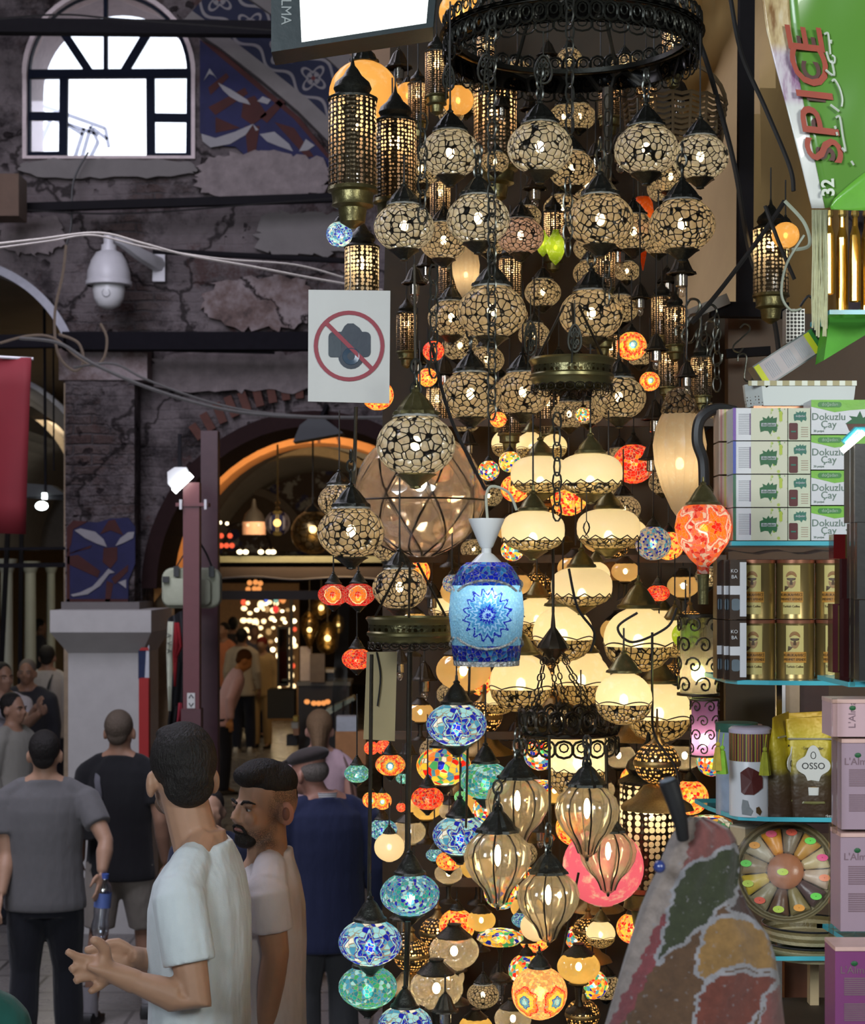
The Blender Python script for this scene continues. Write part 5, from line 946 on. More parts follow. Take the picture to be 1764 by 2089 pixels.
def lamp(kd, px, py, w_, d, label, up=60, cat='lamp', group=None, rz=None, name=None, chain=False):
    parts = kind(kd); s = w_*d/F; LAMPS.append((px, py, w_, d, 2.6 if kd[:3] in ('cyl', 'tea') else 1.5)); nm = name or {'fil': 'filigree_globe_lamp', 'filbig': 'filigree_globe_lamp', 'bun': 'opal_globe_lamp', 'alab': 'alabaster_globe_lamp', 'melon': 'melon_lamp', 'mos': 'mosaic_lamp', 'ball': 'mosaic_lamp', 'dish': 'mosaic_lamp', 'clear': 'table_lamp', 'cyl': 'cylinder_lantern', 'cage': 'caged_glass_lamp', 'tear': 'teardrop_lamp', 'perf': 'pierced_brass_lamp', 'scroll': 'candle_lantern', 'hang': 'unlit_lantern', 'glassball': 'glass_globe_lamp', 'lacecyl': 'cylinder_lantern'}[kd.split(':')[0]]
    t = thing(nm, P(px, py, d), label, cat, group, rz if rz is not None else 0, s)
    for n, me in parts: link(n, me, t)
    if up:
        z = {'cyl': 1.6, 'alab': .8, 'tear': .9, 'cage': .6}.get(kd.split(':')[0], .62)
        if chain: link('chain', chain_mesh(max(3, int(up*d/F/.0234))), t, (0, 0, z+up/w_), None, 1/s)
        else: link('cord', CORD, t, (0, 0, z), None, (.0020/s, .0020/s, (up*2.6 if d > 3.9 else up)/w_))
    return t
# --- silver filigree globes, upper and middle of the stall
for a in (('fil', 918, 314, 124, 3.95, 'silver filigree globe lamp high on the left, topmost of the left column', 90), ('fil', 1101, 302, 134, 3.9, 'silver filigree globe lamp high in the middle under a leaf shaped plaque', 70), ('fil', 1318, 306, 132, 4.0, 'filigree globe lamp high on the right, left one of a touching pair', 70), ('fil', 1428, 322, 116, 4.15, 'filigree globe lamp high on the far right, partly behind its left neighbour', 70),
          ('fil', 824, 464, 124, 3.9, 'filigree globe lamp at the left edge of the second row, right of the brass cylinder', 70), ('fil', 975, 448, 130, 3.85, 'silver filigree globe lamp second in the second row, beside the long chain', 60), ('fil:warm', 1224, 450, 138, 3.9, 'warm filigree globe lamp in the second row in front of the orange glass', 70), ('fil:warm', 1391, 460, 136, 3.85, 'warm filigree globe lamp at the right end of the second row, before the canvas', 70),
          ('fil:warm', 1166, 346, 96, 4.4, 'small warm filigree globe lamp tucked behind the high middle globe', 60), ('fil:warm', 905, 492, 100, 4.4, 'small warm filigree globe between two bigger globes of the second row', 50), ('fil:pink', 1062, 482, 96, 4.4, 'pinkish filigree globe lamp right of the long chain in the second row', 60), ('fil:warm', 800, 342, 86, 4.45, 'warm filigree globe lamp half behind the dark cylinder lantern, upper left', 50), ('fil:warm', 858, 346, 84, 4.6, 'warm filigree globe lamp glowing left behind the topmost left globe', 50), ('fil:warm', 1292, 474, 96, 4.5, 'warm filigree globe lamp just right behind the one before the orange glass', 50), ('fil:warm', 1368, 362, 80, 4.6, 'small filigree globe peeping below the high touching pair on the right', 40),
          ('fil:warm', 1003, 636, 140, 3.95, 'warm filigree globe lamp alone in the third row left of the middle', 60), ('fil:warm', 1206, 642, 132, 4.22, 'warm filigree globe lamp in the third row right, above the brass ring', 70), ('fil:warm', 960, 806, 126, 4.1, 'warm filigree globe lamp in the fourth row, left of the chain', 70), ('fil:warm', 1066, 802, 116, 4.25, 'warm filigree globe lamp in the fourth row, right of the chain', 60), ('fil:warm', 1262, 812, 112, 4.3, 'warm filigree globe lamp below and right of the upper brass ring', 60),
          ('fil:warm', 920, 650, 96, 4.6, 'filigree globe lamp behind the left of the third row, next to the shell glass', 60), ('fil:warm', 716, 1086, 138, 4.12, 'warm filigree globe lamp left of the caged glass globe, over the red lamps', 70), ('fil:warm', 692, 1022, 88, 4.7, 'small filigree globe lamp at the left edge above another, by the ochre arch', 50), ('fil:warm', 815, 1200, 112, 4.2, 'filigree globe lamp hanging above the lower brass ring', 60), ('fil:warm', 800, 1112, 90, 4.8, 'dim filigree globe lamp under the caged glass globe', 50),
          ('filbig', 848, 908, 162, 3.6, 'big filigree globe lamp with greenish brass cap right of the no-photo sign', 60)):
    lamp(*a, rz=R.uniform(0, 6), chain=a[3] > 125)
# --- opal and alabaster globes
for a in (('bun', 1102, 968, 122, 4.40, 'white opal globe lamp, upper left of the opal group', 70), ('bun', 1204, 966, 132, 4.1, 'white opal globe lamp, upper right of the opal group, over a small finial', 70), ('bun', 1087, 1082, 130, 3.95, 'white opal globe lamp right of the white cone over the blue mosaic bell', 60), ('bun', 1241, 1078, 130, 4.26, 'white opal globe lamp with a little metal fish before it', 70), ('bun', 1186, 1196, 126, 4.32, 'white opal globe lamp, lowest of the five opal ones', 60),
          ('alab', 1148, 1292, 124, 4.5, 'round alabaster globe lamp with lace base above the black iron crown', 50), ('alab', 1302, 1304, 142, 4.35, 'wide alabaster globe lamp crossed by black wires, right of the iron crown', 50), ('alab', 1062, 1392, 128, 4.44, 'alabaster globe lamp with lace base left of the hanging chains', 40), ('alab', 1186, 1384, 118, 4.74, 'alabaster globe lamp seen between the hanging chains', 40), ('alab', 1272, 1424, 116, 3.86, 'alabaster globe lamp with a tall brass dome, right of the chains', 50), ('alab', 1095, 1262, 96, 4.88, 'alabaster globe lamp glowing right behind the blue mosaic bell', 40), ('alab', 1376, 1302, 84, 4.6, 'pale alabaster globe behind the green glass at the right', 40), ('alab', 1344, 1452, 132, 4.7, 'large frosted white globe behind the brass pierced globe', 40),
          ('lacecyl', 1180, 1556, 118, 4.25, 'white cylinder lantern with a black lace foot under the iron flower ring', 0)):
    lamp(*a, rz=R.uniform(0, 6))
# --- clear melon lamps
for a in (('melon', 1055, 1640, 130, 3.85, 'clear melon ribbed lamp, upper left of the five melon lamps', 60), ('melon', 1197, 1656, 132, 3.8, 'clear melon ribbed lamp, upper right, hanging over the pink globe', 60), ('melon', 1015, 1752, 138, 3.72, 'clear melon ribbed lamp, left one of the five, largest and nearest', 60), ('melon', 1118, 1832, 128, 3.74, 'clear melon ribbed lamp, lowest of the five', 60), ('melon', 1240, 1742, 114, 3.9, 'clear melon ribbed lamp in front of the pink globe', 40)):
    lamp(*a, rz=R.uniform(0, 1), chain=True)
lamp('glassball:pink', 1230, 1768, 166, 4.15, 'pink mottled glass globe lamp behind the melon lamps', 30)
# --- mosaic lamps
for a in (('mos:bluestar', 931, 1478, 124, 4.0, 'blue and white star mosaic globe below the blue mosaic bell', 60), ('mos:teal', 990, 1592, 106, 4.12, 'large teal mosaic globe behind the upper left melon lamp', 50), ('mos:bluestar', 938, 1704, 112, 4.1, 'blue and white mosaic globe half behind the largest melon lamp', 60), ('mos:bluecrack', 836, 1824, 122, 3.8, 'turquoise crackle mosaic globe lamp at the lower left, above two others', 60), ('mos:bluestar', 755, 1922, 130, 3.7, 'blue star mosaic globe at the left end, above a teal one', 60), ('mos:teal', 750, 2013, 120, 3.75, 'teal mosaic globe right under the blue star globe at the left end', 0), ('mos:bluestar', 826, 2092, 112, 3.68, 'blue mosaic globe cut off by the bottom edge', 40), ('mos:teal', 728, 1578, 52, 4.4, 'small teal mosaic globe by the pink topped woman', 50),
          ('mos:sun', 796, 1560, 62, 4.3, 'small sunburst mosaic globe, orange rim and pale centre', 50), ('mos:red', 872, 1628, 66, 4.3, 'orange red mosaic globe below the sunburst one', 50), ('ball:sun', 757, 1632, 36, 4.4, 'tiny orange flower mosaic ball, left of a pair', 30), ('ball:sun', 780, 1634, 38, 4.5, 'tiny orange flower mosaic ball, right of a pair', 30), ('mos:orange', 916, 1756, 54, 4.3, 'orange mosaic globe under the half hidden blue one', 40), ('mos:bluecrack', 886, 1744, 36, 4.5, 'tiny blue mosaic globe left of the orange one', 40), ('ball:red', 757, 1526, 30, 4.6, 'tiny red mosaic ball left of the other red one, above the sunburst globe', 30), ('ball:red', 782, 1524, 32, 4.65, 'tiny red mosaic ball right of its twin, above the sunburst globe', 30),
          ('mos:bluecrack', 780, 1692, 60, 4.5, 'pale blue mosaic globe behind the small white lamp', 30), ('ball:green', 940, 1626, 28, 4.3, 'tiny green jewelled ball beside the teal globe', 20), ('ball:red', 818, 1647, 20, 4.4, 'tiny dark red ball in the mosaic cluster', 20), ('mos:teal', 822, 1588, 30, 4.6, 'tiny teal mosaic lamp right of the sunburst globe', 20), ('mos:multi', 905, 1562, 112, 4.5, 'many coloured mosaic globe under the blue star globe', 30), ('dish:yellow', 1020, 1925, 96, 4.1, 'yellow many coloured mosaic dish lamp low in the middle', 0), ('dish:multi', 1098, 1612, 70, 4.5, 'red and orange mosaic lamp between the upper melon lamps', 0), ('ball:plate', 1332, 1108, 74, 4.5, 'blue and white mosaic globe behind the fish globe', 40), ('ball:multi', 1045, 1122, 48, 4.3, 'small many coloured mosaic ball right beside the white cone', 30), ('ball:plate', 922, 1190, 40, 4.4, 'pale blue mosaic globe peeping left of the blue bell', 30), ('mos:bluecrack', 1065, 1876, 44, 4.4, 'small blue mosaic globe behind the lowest melon lamp', 30),
          ('ball:sun', 1288, 706, 62, 4.45, 'orange eye mosaic ball right of the third row', 40), ('ball:sun', 1325, 778, 42, 4.5, 'small orange eye mosaic ball beside a clear bulb, right of the brass ring', 40), ('mos:red', 1342, 1210, 48, 4.5, 'red mosaic lamp right of the lowest opal globe', 40), ('ball:red', 1292, 946, 86, 4.85, 'dark red mosaic cluster lamp right of the opal group', 40), ('ball:orange', 1016, 856, 34, 4.6, 'small orange mosaic ball below the fourth row', 30), ('ball:multi', 1189, 846, 32, 4.5, 'small blue and yellow mosaic ball below the brass ring', 30), ('ball:multi', 997, 960, 44, 4.5, 'small blue and red mosaic ball left of the opal group', 30), ('ball:yellow', 1040, 942, 46, 4.6, 'small yellow mosaic ball left above the first opal globe', 30), ('ball:orange', 770, 806, 66, 4.6, 'amber orange mosaic globe peeping out under the no-photo sign', 30), ('ball:red', 884, 716, 44, 4.6, 'small red and orange mosaic ball left of the fourth row', 30), ('ball:orange', 872, 770, 40, 4.7, 'small orange mosaic ball above the big filigree globe', 30), ('ball:bluestar', 692, 478, 54, 4.3, 'small blue and orange mosaic ball left of the brass cylinder lantern foot', 20),
          ('mos:redring', 680, 1213, 64, 4.4, 'red lamp with an orange ring, left of two by the tunnel', 60), ('mos:redring', 731, 1213, 68, 4.3, 'red lamp with an orange ring, right of two by the tunnel', 60), ('mos:red', 728, 1344, 62, 4.4, 'orange red mosaic lamp left of the beige card', 50), ('dish:whitemix', 1446, 1694, 100, 4.15, 'white mosaic dish with red and yellow chips behind the patterned shawl', 0), ('ball:owl', 1100, 2025, 114, 3.74, 'golden mosaic owl shaped lamp with two orange flower eyes at the bottom', 0), ('tear:redstar', 1434, 1082, 116, 3.62, 'red and white star mosaic teardrop lamp left of the tea boxes', 0)):
    o = lamp(*a)
    if a[0] == 'ball:owl': o.rotation_euler.z = PI/5
    if a[0] == 'tear:redstar': o.rotation_euler.z = .35
# --- other lanterns
for a in (('cyl', 719, 295, 98, 4.1, 'tall pierced brass cylinder lantern at the upper left of the stall', 30), ('cyl', 806, 330, 86, 4.35, 'darker pierced cylinder lantern right behind the tall brass one', 20), ('cyl', 1010, 262, 88, 4.75, 'pierced cylinder lantern behind the long chain at the top', 20), ('cyl:white', 1322, 1702, 116, 4.3, 'white honeycomb cylinder lantern right of the pink globe', 0), ('cyl:white', 738, 570, 70, 4.5, 'pale honeycomb lantern hanging behind the no-photo sign', 10),
          ('cage', 856, 1008, 262, 4.58, 'huge blown glass globe in a wire cage behind the big filigree lamp', 60), ('tear:shell', 1386, 935, 108, 4.35, 'tall ribbed cream glass lamp left of the tea boxes', 30), ('tear:orange', 1311, 460, 46, 4.7, 'tall flame shaped orange glass lamp behind the second row', 10), ('tear:shell', 950, 555, 56, 4.6, 'shell shaped cream glass lamp above the third row', 10), ('tear:green', 1133, 505, 40, 4.6, 'green glass teardrop right of the pinkish globe', 20), ('tear:green', 1107, 497, 30, 4.7, 'smaller green glass teardrop beside the other green one', 20),
          ('glassball:amber', 742, 192, 142, 4.7, 'big amber glass globe behind the tall brass cylinder lantern', 30), ('glassball:amber', 934, 205, 64, 4.75, 'amber glass globe glowing behind the leaf plaques at the top', 30), ('glassball:amber', 832, 195, 56, 4.8, 'amber glass globe between the cylinder lantern and the top left globe', 30), ('glassball:amber', 940, 25, 90, 4.9, 'amber lamp above the big iron crown at the top', 10), ('glassball:green', 1398, 1296, 56, 4.2, 'lime green glass globe behind the scrollwork lantern', 30),
          ('scroll:green', 1424, 1336, 84, 3.95, 'scrollwork iron candle lantern with greenish glass left of the coffee tins', 0), ('scroll:purple', 1437, 1484, 60, 3.8, 'purple glass candle lantern in scrollwork, left of the coffee bags', 0), ('perf', 1340, 1556, 94, 4.0, 'golden pierced brass globe lamp on a fluted brass foot', 20), ('clear:stripe', 945, 1368, 112, 4.5, 'striped golden glass globe lamp under the blue bell', 20),
          ('clear', 926, 1940, 102, 3.9, 'clear crackle glass table lamp low in the middle, upper of two', 0), ('clear', 890, 2016, 110, 3.8, 'clear crackle glass table lamp low in the middle, lower of two', 0), ('clear:gold', 1180, 1972, 88, 3.9, 'golden cut glass table lamp at the bottom right of the melon lamps', 0), ('clear', 1046, 2078, 76, 4.0, 'clear crackle glass lamp left of the owl lamp at the bottom edge', 0), ('hang', 908, 2064, 74, 3.7, 'dark unlit lantern dome in front of the lower crackle glass lamp', 30), ('perf', 1188, 2070, 70, 4.1, 'pierced brass lamp right of the owl lamp at the bottom edge', 10), ('fil:warm', 985, 2030, 66, 4.3, 'small filigree globe between the crackle lamps and the owl lamp', 10), ('clear:gold', 970, 2096, 70, 3.9, 'gold cut glass lamp cut off by the bottom edge', 0), ('alab', 1225, 1905, 60, 4.4, 'small frosted globe left of the patterned shawl', 20), ('glassball:opal', 1092, 1890, 62, 4.2, 'small white glowing globe behind the lowest melon lamp', 10), ('glassball:opal', 794, 1728, 62, 4.3, 'small white globe lamp by the silver lamp foot at the left', 20),
          ('hang', 1305, 610, 60, 4.2, 'dark unlit lantern top with a chrome socket, right of the third row', 60), ('hang', 1338, 716, 66, 4.2, 'dark unlit lantern top over a clear bulb, beside the orange eye ball', 60), ('hang', 1390, 560, 80, 4.0, 'dark lantern foot with socket under the right globe of the second row', 10), ('hang', 845, 580, 70, 4.3, 'dark unlit lantern top right of the no-photo sign', 20), ('hang', 1400, 770, 60, 4.3, 'dark unlit lantern top under the hooks at the right', 60)):
    lamp(*a, rz=R.uniform(0, 6))
# --- the blue mosaic bell on a white cone
t = thing('mosaic_bell_lamp', P(992, 1250, 3.55), 'large blue mosaic bell lamp under a white plastic cone in the middle', 'lamp'); k = 3.55/F
sc = link('shade', MB().lathe([(.40, -.66), (.44, -.50), (.47, -.3), (.50, 0), (.48, .24), (.42, .44), (.33, .58)], 40).mesh('shade', Mz['bell']), t, scale=154*k)
m_ = MB()
for z0, z1, r0, r1 in ((-.655, -.40, .43, .475), (.42, .66, .445, .27)): m_.lathe([(r0, z0), (r1, z1)], 40)
for pr_ in ([(.435, -.62), (.45, -.50), (.462, -.42)], [(.46, .36), (.425, .47), (.34, .60), (.26, .66)]): link('mosaic_band', MB().lathe(pr_, 40).mesh('mosaic_band', Mz['bellband']), t, scale=154*k*1.012)
tr = MB()
for c_, sg in ((-.36, 1), (.33, -1)):
    for q in range(3):
        a0 = -PI/2+q*2*PI/3; A_ = []
        for i in range(13):
            f_ = -1+i/6; a = a0+f_*.95; z = c_-sg*.10+sg*.14*f_*f_; r = (.478 if sg > 0 else .468)+(-.005*abs(f_)); A_.append((math.cos(a)*r*1.015, math.sin(a)*r*1.015, z))
        link('mirror_trim', MB().tube(A_, .018, 5).mesh('mirror_trim', Mz['belltrim']), t, scale=154*k)
link('rim', MB().lathe([(.40, -.665), (.43, -.69), (.435, -.63), (.41, -.62)], 40).mesh('rim', Mz['belltrim']), t, scale=154*k*1.01)
mw = plain('white_plastic', (.72, .74, .74), .3, var=.03)
part('cone', MB().lathe([(.001, 192*k), (36*k, 192*k), (36.5*k, 189*k), (14*k, 136*k), (11*k, 132*k)], 28), mw, t); part('holder', MB().lathe([(10*k, 134*k), (10*k, 122*k), (16*k, 118*k), (28*k, 106*k), (32*k, 102*k), (1*k, 100*k)], 24), mw, t)
part('bulb', MB().ell((8*k, -28*k, 34*k), 13*k, 10, 8), glow('bell_bulb', (.95, .93, 1), 40), t); part('cord', MB().tube(bez([(2*k, 0, 192*k), (0, 0, 240*k), (12*k, 0, 258*k), (45*k, 0, 245*k), (62*k, .01, 210*k)], 6), 3*k, 6), plain('ivory_cord', (.45, .47, .38), .5), t)
# --- brass rings, iron crowns and baskets
def petal_ring(t, rx, z, n, h, mt, y0=0):
    m_ = MB(); wl = PI*rx/n*1.12
    for i in range(n):
        a = 2*PI*i/n; c = Vector((math.cos(a)*rx, math.sin(a)*rx, z)); e = Vector((-math.sin(a), math.cos(a), 0)); m_.tube([c+e*(wl*math.sin(q))+Vector((0, 0, h*(.5*math.cos(q)))) for q in [PI*2*j/10 for j in range(10)]], h*.075, 4, closed=True); m_.tube([c+e*(wl*.45*math.sin(q))+Vector((0, 0, h*(.1+.25*math.cos(q)))) for q in [PI*2*j/8 for j in range(8)]], h*.05, 4, closed=True)
    return part('filigree_edge', m_, mt, t)
def hoop(name, px, py, rpx, d, hpx, mt, label, petals=0, prof=None):
    t = thing(name, P(px, py, d), label, 'chandelier ring' if 'iron' not in name else 'chandelier'); k = d/F; r = rpx*k; h = hpx*k
    part('band', MB().lathe([(r*.93, h/2), (r, h/2), (r*1.03, h*.42), (r*.98, h*.30), (r*.96, h*.2), (r*.96, -h*.05), (r*1.0, -h*.12), (r*1.0, -h*.22), (r*.95, -h*.3), (r*.93, -h*.5), (r*.90, -h*.5), (r*.90, h/2)], 48), mt, t)
    return t, k, r, h
BR = (lambda s: s.done(s.mixs(s.math('MULTIPLY', s.step(s.voro(s.obj(), 75, 'F1', .1)[0], .36, .30), .8), s.bsdf((.10, .09, .042), .3, .85, s.bump(s.noise(s.obj(), 40)[0], .3)), s.transp((.4, .3, .2)))))(NT('pierced_band'))
for (px, py, rp, d, hp, lb) in ((1166, 760, 86, 4.0, 56, 'greenish brass chandelier ring hanging right of the fourth row'), (836, 1284, 88, 4.0, 52, 'dark brass chandelier ring left of the blue bell')):
    t, k, r, h = hoop('chandelier_ring', px, py, rp, d, hp, M_green_brass, lb); part('pierced_band', MB().lathe([(r*.965, h*.2), (r*.965, -h*.06)], 48), BR, t); petal_ring(t, r*.96, -h*.62, 26, h*.28, M_bronze)
    for i in range(3): a = i*2.1+.5; part('hanger', MB().tube([(math.cos(a)*r*.95, math.sin(a)*r*.95, h*.5), (math.cos(a)*r*.2, math.sin(a)*r*.2, h*.5+110*k)], .003, 5), M_bronze, t)
t, k, r, h = hoop('iron_chandelier', 1166, 78, 262, 4.3, 10, M_cap, 'huge black iron crown chandelier with lacy edges at the top of the stall'); petal_ring(t, r, 20*k, 54, 34*k, M_cap); petal_ring(t, r*.995, -24*k, 60, 36*k, M_cap); petal_ring(t, r*.97, -50*k, 44, 26*k, M_cap)
part('iron_skirt', MB().lathe([(r*.97, -4*k), (r*.95, -44*k)], 64), filigree('iron_lace', (.03, .03, .03), 16, .12, .85, (.05, .05, .05)), t)
for i in range(7): a = i*.9+.2; part('stay', MB().tube([(math.cos(a)*r*.97, math.sin(a)*r*.97, 0), (math.cos(a)*r*.55, math.sin(a)*r*.55, 160*k)], .005, 5), M_cap, t)
t, k, r, h = hoop('iron_flower_chandelier', 1160, 1494, 100, 4.14, 12, M_bronze, 'black iron flower ring on six chains with a small crown on top'); petal_ring(t, r, 26*k, 20, 46*k, M_bronze); petal_ring(t, r, -26*k, 18, 34*k, M_bronze)
part('top_crown', MB().lathe([(2*k, 250*k), (5*k, 214*k), (16*k, 198*k), (30*k, 178*k), (32*k, 172*k), (18*k, 160*k), (10*k, 150*k), (2*k, 140*k)], 20, c=(-32*k, 0, 0), mod=lambda a, z: 1+.05*math.cos(10*a)), M_bronze, t)
for i in range(6):
    a = i*PI/3+.3; A_ = Vector((-32*k+18*k*math.cos(a), 18*k*math.sin(a), 172*k)); B_ = Vector((math.cos(a)*r*.98, math.sin(a)*r*.98, 8*k)); n = 14; m_ = MB()
    for j in range(n):
        c = A_.lerp(B_, (j+.5)/n)+Vector((0, 0, -26*k*math.sin(PI*(j+.5)/n))); u_ = (B_-A_).normalized(); s_ = u_.cross(Vector((0, 1, 0))).normalized() if j % 2 else Vector((0, 1, 0)).cross(u_).cross(u_).normalized(); L_ = (B_-A_).length/n*.62
        m_.tube([c+u_*L_*math.sin(q)+s_*.005*math.cos(q) for q in [2*PI*w_/8 for w_ in range(8)]], .0017, 4, closed=True)
    part('chain', m_, M_bronze, t)
t = thing('wicker_basket', P(1376, 262, 4.7), 'dark wicker basket hanging behind the high right globes', 'basket'); k = 4.7/F; m_ = MB()
for j in range(9): m_.tube([(math.cos(2*PI*i/36)*(104-j*1.5)*k, math.sin(2*PI*i/36)*(104-j*1.5)*k, (46-j*11)*k+.003*(-1)**i) for i in range(36)], .005, 5, closed=True)
part('weave', m_, plain('dark_wicker', (.10, .065, .03), .6, var=.4), t); m_ = MB()
for i in range(18): a = 2*PI*i/18; m_.tube([(math.cos(a)*104*k, math.sin(a)*104*k, 48*k), (math.cos(a)*94*k, math.sin(a)*94*k, -46*k)], .004, 5)
part('stakes', m_, MATS['dark_wicker'], t); part('handle', MB().tube([(math.cos(a)*104*k, 0, 48*k+math.sin(a)*90*k) for a in [PI*i/14 for i in range(15)]], .006, 6), MATS['dark_wicker'], t)
# --- long chains, plaques, hooks
def chain(px, y0, y1, d, label, ln=.042):
    n = max(3, int((y1-y0)*d/F/(ln*.78))); tag(link('chain', chain_mesh(n, ln, .0022, .0115), None, P(px, y0, d), (0, 0, R.uniform(.3, 1.0))), label, 'chain')
chain(1003, 40, 880, 3.7, 'long pale link chain hanging down left of the middle, the longest one'); chain(1162, 0, 300, 3.72, 'pale link chain hanging from the iron crown right of the high middle globe'); chain(1158, 380, 560, 3.8, 'pale link chain ending in a hook by the green glass')
chain(862, 250, 480, 3.75, 'pale link chain right of the second row left globe'); chain(884, 560, 790, 3.7, 'link chain beside the no-photo sign ending over the big filigree globe'); chain(1136, 860, 1080, 3.85, 'fine link chain between the two upper opal globes'); chain(1462, 655, 830, 4.6, 'pale link chain hanging from a hook above the tea boxes')
chain(1240, 210, 400, 4.1, 'dark link chain behind the second row right of the middle'); chain(1238, 520, 640, 4.05, 'link chain above the third row right globe'); chain(1436, 690, 880, 4.62, 'darker link chain hanging beside the hooks at the right')
def plaque(px, py, w_, h_, d, label):
    t = thing('leaf_plaque', P(px, py, d), label, 'plaque'); k = d/F; m_ = MB(); m_.tube([(w_/2*k*math.cos(a)*(1-.25*math.sin(a)), 0, h_/2*k*math.sin(a)) for a in [2*PI*i/16 for i in range(16)]], .003, 5, closed=True)
    for i in range(6):
        a = PI/6+2*PI*i/6; m_.tube([(w_*.22*k*math.cos(a)+w_*.11*k*math.cos(b), 0, h_*.28*k*math.sin(a)+h_*.09*k*math.sin(b)) for b in [2*PI*j/10 for j in range(10)]], .0028, 5, closed=True)
    m_.ell((0, 0, 0), (w_*.10*k, .004, h_*.12*k), 10, 6); part('openwork', m_, M_cap, t); part('hook', MB().tube(bez([(2*k, -.005, 10*k), (-4*k, -.008, -8*k), (-6*k, 0, -h_*.9*k)], 5), .002, 5), LINKM, t); part('wire', MB().tube([(0, 0, h_/2*k), (0, 0, (h_/2+50)*k)], .0015, 5), M_cap, t)
plaque(1108, 142, 34, 58, 3.9, 'leaf shaped openwork plaque over the high middle globe'); plaque(992, 140, 34, 60, 3.95, 'leaf shaped openwork plaque left of the long chain'); plaque(915, 158, 22, 52, 4.0, 'narrow leaf plaque over the topmost left globe'); plaque(1082, 690, 24, 70, 4.2, 'dark leaf plaque between the third row globes'); plaque(1172, 690, 26, 56, 3.9, 'pale daisy shaped plaque above the brass ring')
t = thing('fish_charm', P(1196, 1076, 3.9), 'little metal fish charm hanging before an opal globe', 'charm'); k = 3.9/F; part('fish', MB().tube([(6*k*math.sin(q)*(1 if q < PI else 1), 0, (14-9*q)*k) for q in [0, .8, 1.6, 2.4, 3.2]]+[(5*k, 0, -20*k), (-5*k, 0, -20*k)]+[(-6*k*math.sin(q), 0, (14-9*q)*k) for q in [3.1, 2.4, 1.6, .8]], .0018, 5, closed=True), M_bronze, t); part('wire', MB().tube([(0, 0, 14*k), (0, 0, 80*k)], .0012, 5), M_bronze, t)
def hook(px, py, h_, d, tl, label, group=None):
    t_ = tag(link('s_hook', MB().tube(bez([(-.18, 0, .30), (-.10, 0, .48), (.08, 0, .48), (.14, 0, .32), (0, 0, 0), (-.14, 0, -.32), (-.06, 0, -.48), (.12, 0, -.46), (.18, 0, -.28)], 5), .032, 6).mesh('s_hook', LINKM), None, P(px, py, d), (0, tl, R.uniform(-.5, .5)), h_*d/F), label, 'hook', group)
for px, py, h_, tl in ((1408, 655, 90, .2), (1424, 690, 100, -.25), (1440, 660, 84, .5), (1455, 700, 90, -.1), (1400, 700, 80, -.4), (1436, 720, 76, .15), (1512, 690, 60, .4), (1520, 750, 60, -.3)): hook(px, py, h_, 4.66+R.uniform(-.05, .1), tl, 'bent steel S hook in the bunch hanging under the black bracket', 'bunch of S hooks')
# --- rods, cables and the back of the stall
for (x, y0, x2, y2, w_, d, lb) in ((758, 1335, 752, 1880, 8, 3.9, 'dark twisted cord dropping from the lower brass ring, leftmost'), (836, 1330, 830, 1800, 11, 3.95, 'thick dark rod dropping from the lower brass ring to the turquoise globe'), (845, 540, 848, 800, 6, 3.7, 'dark rod above the big filigree globe'), (958, 1345, 950, 1690, 5, 4.05, 'thin dark cord below the blue bell'), (1128, 1120, 1128, 1250, 6, 4.1, 'dark rod carrying the iron flower crown'), (1236, 1520, 1238, 1640, 7, 4.0, 'dark chain rod right of the white cylinder lantern'), (1120, 1500, 1122, 1780, 6, 3.8, 'dark rod above the lowest melon lamp'), (1196, 1500, 1196, 1600, 5, 3.8, 'dark rod above the upper right melon lamp'), (832, 1880, 828, 2030, 12, 3.75, 'twisted brass stem under the turquoise globe'), (726, 830, 722, 1000, 8, 4.5, 'brown rod hanging left below the no-photo sign'), (1240, 180, 1236, 420, 22, 4.3, 'bundle of dark rods behind the second row, right of the middle'), (1300, 200, 1302, 400, 5, 4.2, 'thin dark rod left of the basket'), (1180, 1780, 1120, 2080, 5, 4.0, 'curved dark stem behind the lowest melon lamp')):
    bar_thing('hanging_rod', (x, y0), (x2, y2), w_, d, M_bronze, lb, 'rod', True)
for pts, d, r, lb in (([(1390, 0), (1435, 110), (1470, 230), (1500, 350), (1530, 520), (1575, 640), (1590, 740)], 4.6, .007, 'thick black cable running down the edge of the canvas'), ([(1490, 0), (1512, 110), (1560, 220), (1610, 340), (1618, 390)], 4.4, .006, 'black cable slanting across the dark pole at the top right'), ([(1300, 1250), (1260, 1280), (1290, 1310), (1360, 1280), (1380, 1240)], 4.0, .003, 'thin black wire looping in front of the wide alabaster globe'), ([(1160, 1160), (1178, 1240), (1212, 1290), (1204, 1330)], 3.95, .003, 'thin black wire hanging below the lowest opal globe'), ([(1330, 1290), (1330, 1420), (1335, 1500), (1375, 1560), (1385, 1600)], 3.95, .003, 'black wire dropping beside the brass domed globe'), ([(880, 700), (900, 790), (930, 880), (990, 1000)], 4.0, .004, 'black cable slanting right of the big filigree globe'), ([(1410, 660), (1470, 590), (1560, 470), (1600, 410)], 4.4, .006, 'dark cable running up right from the hooks'), ([(1560, 420), (1590, 500), (1620, 570)], 4.3, .005, 'short dark cable by the green banner')):
    cable(pts, d, r, M_blackcable, lb)
bar_thing('awning_pole', (1522, -40), (1518, 640), 30, 4.9, M_dark_steel, 'thick dark upright pole in front of the canvas at the upper right', 'pole')
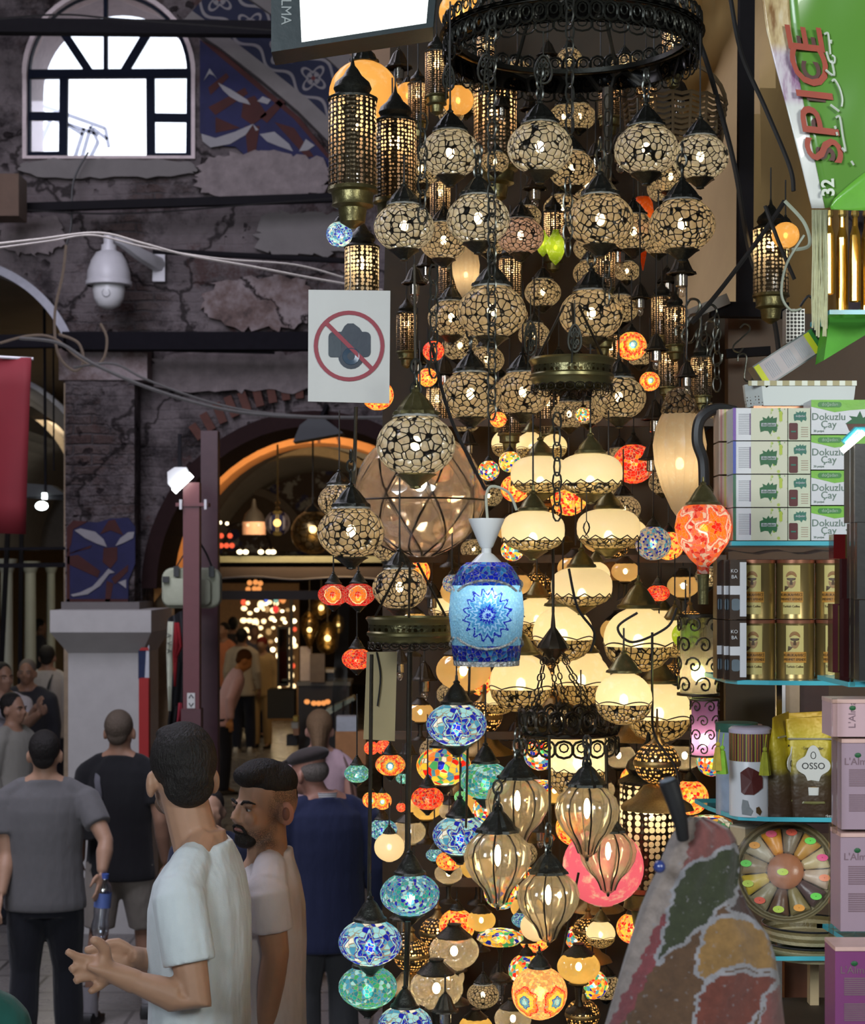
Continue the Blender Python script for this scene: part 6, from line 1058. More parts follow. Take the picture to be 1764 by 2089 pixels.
bar_thing('bracket', (1448, 632), (1606, 634), 30, 4.84, M_dark_steel, 'black steel bracket bar above the hooks', 'bracket'); bar_thing('bracket', (1400, 645), (1484, 610), 22, 4.82, plain('grey_steel', (.16, .14, .12), .5), 'grey box section arm joining the black bracket', 'bracket'); bar_thing('bracket', (1480, 722), (1570, 716), 18, 4.84, M_dark_steel, 'shorter dark bar below the black bracket', 'bracket')
t = thing('scroll_bracket', P(1450, 880, 3.72), 'black curved iron arm carrying the red star teardrop lamp', 'bracket'); k = 3.72/F; part('arm', MB().tube(bez([(50*k, 0, 40*k), (10*k, 0, 46*k), (-22*k, 0, 24*k), (-28*k, 0, -20*k), (-16*k, 0, -60*k), (-14*k, 0, -110*k)], 6), [(.012, .012)]*31, 8), M_black, t)
t = thing('beige_card', P(778, 1420, 4.15), 'long beige card board hanging under the lower brass ring', 'board'); k = 4.15/F; part('board', MB().prism([(-30*k, 90*k), (32*k, 90*k), (27*k, -92*k), (-37*k, -88*k)], 0, .006), plain('beige_card', (.36, .29, .15), .7, var=.06), t, False); part('cord', MB().tube(bez([(-10*k, -.004, 90*k), (-2*k, -.006, 40*k), (-8*k, -.006, -20*k)], 5), .002, 5), M_black, t)
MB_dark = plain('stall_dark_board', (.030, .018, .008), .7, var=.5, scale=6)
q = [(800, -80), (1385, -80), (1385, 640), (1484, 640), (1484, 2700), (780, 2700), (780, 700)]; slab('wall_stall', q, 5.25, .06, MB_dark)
for (y, d, lb) in ((862, 4.95, 'dark shelf board across the stall under the fourth row of globes'), (1140, 4.95, 'dark shelf board across the stall behind the opal globes'), (1500, 4.9, 'dark shelf board across the stall behind the iron flower ring'), (1800, 4.85, 'dark shelf board across the stall behind the melon lamps')):
    bar_thing('shelf_board', (800, y), (1480, y), 16, d, plain('dark_wood', (.06, .035, .018), .5, var=.3), lb, 'shelf')
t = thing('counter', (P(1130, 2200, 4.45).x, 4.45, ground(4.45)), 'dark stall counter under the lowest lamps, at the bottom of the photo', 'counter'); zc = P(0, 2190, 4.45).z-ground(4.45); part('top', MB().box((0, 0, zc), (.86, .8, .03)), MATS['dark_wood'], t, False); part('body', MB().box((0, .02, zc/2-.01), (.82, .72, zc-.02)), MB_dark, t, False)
# --- thick of the stall: further lamps half hidden behind the front rows
RB = random.Random(21); n_ = 0
for row in range(22):
    for c_ in range(12):
        px = 825+c_*56+RB.uniform(-18, 18)+(28 if row % 2 else 0); py = 130+row*88+RB.uniform(-26, 26); d = RB.uniform(4.6, 5.08)
        if px > 1375 and py < 700 or px > 1450 or py > 2040: continue
        z_ = py < 860; kd = RB.choice(['fil:warm', 'cyl', 'fil:warm', 'hang']) if z_ else RB.choice(['fil:warm', 'alab', 'hang', 'ball:orange', 'clear:stripe', 'perf']) if py < 1450 else RB.choice(['ball:multi', 'clear', 'perf', 'ball:orange', 'fil:warm', 'clear:gold', 'hang'])
        nm, lb = {'fil:warm': ('warm filigree globe', 'filigree globes at the back'), 'cyl': ('pierced cylinder lantern', 'cylinder lanterns at the back'), 'hang': ('unlit lantern top', 'unlit lantern tops at the back'), 'alab': ('alabaster globe', 'alabaster globes at the back'), 'ball:orange': ('orange mosaic ball', 'orange balls at the back'), 'ball:multi': ('many coloured mosaic ball', 'many coloured balls at the back'), 'clear': ('crackle glass lamp', 'crackle glass lamps at the back'), 'clear:gold': ('gold cut glass lamp', 'gold glass lamps at the back'), 'clear:stripe': ('striped gold glass lamp', 'striped glass lamps at the back'), 'perf': ('pierced brass lamp', 'pierced brass lamps at the back')}[kd]
        w_ = RB.uniform(52, 78) if kd != 'cyl' else RB.uniform(40, 50); hh = 2.6 if kd == 'cyl' else 1.5
        for _ in range(8):
            if not any(abs(px-a) < .52*(w_*d+b*e)/d and abs(py-c) < .55*(w_*hh+b*f) and abs(d-e) < .5*(w_+b)*d/F for a, c, b, e, f in LAMPS): break
            d = RB.uniform(4.58, 5.14); px += RB.uniform(-12, 12); py += RB.uniform(-14, 14)
        else: continue
        lamp(kd, px, py, w_, d, 'small %s deep in the stall, mostly hidden behind the front rows' % nm, 30, group=lb, rz=RB.uniform(0, 6)); n_ += 1
# ================================================================== THE SPICE SHOP SHELVES ON THE RIGHT
def dup(root, loc, label=None):
    r = root.copy(); COL.objects.link(r); r.location = loc
    if label: r['label'] = label
    for ch in list(root.children):
        c = ch.copy(); COL.objects.link(c); c.parent = r
        for g_ in ch.children: e = g_.copy(); COL.objects.link(e); e.parent = c
    return r
SD = 3.6; K = SD/F
GL = glass('shelf_glass', (.86, .97, .95), .05); GE = (lambda s: s.done(s.bsdf((.08, .48, .58), .25)))(NT('glass_edge_cyan'))
def gshelf(label, pts, y, d=SD, t_=9):
    """pts: plan outline, (photo column on the front plane, metres behind it)"""
    z = P(0, y, d).z; pl = [(P(a, y, d).x, d+b) for a, b in pts]; c = Vector((sum(p[0] for p in pl)/len(pl), sum(p[1] for p in pl)/len(pl), z)); t = thing('glass_shelf', c, label, 'shelf'); h = t_*K; n = len(pl)
    q = [Vector((a-c.x, b-c.y, 0)) for a, b in pl]; up, dn = [v+Vector((0, 0, 0)) for v in q], [v-Vector((0, 0, h)) for v in q]
    part('pane', MB().add(up+dn, [tuple(range(n)), tuple(range(2*n-1, n-1, -1))]), GL, t, False); part('edge', MB().add(up+dn, [(i, i+n, (i+1) % n+n, (i+1) % n) for i in range(n)]), GE, t, False)
gshelf('glass shelf with a cyan edge under the stacked tea boxes', [(1492, 0), (1780, 0), (1780, .26), (1484, .26), (1484, .02)], 1104)
gshelf('glass shelf with a cyan edge under the golden coffee tins', [(1484, .03), (1500, -.02), (1560, -.04), (1640, -.05), (1800, -.05), (1800, .26), (1476, .26)], 1386)
gshelf('glass shelf with a cyan edge under the gold coffee bags', [(1484, .02), (1500, -.03), (1560, -.05), (1710, -.06), (1800, -.06), (1800, .24), (1452, .24), (1462, .12)], 1660)
gshelf('glass shelf with a cyan edge under the wicker trays, lowest of the shelves', [(1580, 0), (1800, 0), (1800, .25), (1570, .25)], 1951)
# tea boxes
m_cream = None
def creamleaf():
    s = NT('cream_leaf_print'); o = s.obj(); x, y, z = s.sep(o); v = s.voro(o, 95)[0]; mk_ = s.math('MULTIPLY', s.step(v, .34, .28), s.step(s.math('ABSOLUTE', x), .019, .024)); c = s.mix(s.step(s.noise(o, 60)[0], .45, .55), (.12, .30, .05), (.42, .52, .10)); return s.done(s.bsdf(s.mix(mk_, (.62, .62, .47), c), .4))
m_cream = creamleaf(); m_white = plain('box_white', (.66, .67, .70), .35, var=.04); m_leaf = plain('print_green', (.015, .12, .04), .5, var=.3); m_teal = plain('print_teal', (.03, .17, .12), .5); m_jar = plain('print_maroon', (.10, .012, .015), .5); m_lime = plain('print_lime', (.18, .50, .03), .4, var=.3, scale=30)
m_green = plain('print_darkgreen', (.03, .22, .03), .4); m_grey = plain('print_grey', (.16, .24, .19), .6); m_txt = plain('print_small_text', (.42, .43, .46), .6)
def leafpoly(w_, h_): return [(-.45*w_, -.42*h_), (-.5*w_, -.1*h_), (-.5*w_, .2*h_), (-.3*w_, .28*h_), (-.34*w_, .44*h_), (-.12*w_, .34*h_), (0, .52*h_), (.08*w_, .36*h_), (.24*w_, .50*h_), (.26*w_, .36*h_), (.48*w_, .42*h_), (.44*w_, .1*h_), (.5*w_, -.2*h_), (.44*w_, -.42*h_), (.22*w_, -.30*h_), (.1*w_, -.55*h_), (-.02*w_, -.36*h_), (-.22*w_, -.34*h_)]
def off(poly, dx, dz): return [(x+dx, z+dz) for x, z in poly]
strips = [plain('strip_purple', (.17, .07, .36), .4), plain('strip_blue', (.05, .08, .38), .4), plain('strip_green', (.03, .13, .07), .4), plain('strip_green', (.03, .13, .07), .4)]
rows = ['topmost of the four, purple edged', 'second from the top, blue edged', 'third from the top, green edged', 'bottom one, green edged']
for r_ in range(4):
    yb = 1103-(3-r_)*67.3; c = P(1543, yb, SD+.045); t = thing('tea_box', c, 'cream tea box with a green leaf emblem, '+rows[r_], 'box', 'cream tea boxes'); h = 66*K
    part('carton', MB().box((0, 0, h/2), (.111, .078, h)), m_white, t, False); part('cream_panel', MB().box((.0185, -.0392, h/2), (.074, .0008, h)), m_cream, t, False, loc=(0, 0, 0))
    part('edge_strip', MB().box((-.0525, -.0394, h/2), (.006, .0012, h)), strips[r_], t, False); part('emblem', MB().prism(off(leafpoly(.036, .036), .017, h*.48), -.0404, -.0397), m_leaf, t, False); part('emblem_band', MB().box((.017, -.0405, h*.48), (.030, .0006, .007)), m_txt, t, False)
    lettering('doğadan', .0075, m_leaf, t, (.017, -.0412, h*.48)); part('lime_tag', MB().box((.042, -.0402, h*.74), (.006, .0006, .020)), plain('print_yellowgreen', (.45, .55, .06), .5), t, False)
    m_ = MB(); [m_.box((-.032, -.0394, h*(.2+.055*i)), (.024, .0006, .0016)) for i in range(12)]; part('small_print', m_, m_txt, t, False); part('side_text', MB().box((-.0205, -.0398, h*.5), (.002, .0006, h*.66)), plain('print_violet', (.16, .08, .2), .5), t, False)
    t = thing('tea_box', P(1622, yb, SD+.045), 'narrow cream box with a maroon jar picture, '+rows[r_].split(',')[0], 'box', 'narrow cream boxes')
    part('carton', MB().box((0, 0, h/2), (.045, .076, h)), plain('pale_green_card', (.58, .62, .46), .4, var=.05), t, False); part('jar_picture', MB().prism(rrect(.018, .034, .003, 3, -.012, h*.28), -.0388, -.038), m_jar, t, False); part('jar_label', MB().box((-.012, -.0392, h*.27), (.010, .0006, .003)), m_teal, t, False); part('emblem', MB().prism(off(leafpoly(.026, .022), .002, h*.74), -.0388, -.038), m_teal, t, False); lettering('doğadan', .0055, m_white, t, (.002, -.0394, h*.75))
    m_ = MB(); [m_.box((.011, -.0386, h*(.12+.07*i)), (.014, .0006, .0016)) for i in range(5)]; part('small_print', m_, plain('print_tan', (.42, .33, .25), .6), t, False)
    t = thing('tea_box', P(1473, yb+1, SD+.115), 'side of a pink and green striped box behind the tea boxes, '+rows[r_].split(',')[0], 'box', 'striped boxes behind the tea boxes'); part('carton', MB().box((0, 0, h/2), (.026, .07, h)), plain('peach_card', (.55, .40, .30), .4), t, False)
    for i, cc in enumerate(((.5, .22, .2), (.45, .45, .12), (.3, .2, .15))): part('stripe', MB().box((-.008+i*.008, -.0354, h/2), (.003, .0008, h)), plain('boxstripe%d' % i, cc, .4), t, False)
    yb = 1103-(3-r_)*71.5; h = 70*K; t = thing('tea_box', P(1705, yb, SD+.045), 'white and green tea box with grey lettering, '+('topmost', 'second from the top', 'third from the top', 'bottom one')[r_]+' of its stack', 'box', 'white and green tea boxes')
    part('carton', MB().box((0, 0, h/2), (.119, .076, h)), m_white, t, False); A_ = [(-.0595, h), (.0595, h), (.0595, h*.74), (.02, h*.70), (-.012, h*.64), (-.04, h*.74), (-.0595, h*.80)]; part('green_top', MB().prism(A_, -.0388, -.038), m_lime, t, False); part('brand_plate', MB().prism(rrect(.048, .011, .005, 4, -.022, h*.86), -.0396, -.0385), m_green, t, False)
    lettering('doğadan', .0095, plain('print_pale', (.45, .62, .45), .5), t, (-.022, -.0402, h*.865)); lettering('Dokuzlu', .0205, m_grey, t, (-.024, -.0388, h*.50)); lettering('Çay', .0205, m_grey, t, (-.024, -.0388, h*.28)); lettering('20 poşet', .006, m_grey, t, (-.044, -.0388, h*.09))
    part('bowl_picture', MB().prism([(.012, h*.30), (.058, h*.30), (.058, h*.0), (.030, h*.0), (.018, h*.10)], -.039, -.038), plain('print_brown', (.12, .04, .025), .5, var=.4, scale=80), t, False); part('leaves_picture', MB().prism(off([(-.026, 0), (-.012, .010), (-.018, .016), (-.002, .014), (.004, .026), (.010, .012), (.020, .018), (.022, 0)], .036, h*.30), -.0394, -.0384), m_leaf, t, False)
# coffee tins
m_tin = plain('gold_tin', (.30, .22, .085), .32, .75, var=.06, scale=4, bump=0); m_lid = plain('copper_lid', (.50, .22, .13), .3, .8, var=.1); m_lab = plain('tin_label', (.62, .52, .18), .5, var=.05); m_band = plain('tin_band', (.50, .23, .03), .5, var=.06); m_dk = plain('tin_print', (.09, .045, .01), .5)
def bend(me, r):
    for v in me.vertices: a = v.co.x/r; q = r-v.co.y; v.co.x, v.co.y = math.sin(a)*q, -math.cos(a)*q
    me.update(); return me
def bpoly(polys, mat, name, lift):                         # polygons in x-z printed on a cylinder
    m_ = MB()
    for pl in polys:
        xs = [p[0] for p in pl]; n = len(pl); c = (sum(xs)/n, sum(p[1] for p in pl)/n); vs = [(c[0], -lift, c[1])]+[(x, -lift, z) for x, z in pl]; m_.add(vs, [(0, i+1, (i+1) % n+1) for i in range(n)])
    return m_.mesh(name, mat, False)
def bgrid(x0, x1, z0, z1, mat, name, lift, n=8):
    return MB().add([(x0+(x1-x0)*i/n, -lift, z) for z in (z0, z1) for i in range(n+1)], [(i, i+1, n+2+i, n+1+i) for i in range(n)]).mesh(name, mat, False)
rt, ht = .0395, .122
def tin(loc, label):
    t = thing('coffee_tin', loc, label, 'tin', 'golden coffee tins'); part('can', MB().lathe([(.001, 0), (rt, 0), (rt, .003), (rt*.985, .005), (rt*.985, ht-.008), (rt, ht-.006)], 40), m_tin, t); part('lid', MB().lathe([(rt*1.01, ht-.008), (rt*1.015, ht-.001), (rt*.95, ht), (.001, ht-.001)], 40), m_lid, t); r = rt*.985; a = -.012
    for nm, me in (('paper_label', bgrid(a-.018, a+.018, .056, .110, m_lab, 'paper_label', .0004)), ('orange_band', bgrid(a-.023, a+.024, .034, .056, m_band, 'orange_band', .0006)), ('lower_label', bgrid(a-.018, a+.018, .010, .034, m_lab, 'lower_label', .0004)),
                   ('hat_print', bpoly([[(a+.011*math.cos(q), .086+.012*math.sin(q)) for q in [PI*i/10 for i in range(11)]]], plain('hat_brown', (.32, .16, .05), .5), 'hat_print', .001)), ('face_print', bpoly([[(a+.009*math.cos(q), .078+.015*math.sin(q)) for q in [PI+PI*i/10 for i in range(11)]]], plain('face_brown', (.36, .20, .07), .5), 'face_print', .001)), ('brow_print', bpoly([[(a-.009, .084), (a+.009, .084), (a+.008, .080), (a+.002, .079), (a+.003, .070), (a-.003, .070), (a-.002, .079), (a-.008, .080)]], m_dk, 'brow_print', .0014)), ('cup_print', bpoly([[(a-.013, .068), (a-.004, .066), (a-.008, .061), (a-.014, .057)]], m_dk, 'cup_print', .0014))):
        link(nm, bend(me, r), t)
    for tx, sz, z in (('KURUKAHVECİ', .0075, .0495), ('MEHMET EFENDİ', .0068, .0405), ('Turkish Coffee', .0065, .026)):
        o = lettering(tx, sz, m_dk, t, (0, 0, 0), (0, 0, 0), sx=1); me = o.data; me.transform(Matrix.Translation((a, -.0012, z)) @ Matrix.Rotation(PI/2, 4, 'X') @ Matrix.Diagonal((.86, 1, 1, 1))); bend(me, r)
    return t
z0 = P(0, 1386, SD).z; d_ = SD+.035; tin0 = None
for row, nm in ((0, 'lower'), (1, 'upper')):
    for i, px in enumerate((1541, 1621, 1701)):
        loc = (P(px, 0, d_).x, d_, z0+row*(ht+.001)); lb = '%s golden coffee tin with a cream label, %s row' % (('left', 'middle', 'right')[i].capitalize().lower(), nm)
        if tin0 is None: tin0 = tin(loc, lb)
        else: q_ = dup(tin0, loc, lb); q_.rotation_euler.z = R.uniform(-.12, .12)
for row, nm in ((0, 'lower'), (1, 'upper')):
    for i, (px, dd) in enumerate(((1501, .0), (1480, .02), (1466, .05))):
        c = P(px, 1386, SD+dd); t = thing('coffee_box', (c.x, SD+dd, z0+row*.123), 'dark brown coffee box with a white band, %s row, %s' % (nm, ('next to the golden tins', 'middle of three', 'farthest left')[i]), 'box', 'brown coffee boxes'); w_ = .033 if i == 0 else .016
        part('carton', MB().box((0, 0, .0605), (w_, .05, .121)), plain('coffee_brown', (.035, .018, .01), .35), t, False); part('white_band', MB().prism([(-w_/2, .050), (w_/2, .050), (w_/2, .068), (-w_/2, .068)], -.0258, -.025), m_white, t, False); part('cup_picture', MB().prism(rrect(w_*.5, .024, .005, 3, -w_*.15, .030), -.0258, -.025), plain('steel_blue_print', (.12, .16, .19), .4), t, False)
        if i == 0: part('white_side', MB().prism([(w_*.1, .006), (w_/2, .006), (w_/2, .116), (w_*.1, .116)], -.0262, -.025), m_white, t, False); lettering('KO', .010, m_white, t, (-.008, -.0262, .098)); lettering('BA', .010, m_white, t, (-.008, -.0262, .086))
solo('plastic_film', MB().rings([[(P(1470+i*26, 1128, SD).x, SD+.0+.07*math.sin(j), P(0, 1128-5*math.sin(j)-4*math.sin(i*1.7), SD).z) for j in [q*PI/4 for q in range(5)]] for i in range(10)], False), clear('lilac_film', (.8, .7, .85), .25, 8, .12, .2, (.5, .42, .6)), 'crumpled lilac plastic film lying over the upper coffee tins', 'plastic film')
# gold coffee bags
def bagmat():
    s = NT('gold_coffee_bag'); o = s.obj(); x, y, z = s.sep(o); n = s.noise(o, 14, 3)[0]; zz = s.math('ADD', z, s.math('MULTIPLY', s.math('SUBTRACT', n, .5), .03)); c = s.ramp(s.math('DIVIDE', zz, .215), [(0, (.045, .022, .012)), (.30, (.055, .03, .012)), (.44, (.06, .04, .01)), (.52, (.30, .24, .01)), (.8, (.52, .40, .015)), (1, (.62, .36, .02))]); return s.done(s.bsdf(c, .42, .1, s.bump(s.noise(o, 22, 3)[0], .5, .01)))
BAG = bagmat(); m_badge = plain('badge_white', (.66, .66, .62), .4, var=.04)
def coffee_bag(px, yb, d, w_, h_, rz_, label):
    c = P(px, yb, d); t = thing('coffee_bag', c, label, 'coffee bag', None, rz_); rs = []
    for f, ww, dd in ((0, .90, .030), (.06, .97, .034), (.4, 1, .028), (.7, .98, .016), (.86, .99, .007), (.9, .985, .004), (1, 1, .002)): rs.append([(w_/2*ww*(1 if abs(q) < 1e-9 else 1)*math.copysign(abs(math.cos(q))**.5, math.cos(q)), dd*math.copysign(abs(math.sin(q))**.8, math.sin(q)), h_*f+.004*math.cos(q)*f) for q in [2*PI*i/24 for i in range(24)]])
    part('pouch', MB().rings(rs), BAG, t); part('zip_seal', MB().box((0, -.012, h_*.80), (w_*.96, .004, .003)), plain('grey_seal', (.32, .30, .22), .4), t, False)
    q4 = []
    for i in range(40):
        a = 2*PI*i/40; r = .022+.011*abs(math.cos(2*a))**2; q4.append((r*math.cos(a)*1.05, r*math.sin(a)*1.25))
    part('badge', MB().prism(off(q4, .004, h_*.55), -.0275, -.0255), m_badge, t, False); lettering('OSSO', .0185, plain('print_black', (.03, .03, .03), .5), t, (.004, -.028, h_*.545)); part('leaf_mark', MB().tube([(.004+.005*math.cos(q), -.028, h_*.645+.006*math.sin(q)*(1.3 if math.sin(q) > 0 else 1)) for q in [2*PI*i/12 for i in range(12)]], .0007, 4, closed=True), MATS['print_black'], t)
    cup = part('cup_picture', MB().lathe([(.001, 0), (.010, 0), (.011, .016), (.009, .016)], 16, mod=lambda a, z: 1), m_badge, t, loc=(.004, -.030, h_*.27), scale=(1, .25, 1)); part('coffee', MB().ell((0, 0, .016), (.009, .009, .001), 12, 4), plain('crema', (.40, .22, .06), .4), cup)
    part('saucer', MB().lathe([(.001, 0), (.024, .002), (.022, .005)], 20), plain('saucer_olive', (.16, .15, .05), .3), t, loc=(.004, -.031, h_*.18), scale=(1, .12, 1.4)); lettering('Turkey', .008, m_badge, t, (.030, -.031, h_*.075)); lettering('250 gr', .008, m_badge, t, (-.008, -.033, h_*.05)); lettering('Turquie Kaffee', .007, MATS['print_black'], t, (.004, -.0215, h_*.715), shear=.3)
    return t
coffee_bag(1650, 1676, SD-.01, .094, .212, -.05, 'gold and brown coffee bag facing us with a white badge, right one in front'); coffee_bag(1592, 1672, SD+.0, .088, .214, 1.0, 'gold and brown coffee bag turned sideways, left of the front facing one'); coffee_bag(1640, 1664, SD+.09, .10, .216, .0, 'gold coffee bag standing behind the other two, only its top showing')
def striped():
    s = NT('striped_tin_top'); x, y, z = s.sep(s.obj()); a = s.math('FRACT', s.math('MULTIPLY', s.math('ARCTAN2', y, x), 2.4)); c = s.ramp(a, [(0, (.10, .015, .02)), (.22, (.12, .10, .05)), (.34, (.35, .38, .03)), (.44, (.14, .03, .06)), (.58, (.45, .16, .03)), (.7, (.05, .05, .08)), (.8, (.14, .05, .02)), (.92, (.4, .34, .05))], True); return s.done(s.bsdf(c, .4))
STR = striped(); c = P(1530, 1662, SD); t = thing('round_tin', c, 'white round coffee tin with a striped top and a maroon badge, in front', 'tin'); r = .0425
part('can', MB().lathe([(.001, 0), (r, 0), (r, .172), (r*.97, .174)], 40), m_white, t); part('striped_top', MB().lathe([(r*1.012, .112), (r*1.012, .168)], 40), STR, t); part('lid', MB().lathe([(r*1.03, .168), (r*1.03, .176), (r*.9, .180), (.001, .178)], 40), plain('lid_lilac', (.45, .40, .5), .4, var=.3), t)
link('badge', bend(bpoly([[(-.020, .050), (-.014, .046), (.004, .046), (.012, .052), (.022, .060), (.022, .080), (.014, .092), (.004, .098), (-.006, .102), (-.012, .098), (-.022, .090)]], plain('badge_maroon', (.09, .015, .012), .4, var=.3), 'badge', .0026), r), t, rot=(0, 0, -.12)); link('pot_picture', bend(bpoly([[(-.015, .006), (.002, .004), (.006, .014), (-.001, .022), (-.004, .034), (-.014, .036), (-.016, .020)]], plain('pot_grey', (.22, .24, .25), .4), 'pot_picture', .0022), r), t, rot=(0, 0, -.2)); link('beans_picture', bend(bpoly([[(.004, .010), (.012, .004), (.016, .012), (.010, .022), (.004, .020)]], m_dk, 'beans_picture', .0012), r), t); link('barcode', bend(bgrid(.030, .044, .02, .12, m_txt, 'barcode', .0008), r), t)
for i, (px, yb, dd, cl, lb) in enumerate(((1502, 1652, .07, (.03, .10, .07), 'round coffee tin with a green lid behind the white one'), (1512, 1640, .15, (.40, .22, .18), 'round coffee tin with a pink lid at the back of the shelf'))):
    t = thing('round_tin', P(px, 1660, SD+dd), lb, 'tin'); part('can', MB().lathe([(.001, 0), (r, 0), (r, .180)], 32), plain('tin_blue_white', (.30, .36, .46), .4, var=.3, scale=30), t); part('lid', MB().lathe([(r*1.03, .172), (r*1.03, .190), (.001, .192)], 32), plain('lid%d' % i, cl, .4), t)
for px, y, cl, lb in ((1464, 1545, (.50, .38, .05), 'ochre tassel hanging left of the white round tin'), (1473, 1552, (.25, .50, .04), 'lime green tassel beside the ochre one'), (1560, 1555, (.35, .36, .03), 'olive tassel hanging on the front of the striped tin top')):
    t = thing('tassel', P(px, y, SD-.055), lb, 'tassel'); m_ = plain('tassel%d' % px, cl, .9, var=.3, scale=80); part('skirt', MB().lathe([(.001, .022), (.005, .02), (.008, 0), (.011, -.026), (.001, -.026)], 12, mod=lambda a, z: 1+.12*math.cos(6*a)), m_, t); part('knot', MB().ell((0, 0, .026), .005, 8, 6), m_, t); part('cord', MB().tube([(0, 0, .03), (.004, .004, .055)], .0012, 5), m_, t)
# spice basket under film
bc = P(1602, 1778, SD+.02); tilt = Matrix.Rotation(math.radians(-16), 3, 'Z') @ Matrix.Rotation(math.radians(72), 3, 'X')   # basket opening tips towards us
wick = (lambda s: s.done(s.bsdf(s.mix(s.math('MULTIPLY', s.step(s.math('SINE', s.math('MULTIPLY', s.sep(s.obj())[2], 420)), -.2, .2), 1.0), (.20, .16, .07), (.46, .40, .24)), .45, 0, s.bump(s.noise(s.obj(), 90)[0], .5, .005))))(NT('woven_cane'))
def spice(name, local, label, mb, mats, cat='spice packet', stick=None, sticker=None):
    o = thing(name, bc+tilt @ Vector(local), label, cat, 'spice packets in the wrapped basket'); o.rotation_euler = tilt.to_euler(); part('packet', mb, mats, o)
    if stick: part('sticker', MB().lathe([(.001, .0012), (.0115, .001), (.0115, 0)], 16), sticker, o, loc=stick, scale=(1, .62, 1))
t = thing('spice_basket', bc, 'round wicker basket of spice packets wrapped in clear film, tipped towards us', 'basket'); t.rotation_euler = tilt.to_euler()
part('basket', MB().lathe([(.001, -.032), (.075, -.032), (.098, -.01), (.106, .012), (.103, .014), (.094, -.006), (.072, -.026), (.001, -.026)], 40), wick, t); part('film', MB().lathe([(.106, .014), (.09, .030), (.05, .038), (.001, .040)], 40, mod=lambda a, z: 1+.01*math.sin(9*a)), glass('clear_film', (1, .99, .96), .012, .35, 12), t)
cols = [('orange', (.75, .30, .02)), ('grey brown', (.22, .17, .11)), ('amber', (.55, .28, .05)), ('cream', (.60, .48, .26)), ('pale pink', (.55, .42, .32)), ('plum', (.10, .06, .06)), ('olive', (.26, .21, .09)), ('dark brown', (.14, .07, .04)), ('khaki', (.33, .28, .16)), ('yellow', (.66, .46, .04)), ('tan', (.32, .23, .12)), ('sand', (.50, .43, .30))]
stc = [plain('sticker_pink', (.95, .06, .16), .5), plain('sticker_red', (.9, .08, .02), .5), plain('sticker_green', (.12, .75, .06), .5), plain('sticker_magenta', (.95, .05, .25), .5), plain('sticker_coral', (.95, .22, .08), .5), plain('sticker_green', (.12, .75, .06), .5), plain('sticker_orange', (.95, .35, .02), .5), plain('sticker_yellow', (.55, .75, .05), .5), plain('sticker_red', (.9, .08, .02), .5), plain('sticker_yellow', (.55, .75, .05), .5), plain('sticker_green', (.12, .75, .06), .5), plain('sticker_orange', (.95, .35, .02), .5)]
for i, (nm, cl) in enumerate(cols):
    a = math.radians(112-30*i); m_ = MB(); rs = []
    for f, ww, hh in ((.036, .008, .004), (.040, .011, .010), (.062, .016, .013), (.084, .021, .010), (.088, .020, .003)): rs.append([(f*math.cos(a)-ww*math.cos(q)*math.sin(a)*1, f*math.sin(a)+ww*math.cos(q)*math.cos(a), hh*math.sin(q)) for q in [2*PI*j/12 for j in range(12)]])
    spice('spice_packet', (0, 0, 0), '%s spice packet in the wrapped basket' % nm, m_.rings(rs), plain('spice_'+nm.replace(' ', '_'), cl, .35, var=.2, scale=60), stick=(.080*math.cos(a), .080*math.sin(a), .0125), sticker=stc[i])
spice('spice_packet', (0, 0, .004), 'round copper coloured spice packet in the middle of the wrapped basket', MB().ell((0, 0, 0), (.037, .037, .015), 24, 8), plain('spice_copper', (.42, .16, .07), .3, var=.2, scale=50), stick=(-.004, -.004, .0155), sticker=stc[7])
for y, rr, lb in ((1897, .098, 'shallow woven tray right under the wrapped spice basket'), (1932, .096, 'second woven tray, on the lowest glass shelf')):
    t = thing('woven_tray', P(1650, y+17, SD+.105), lb, 'tray'); part('weave', MB().lathe([(.001, 0), (rr*.9, 0), (rr, .030), (rr*.97, .030), (rr*.86, .004), (.001, .004)], 40), wick, t); part('rim', MB().tube([(rr*math.cos(q), rr*math.sin(q), .031) for q in [2*PI*i/40 for i in range(40)]], .0022, 5, closed=True), M_black, t)
t = thing('small_carton', P(1520, 1722, SD+.09), 'small beige cardboard box behind the white mosaic dish', 'box', rz=.6); part('carton', MB().box((0, 0, .018), (.045, .045, .037)), plain('beige_carton', (.52, .42, .27), .6), t, False); part('lid', MB().box((0, 0, .038), (.047, .047, .004)), plain('pale_carton_lid', (.6, .54, .42), .5), t, False)
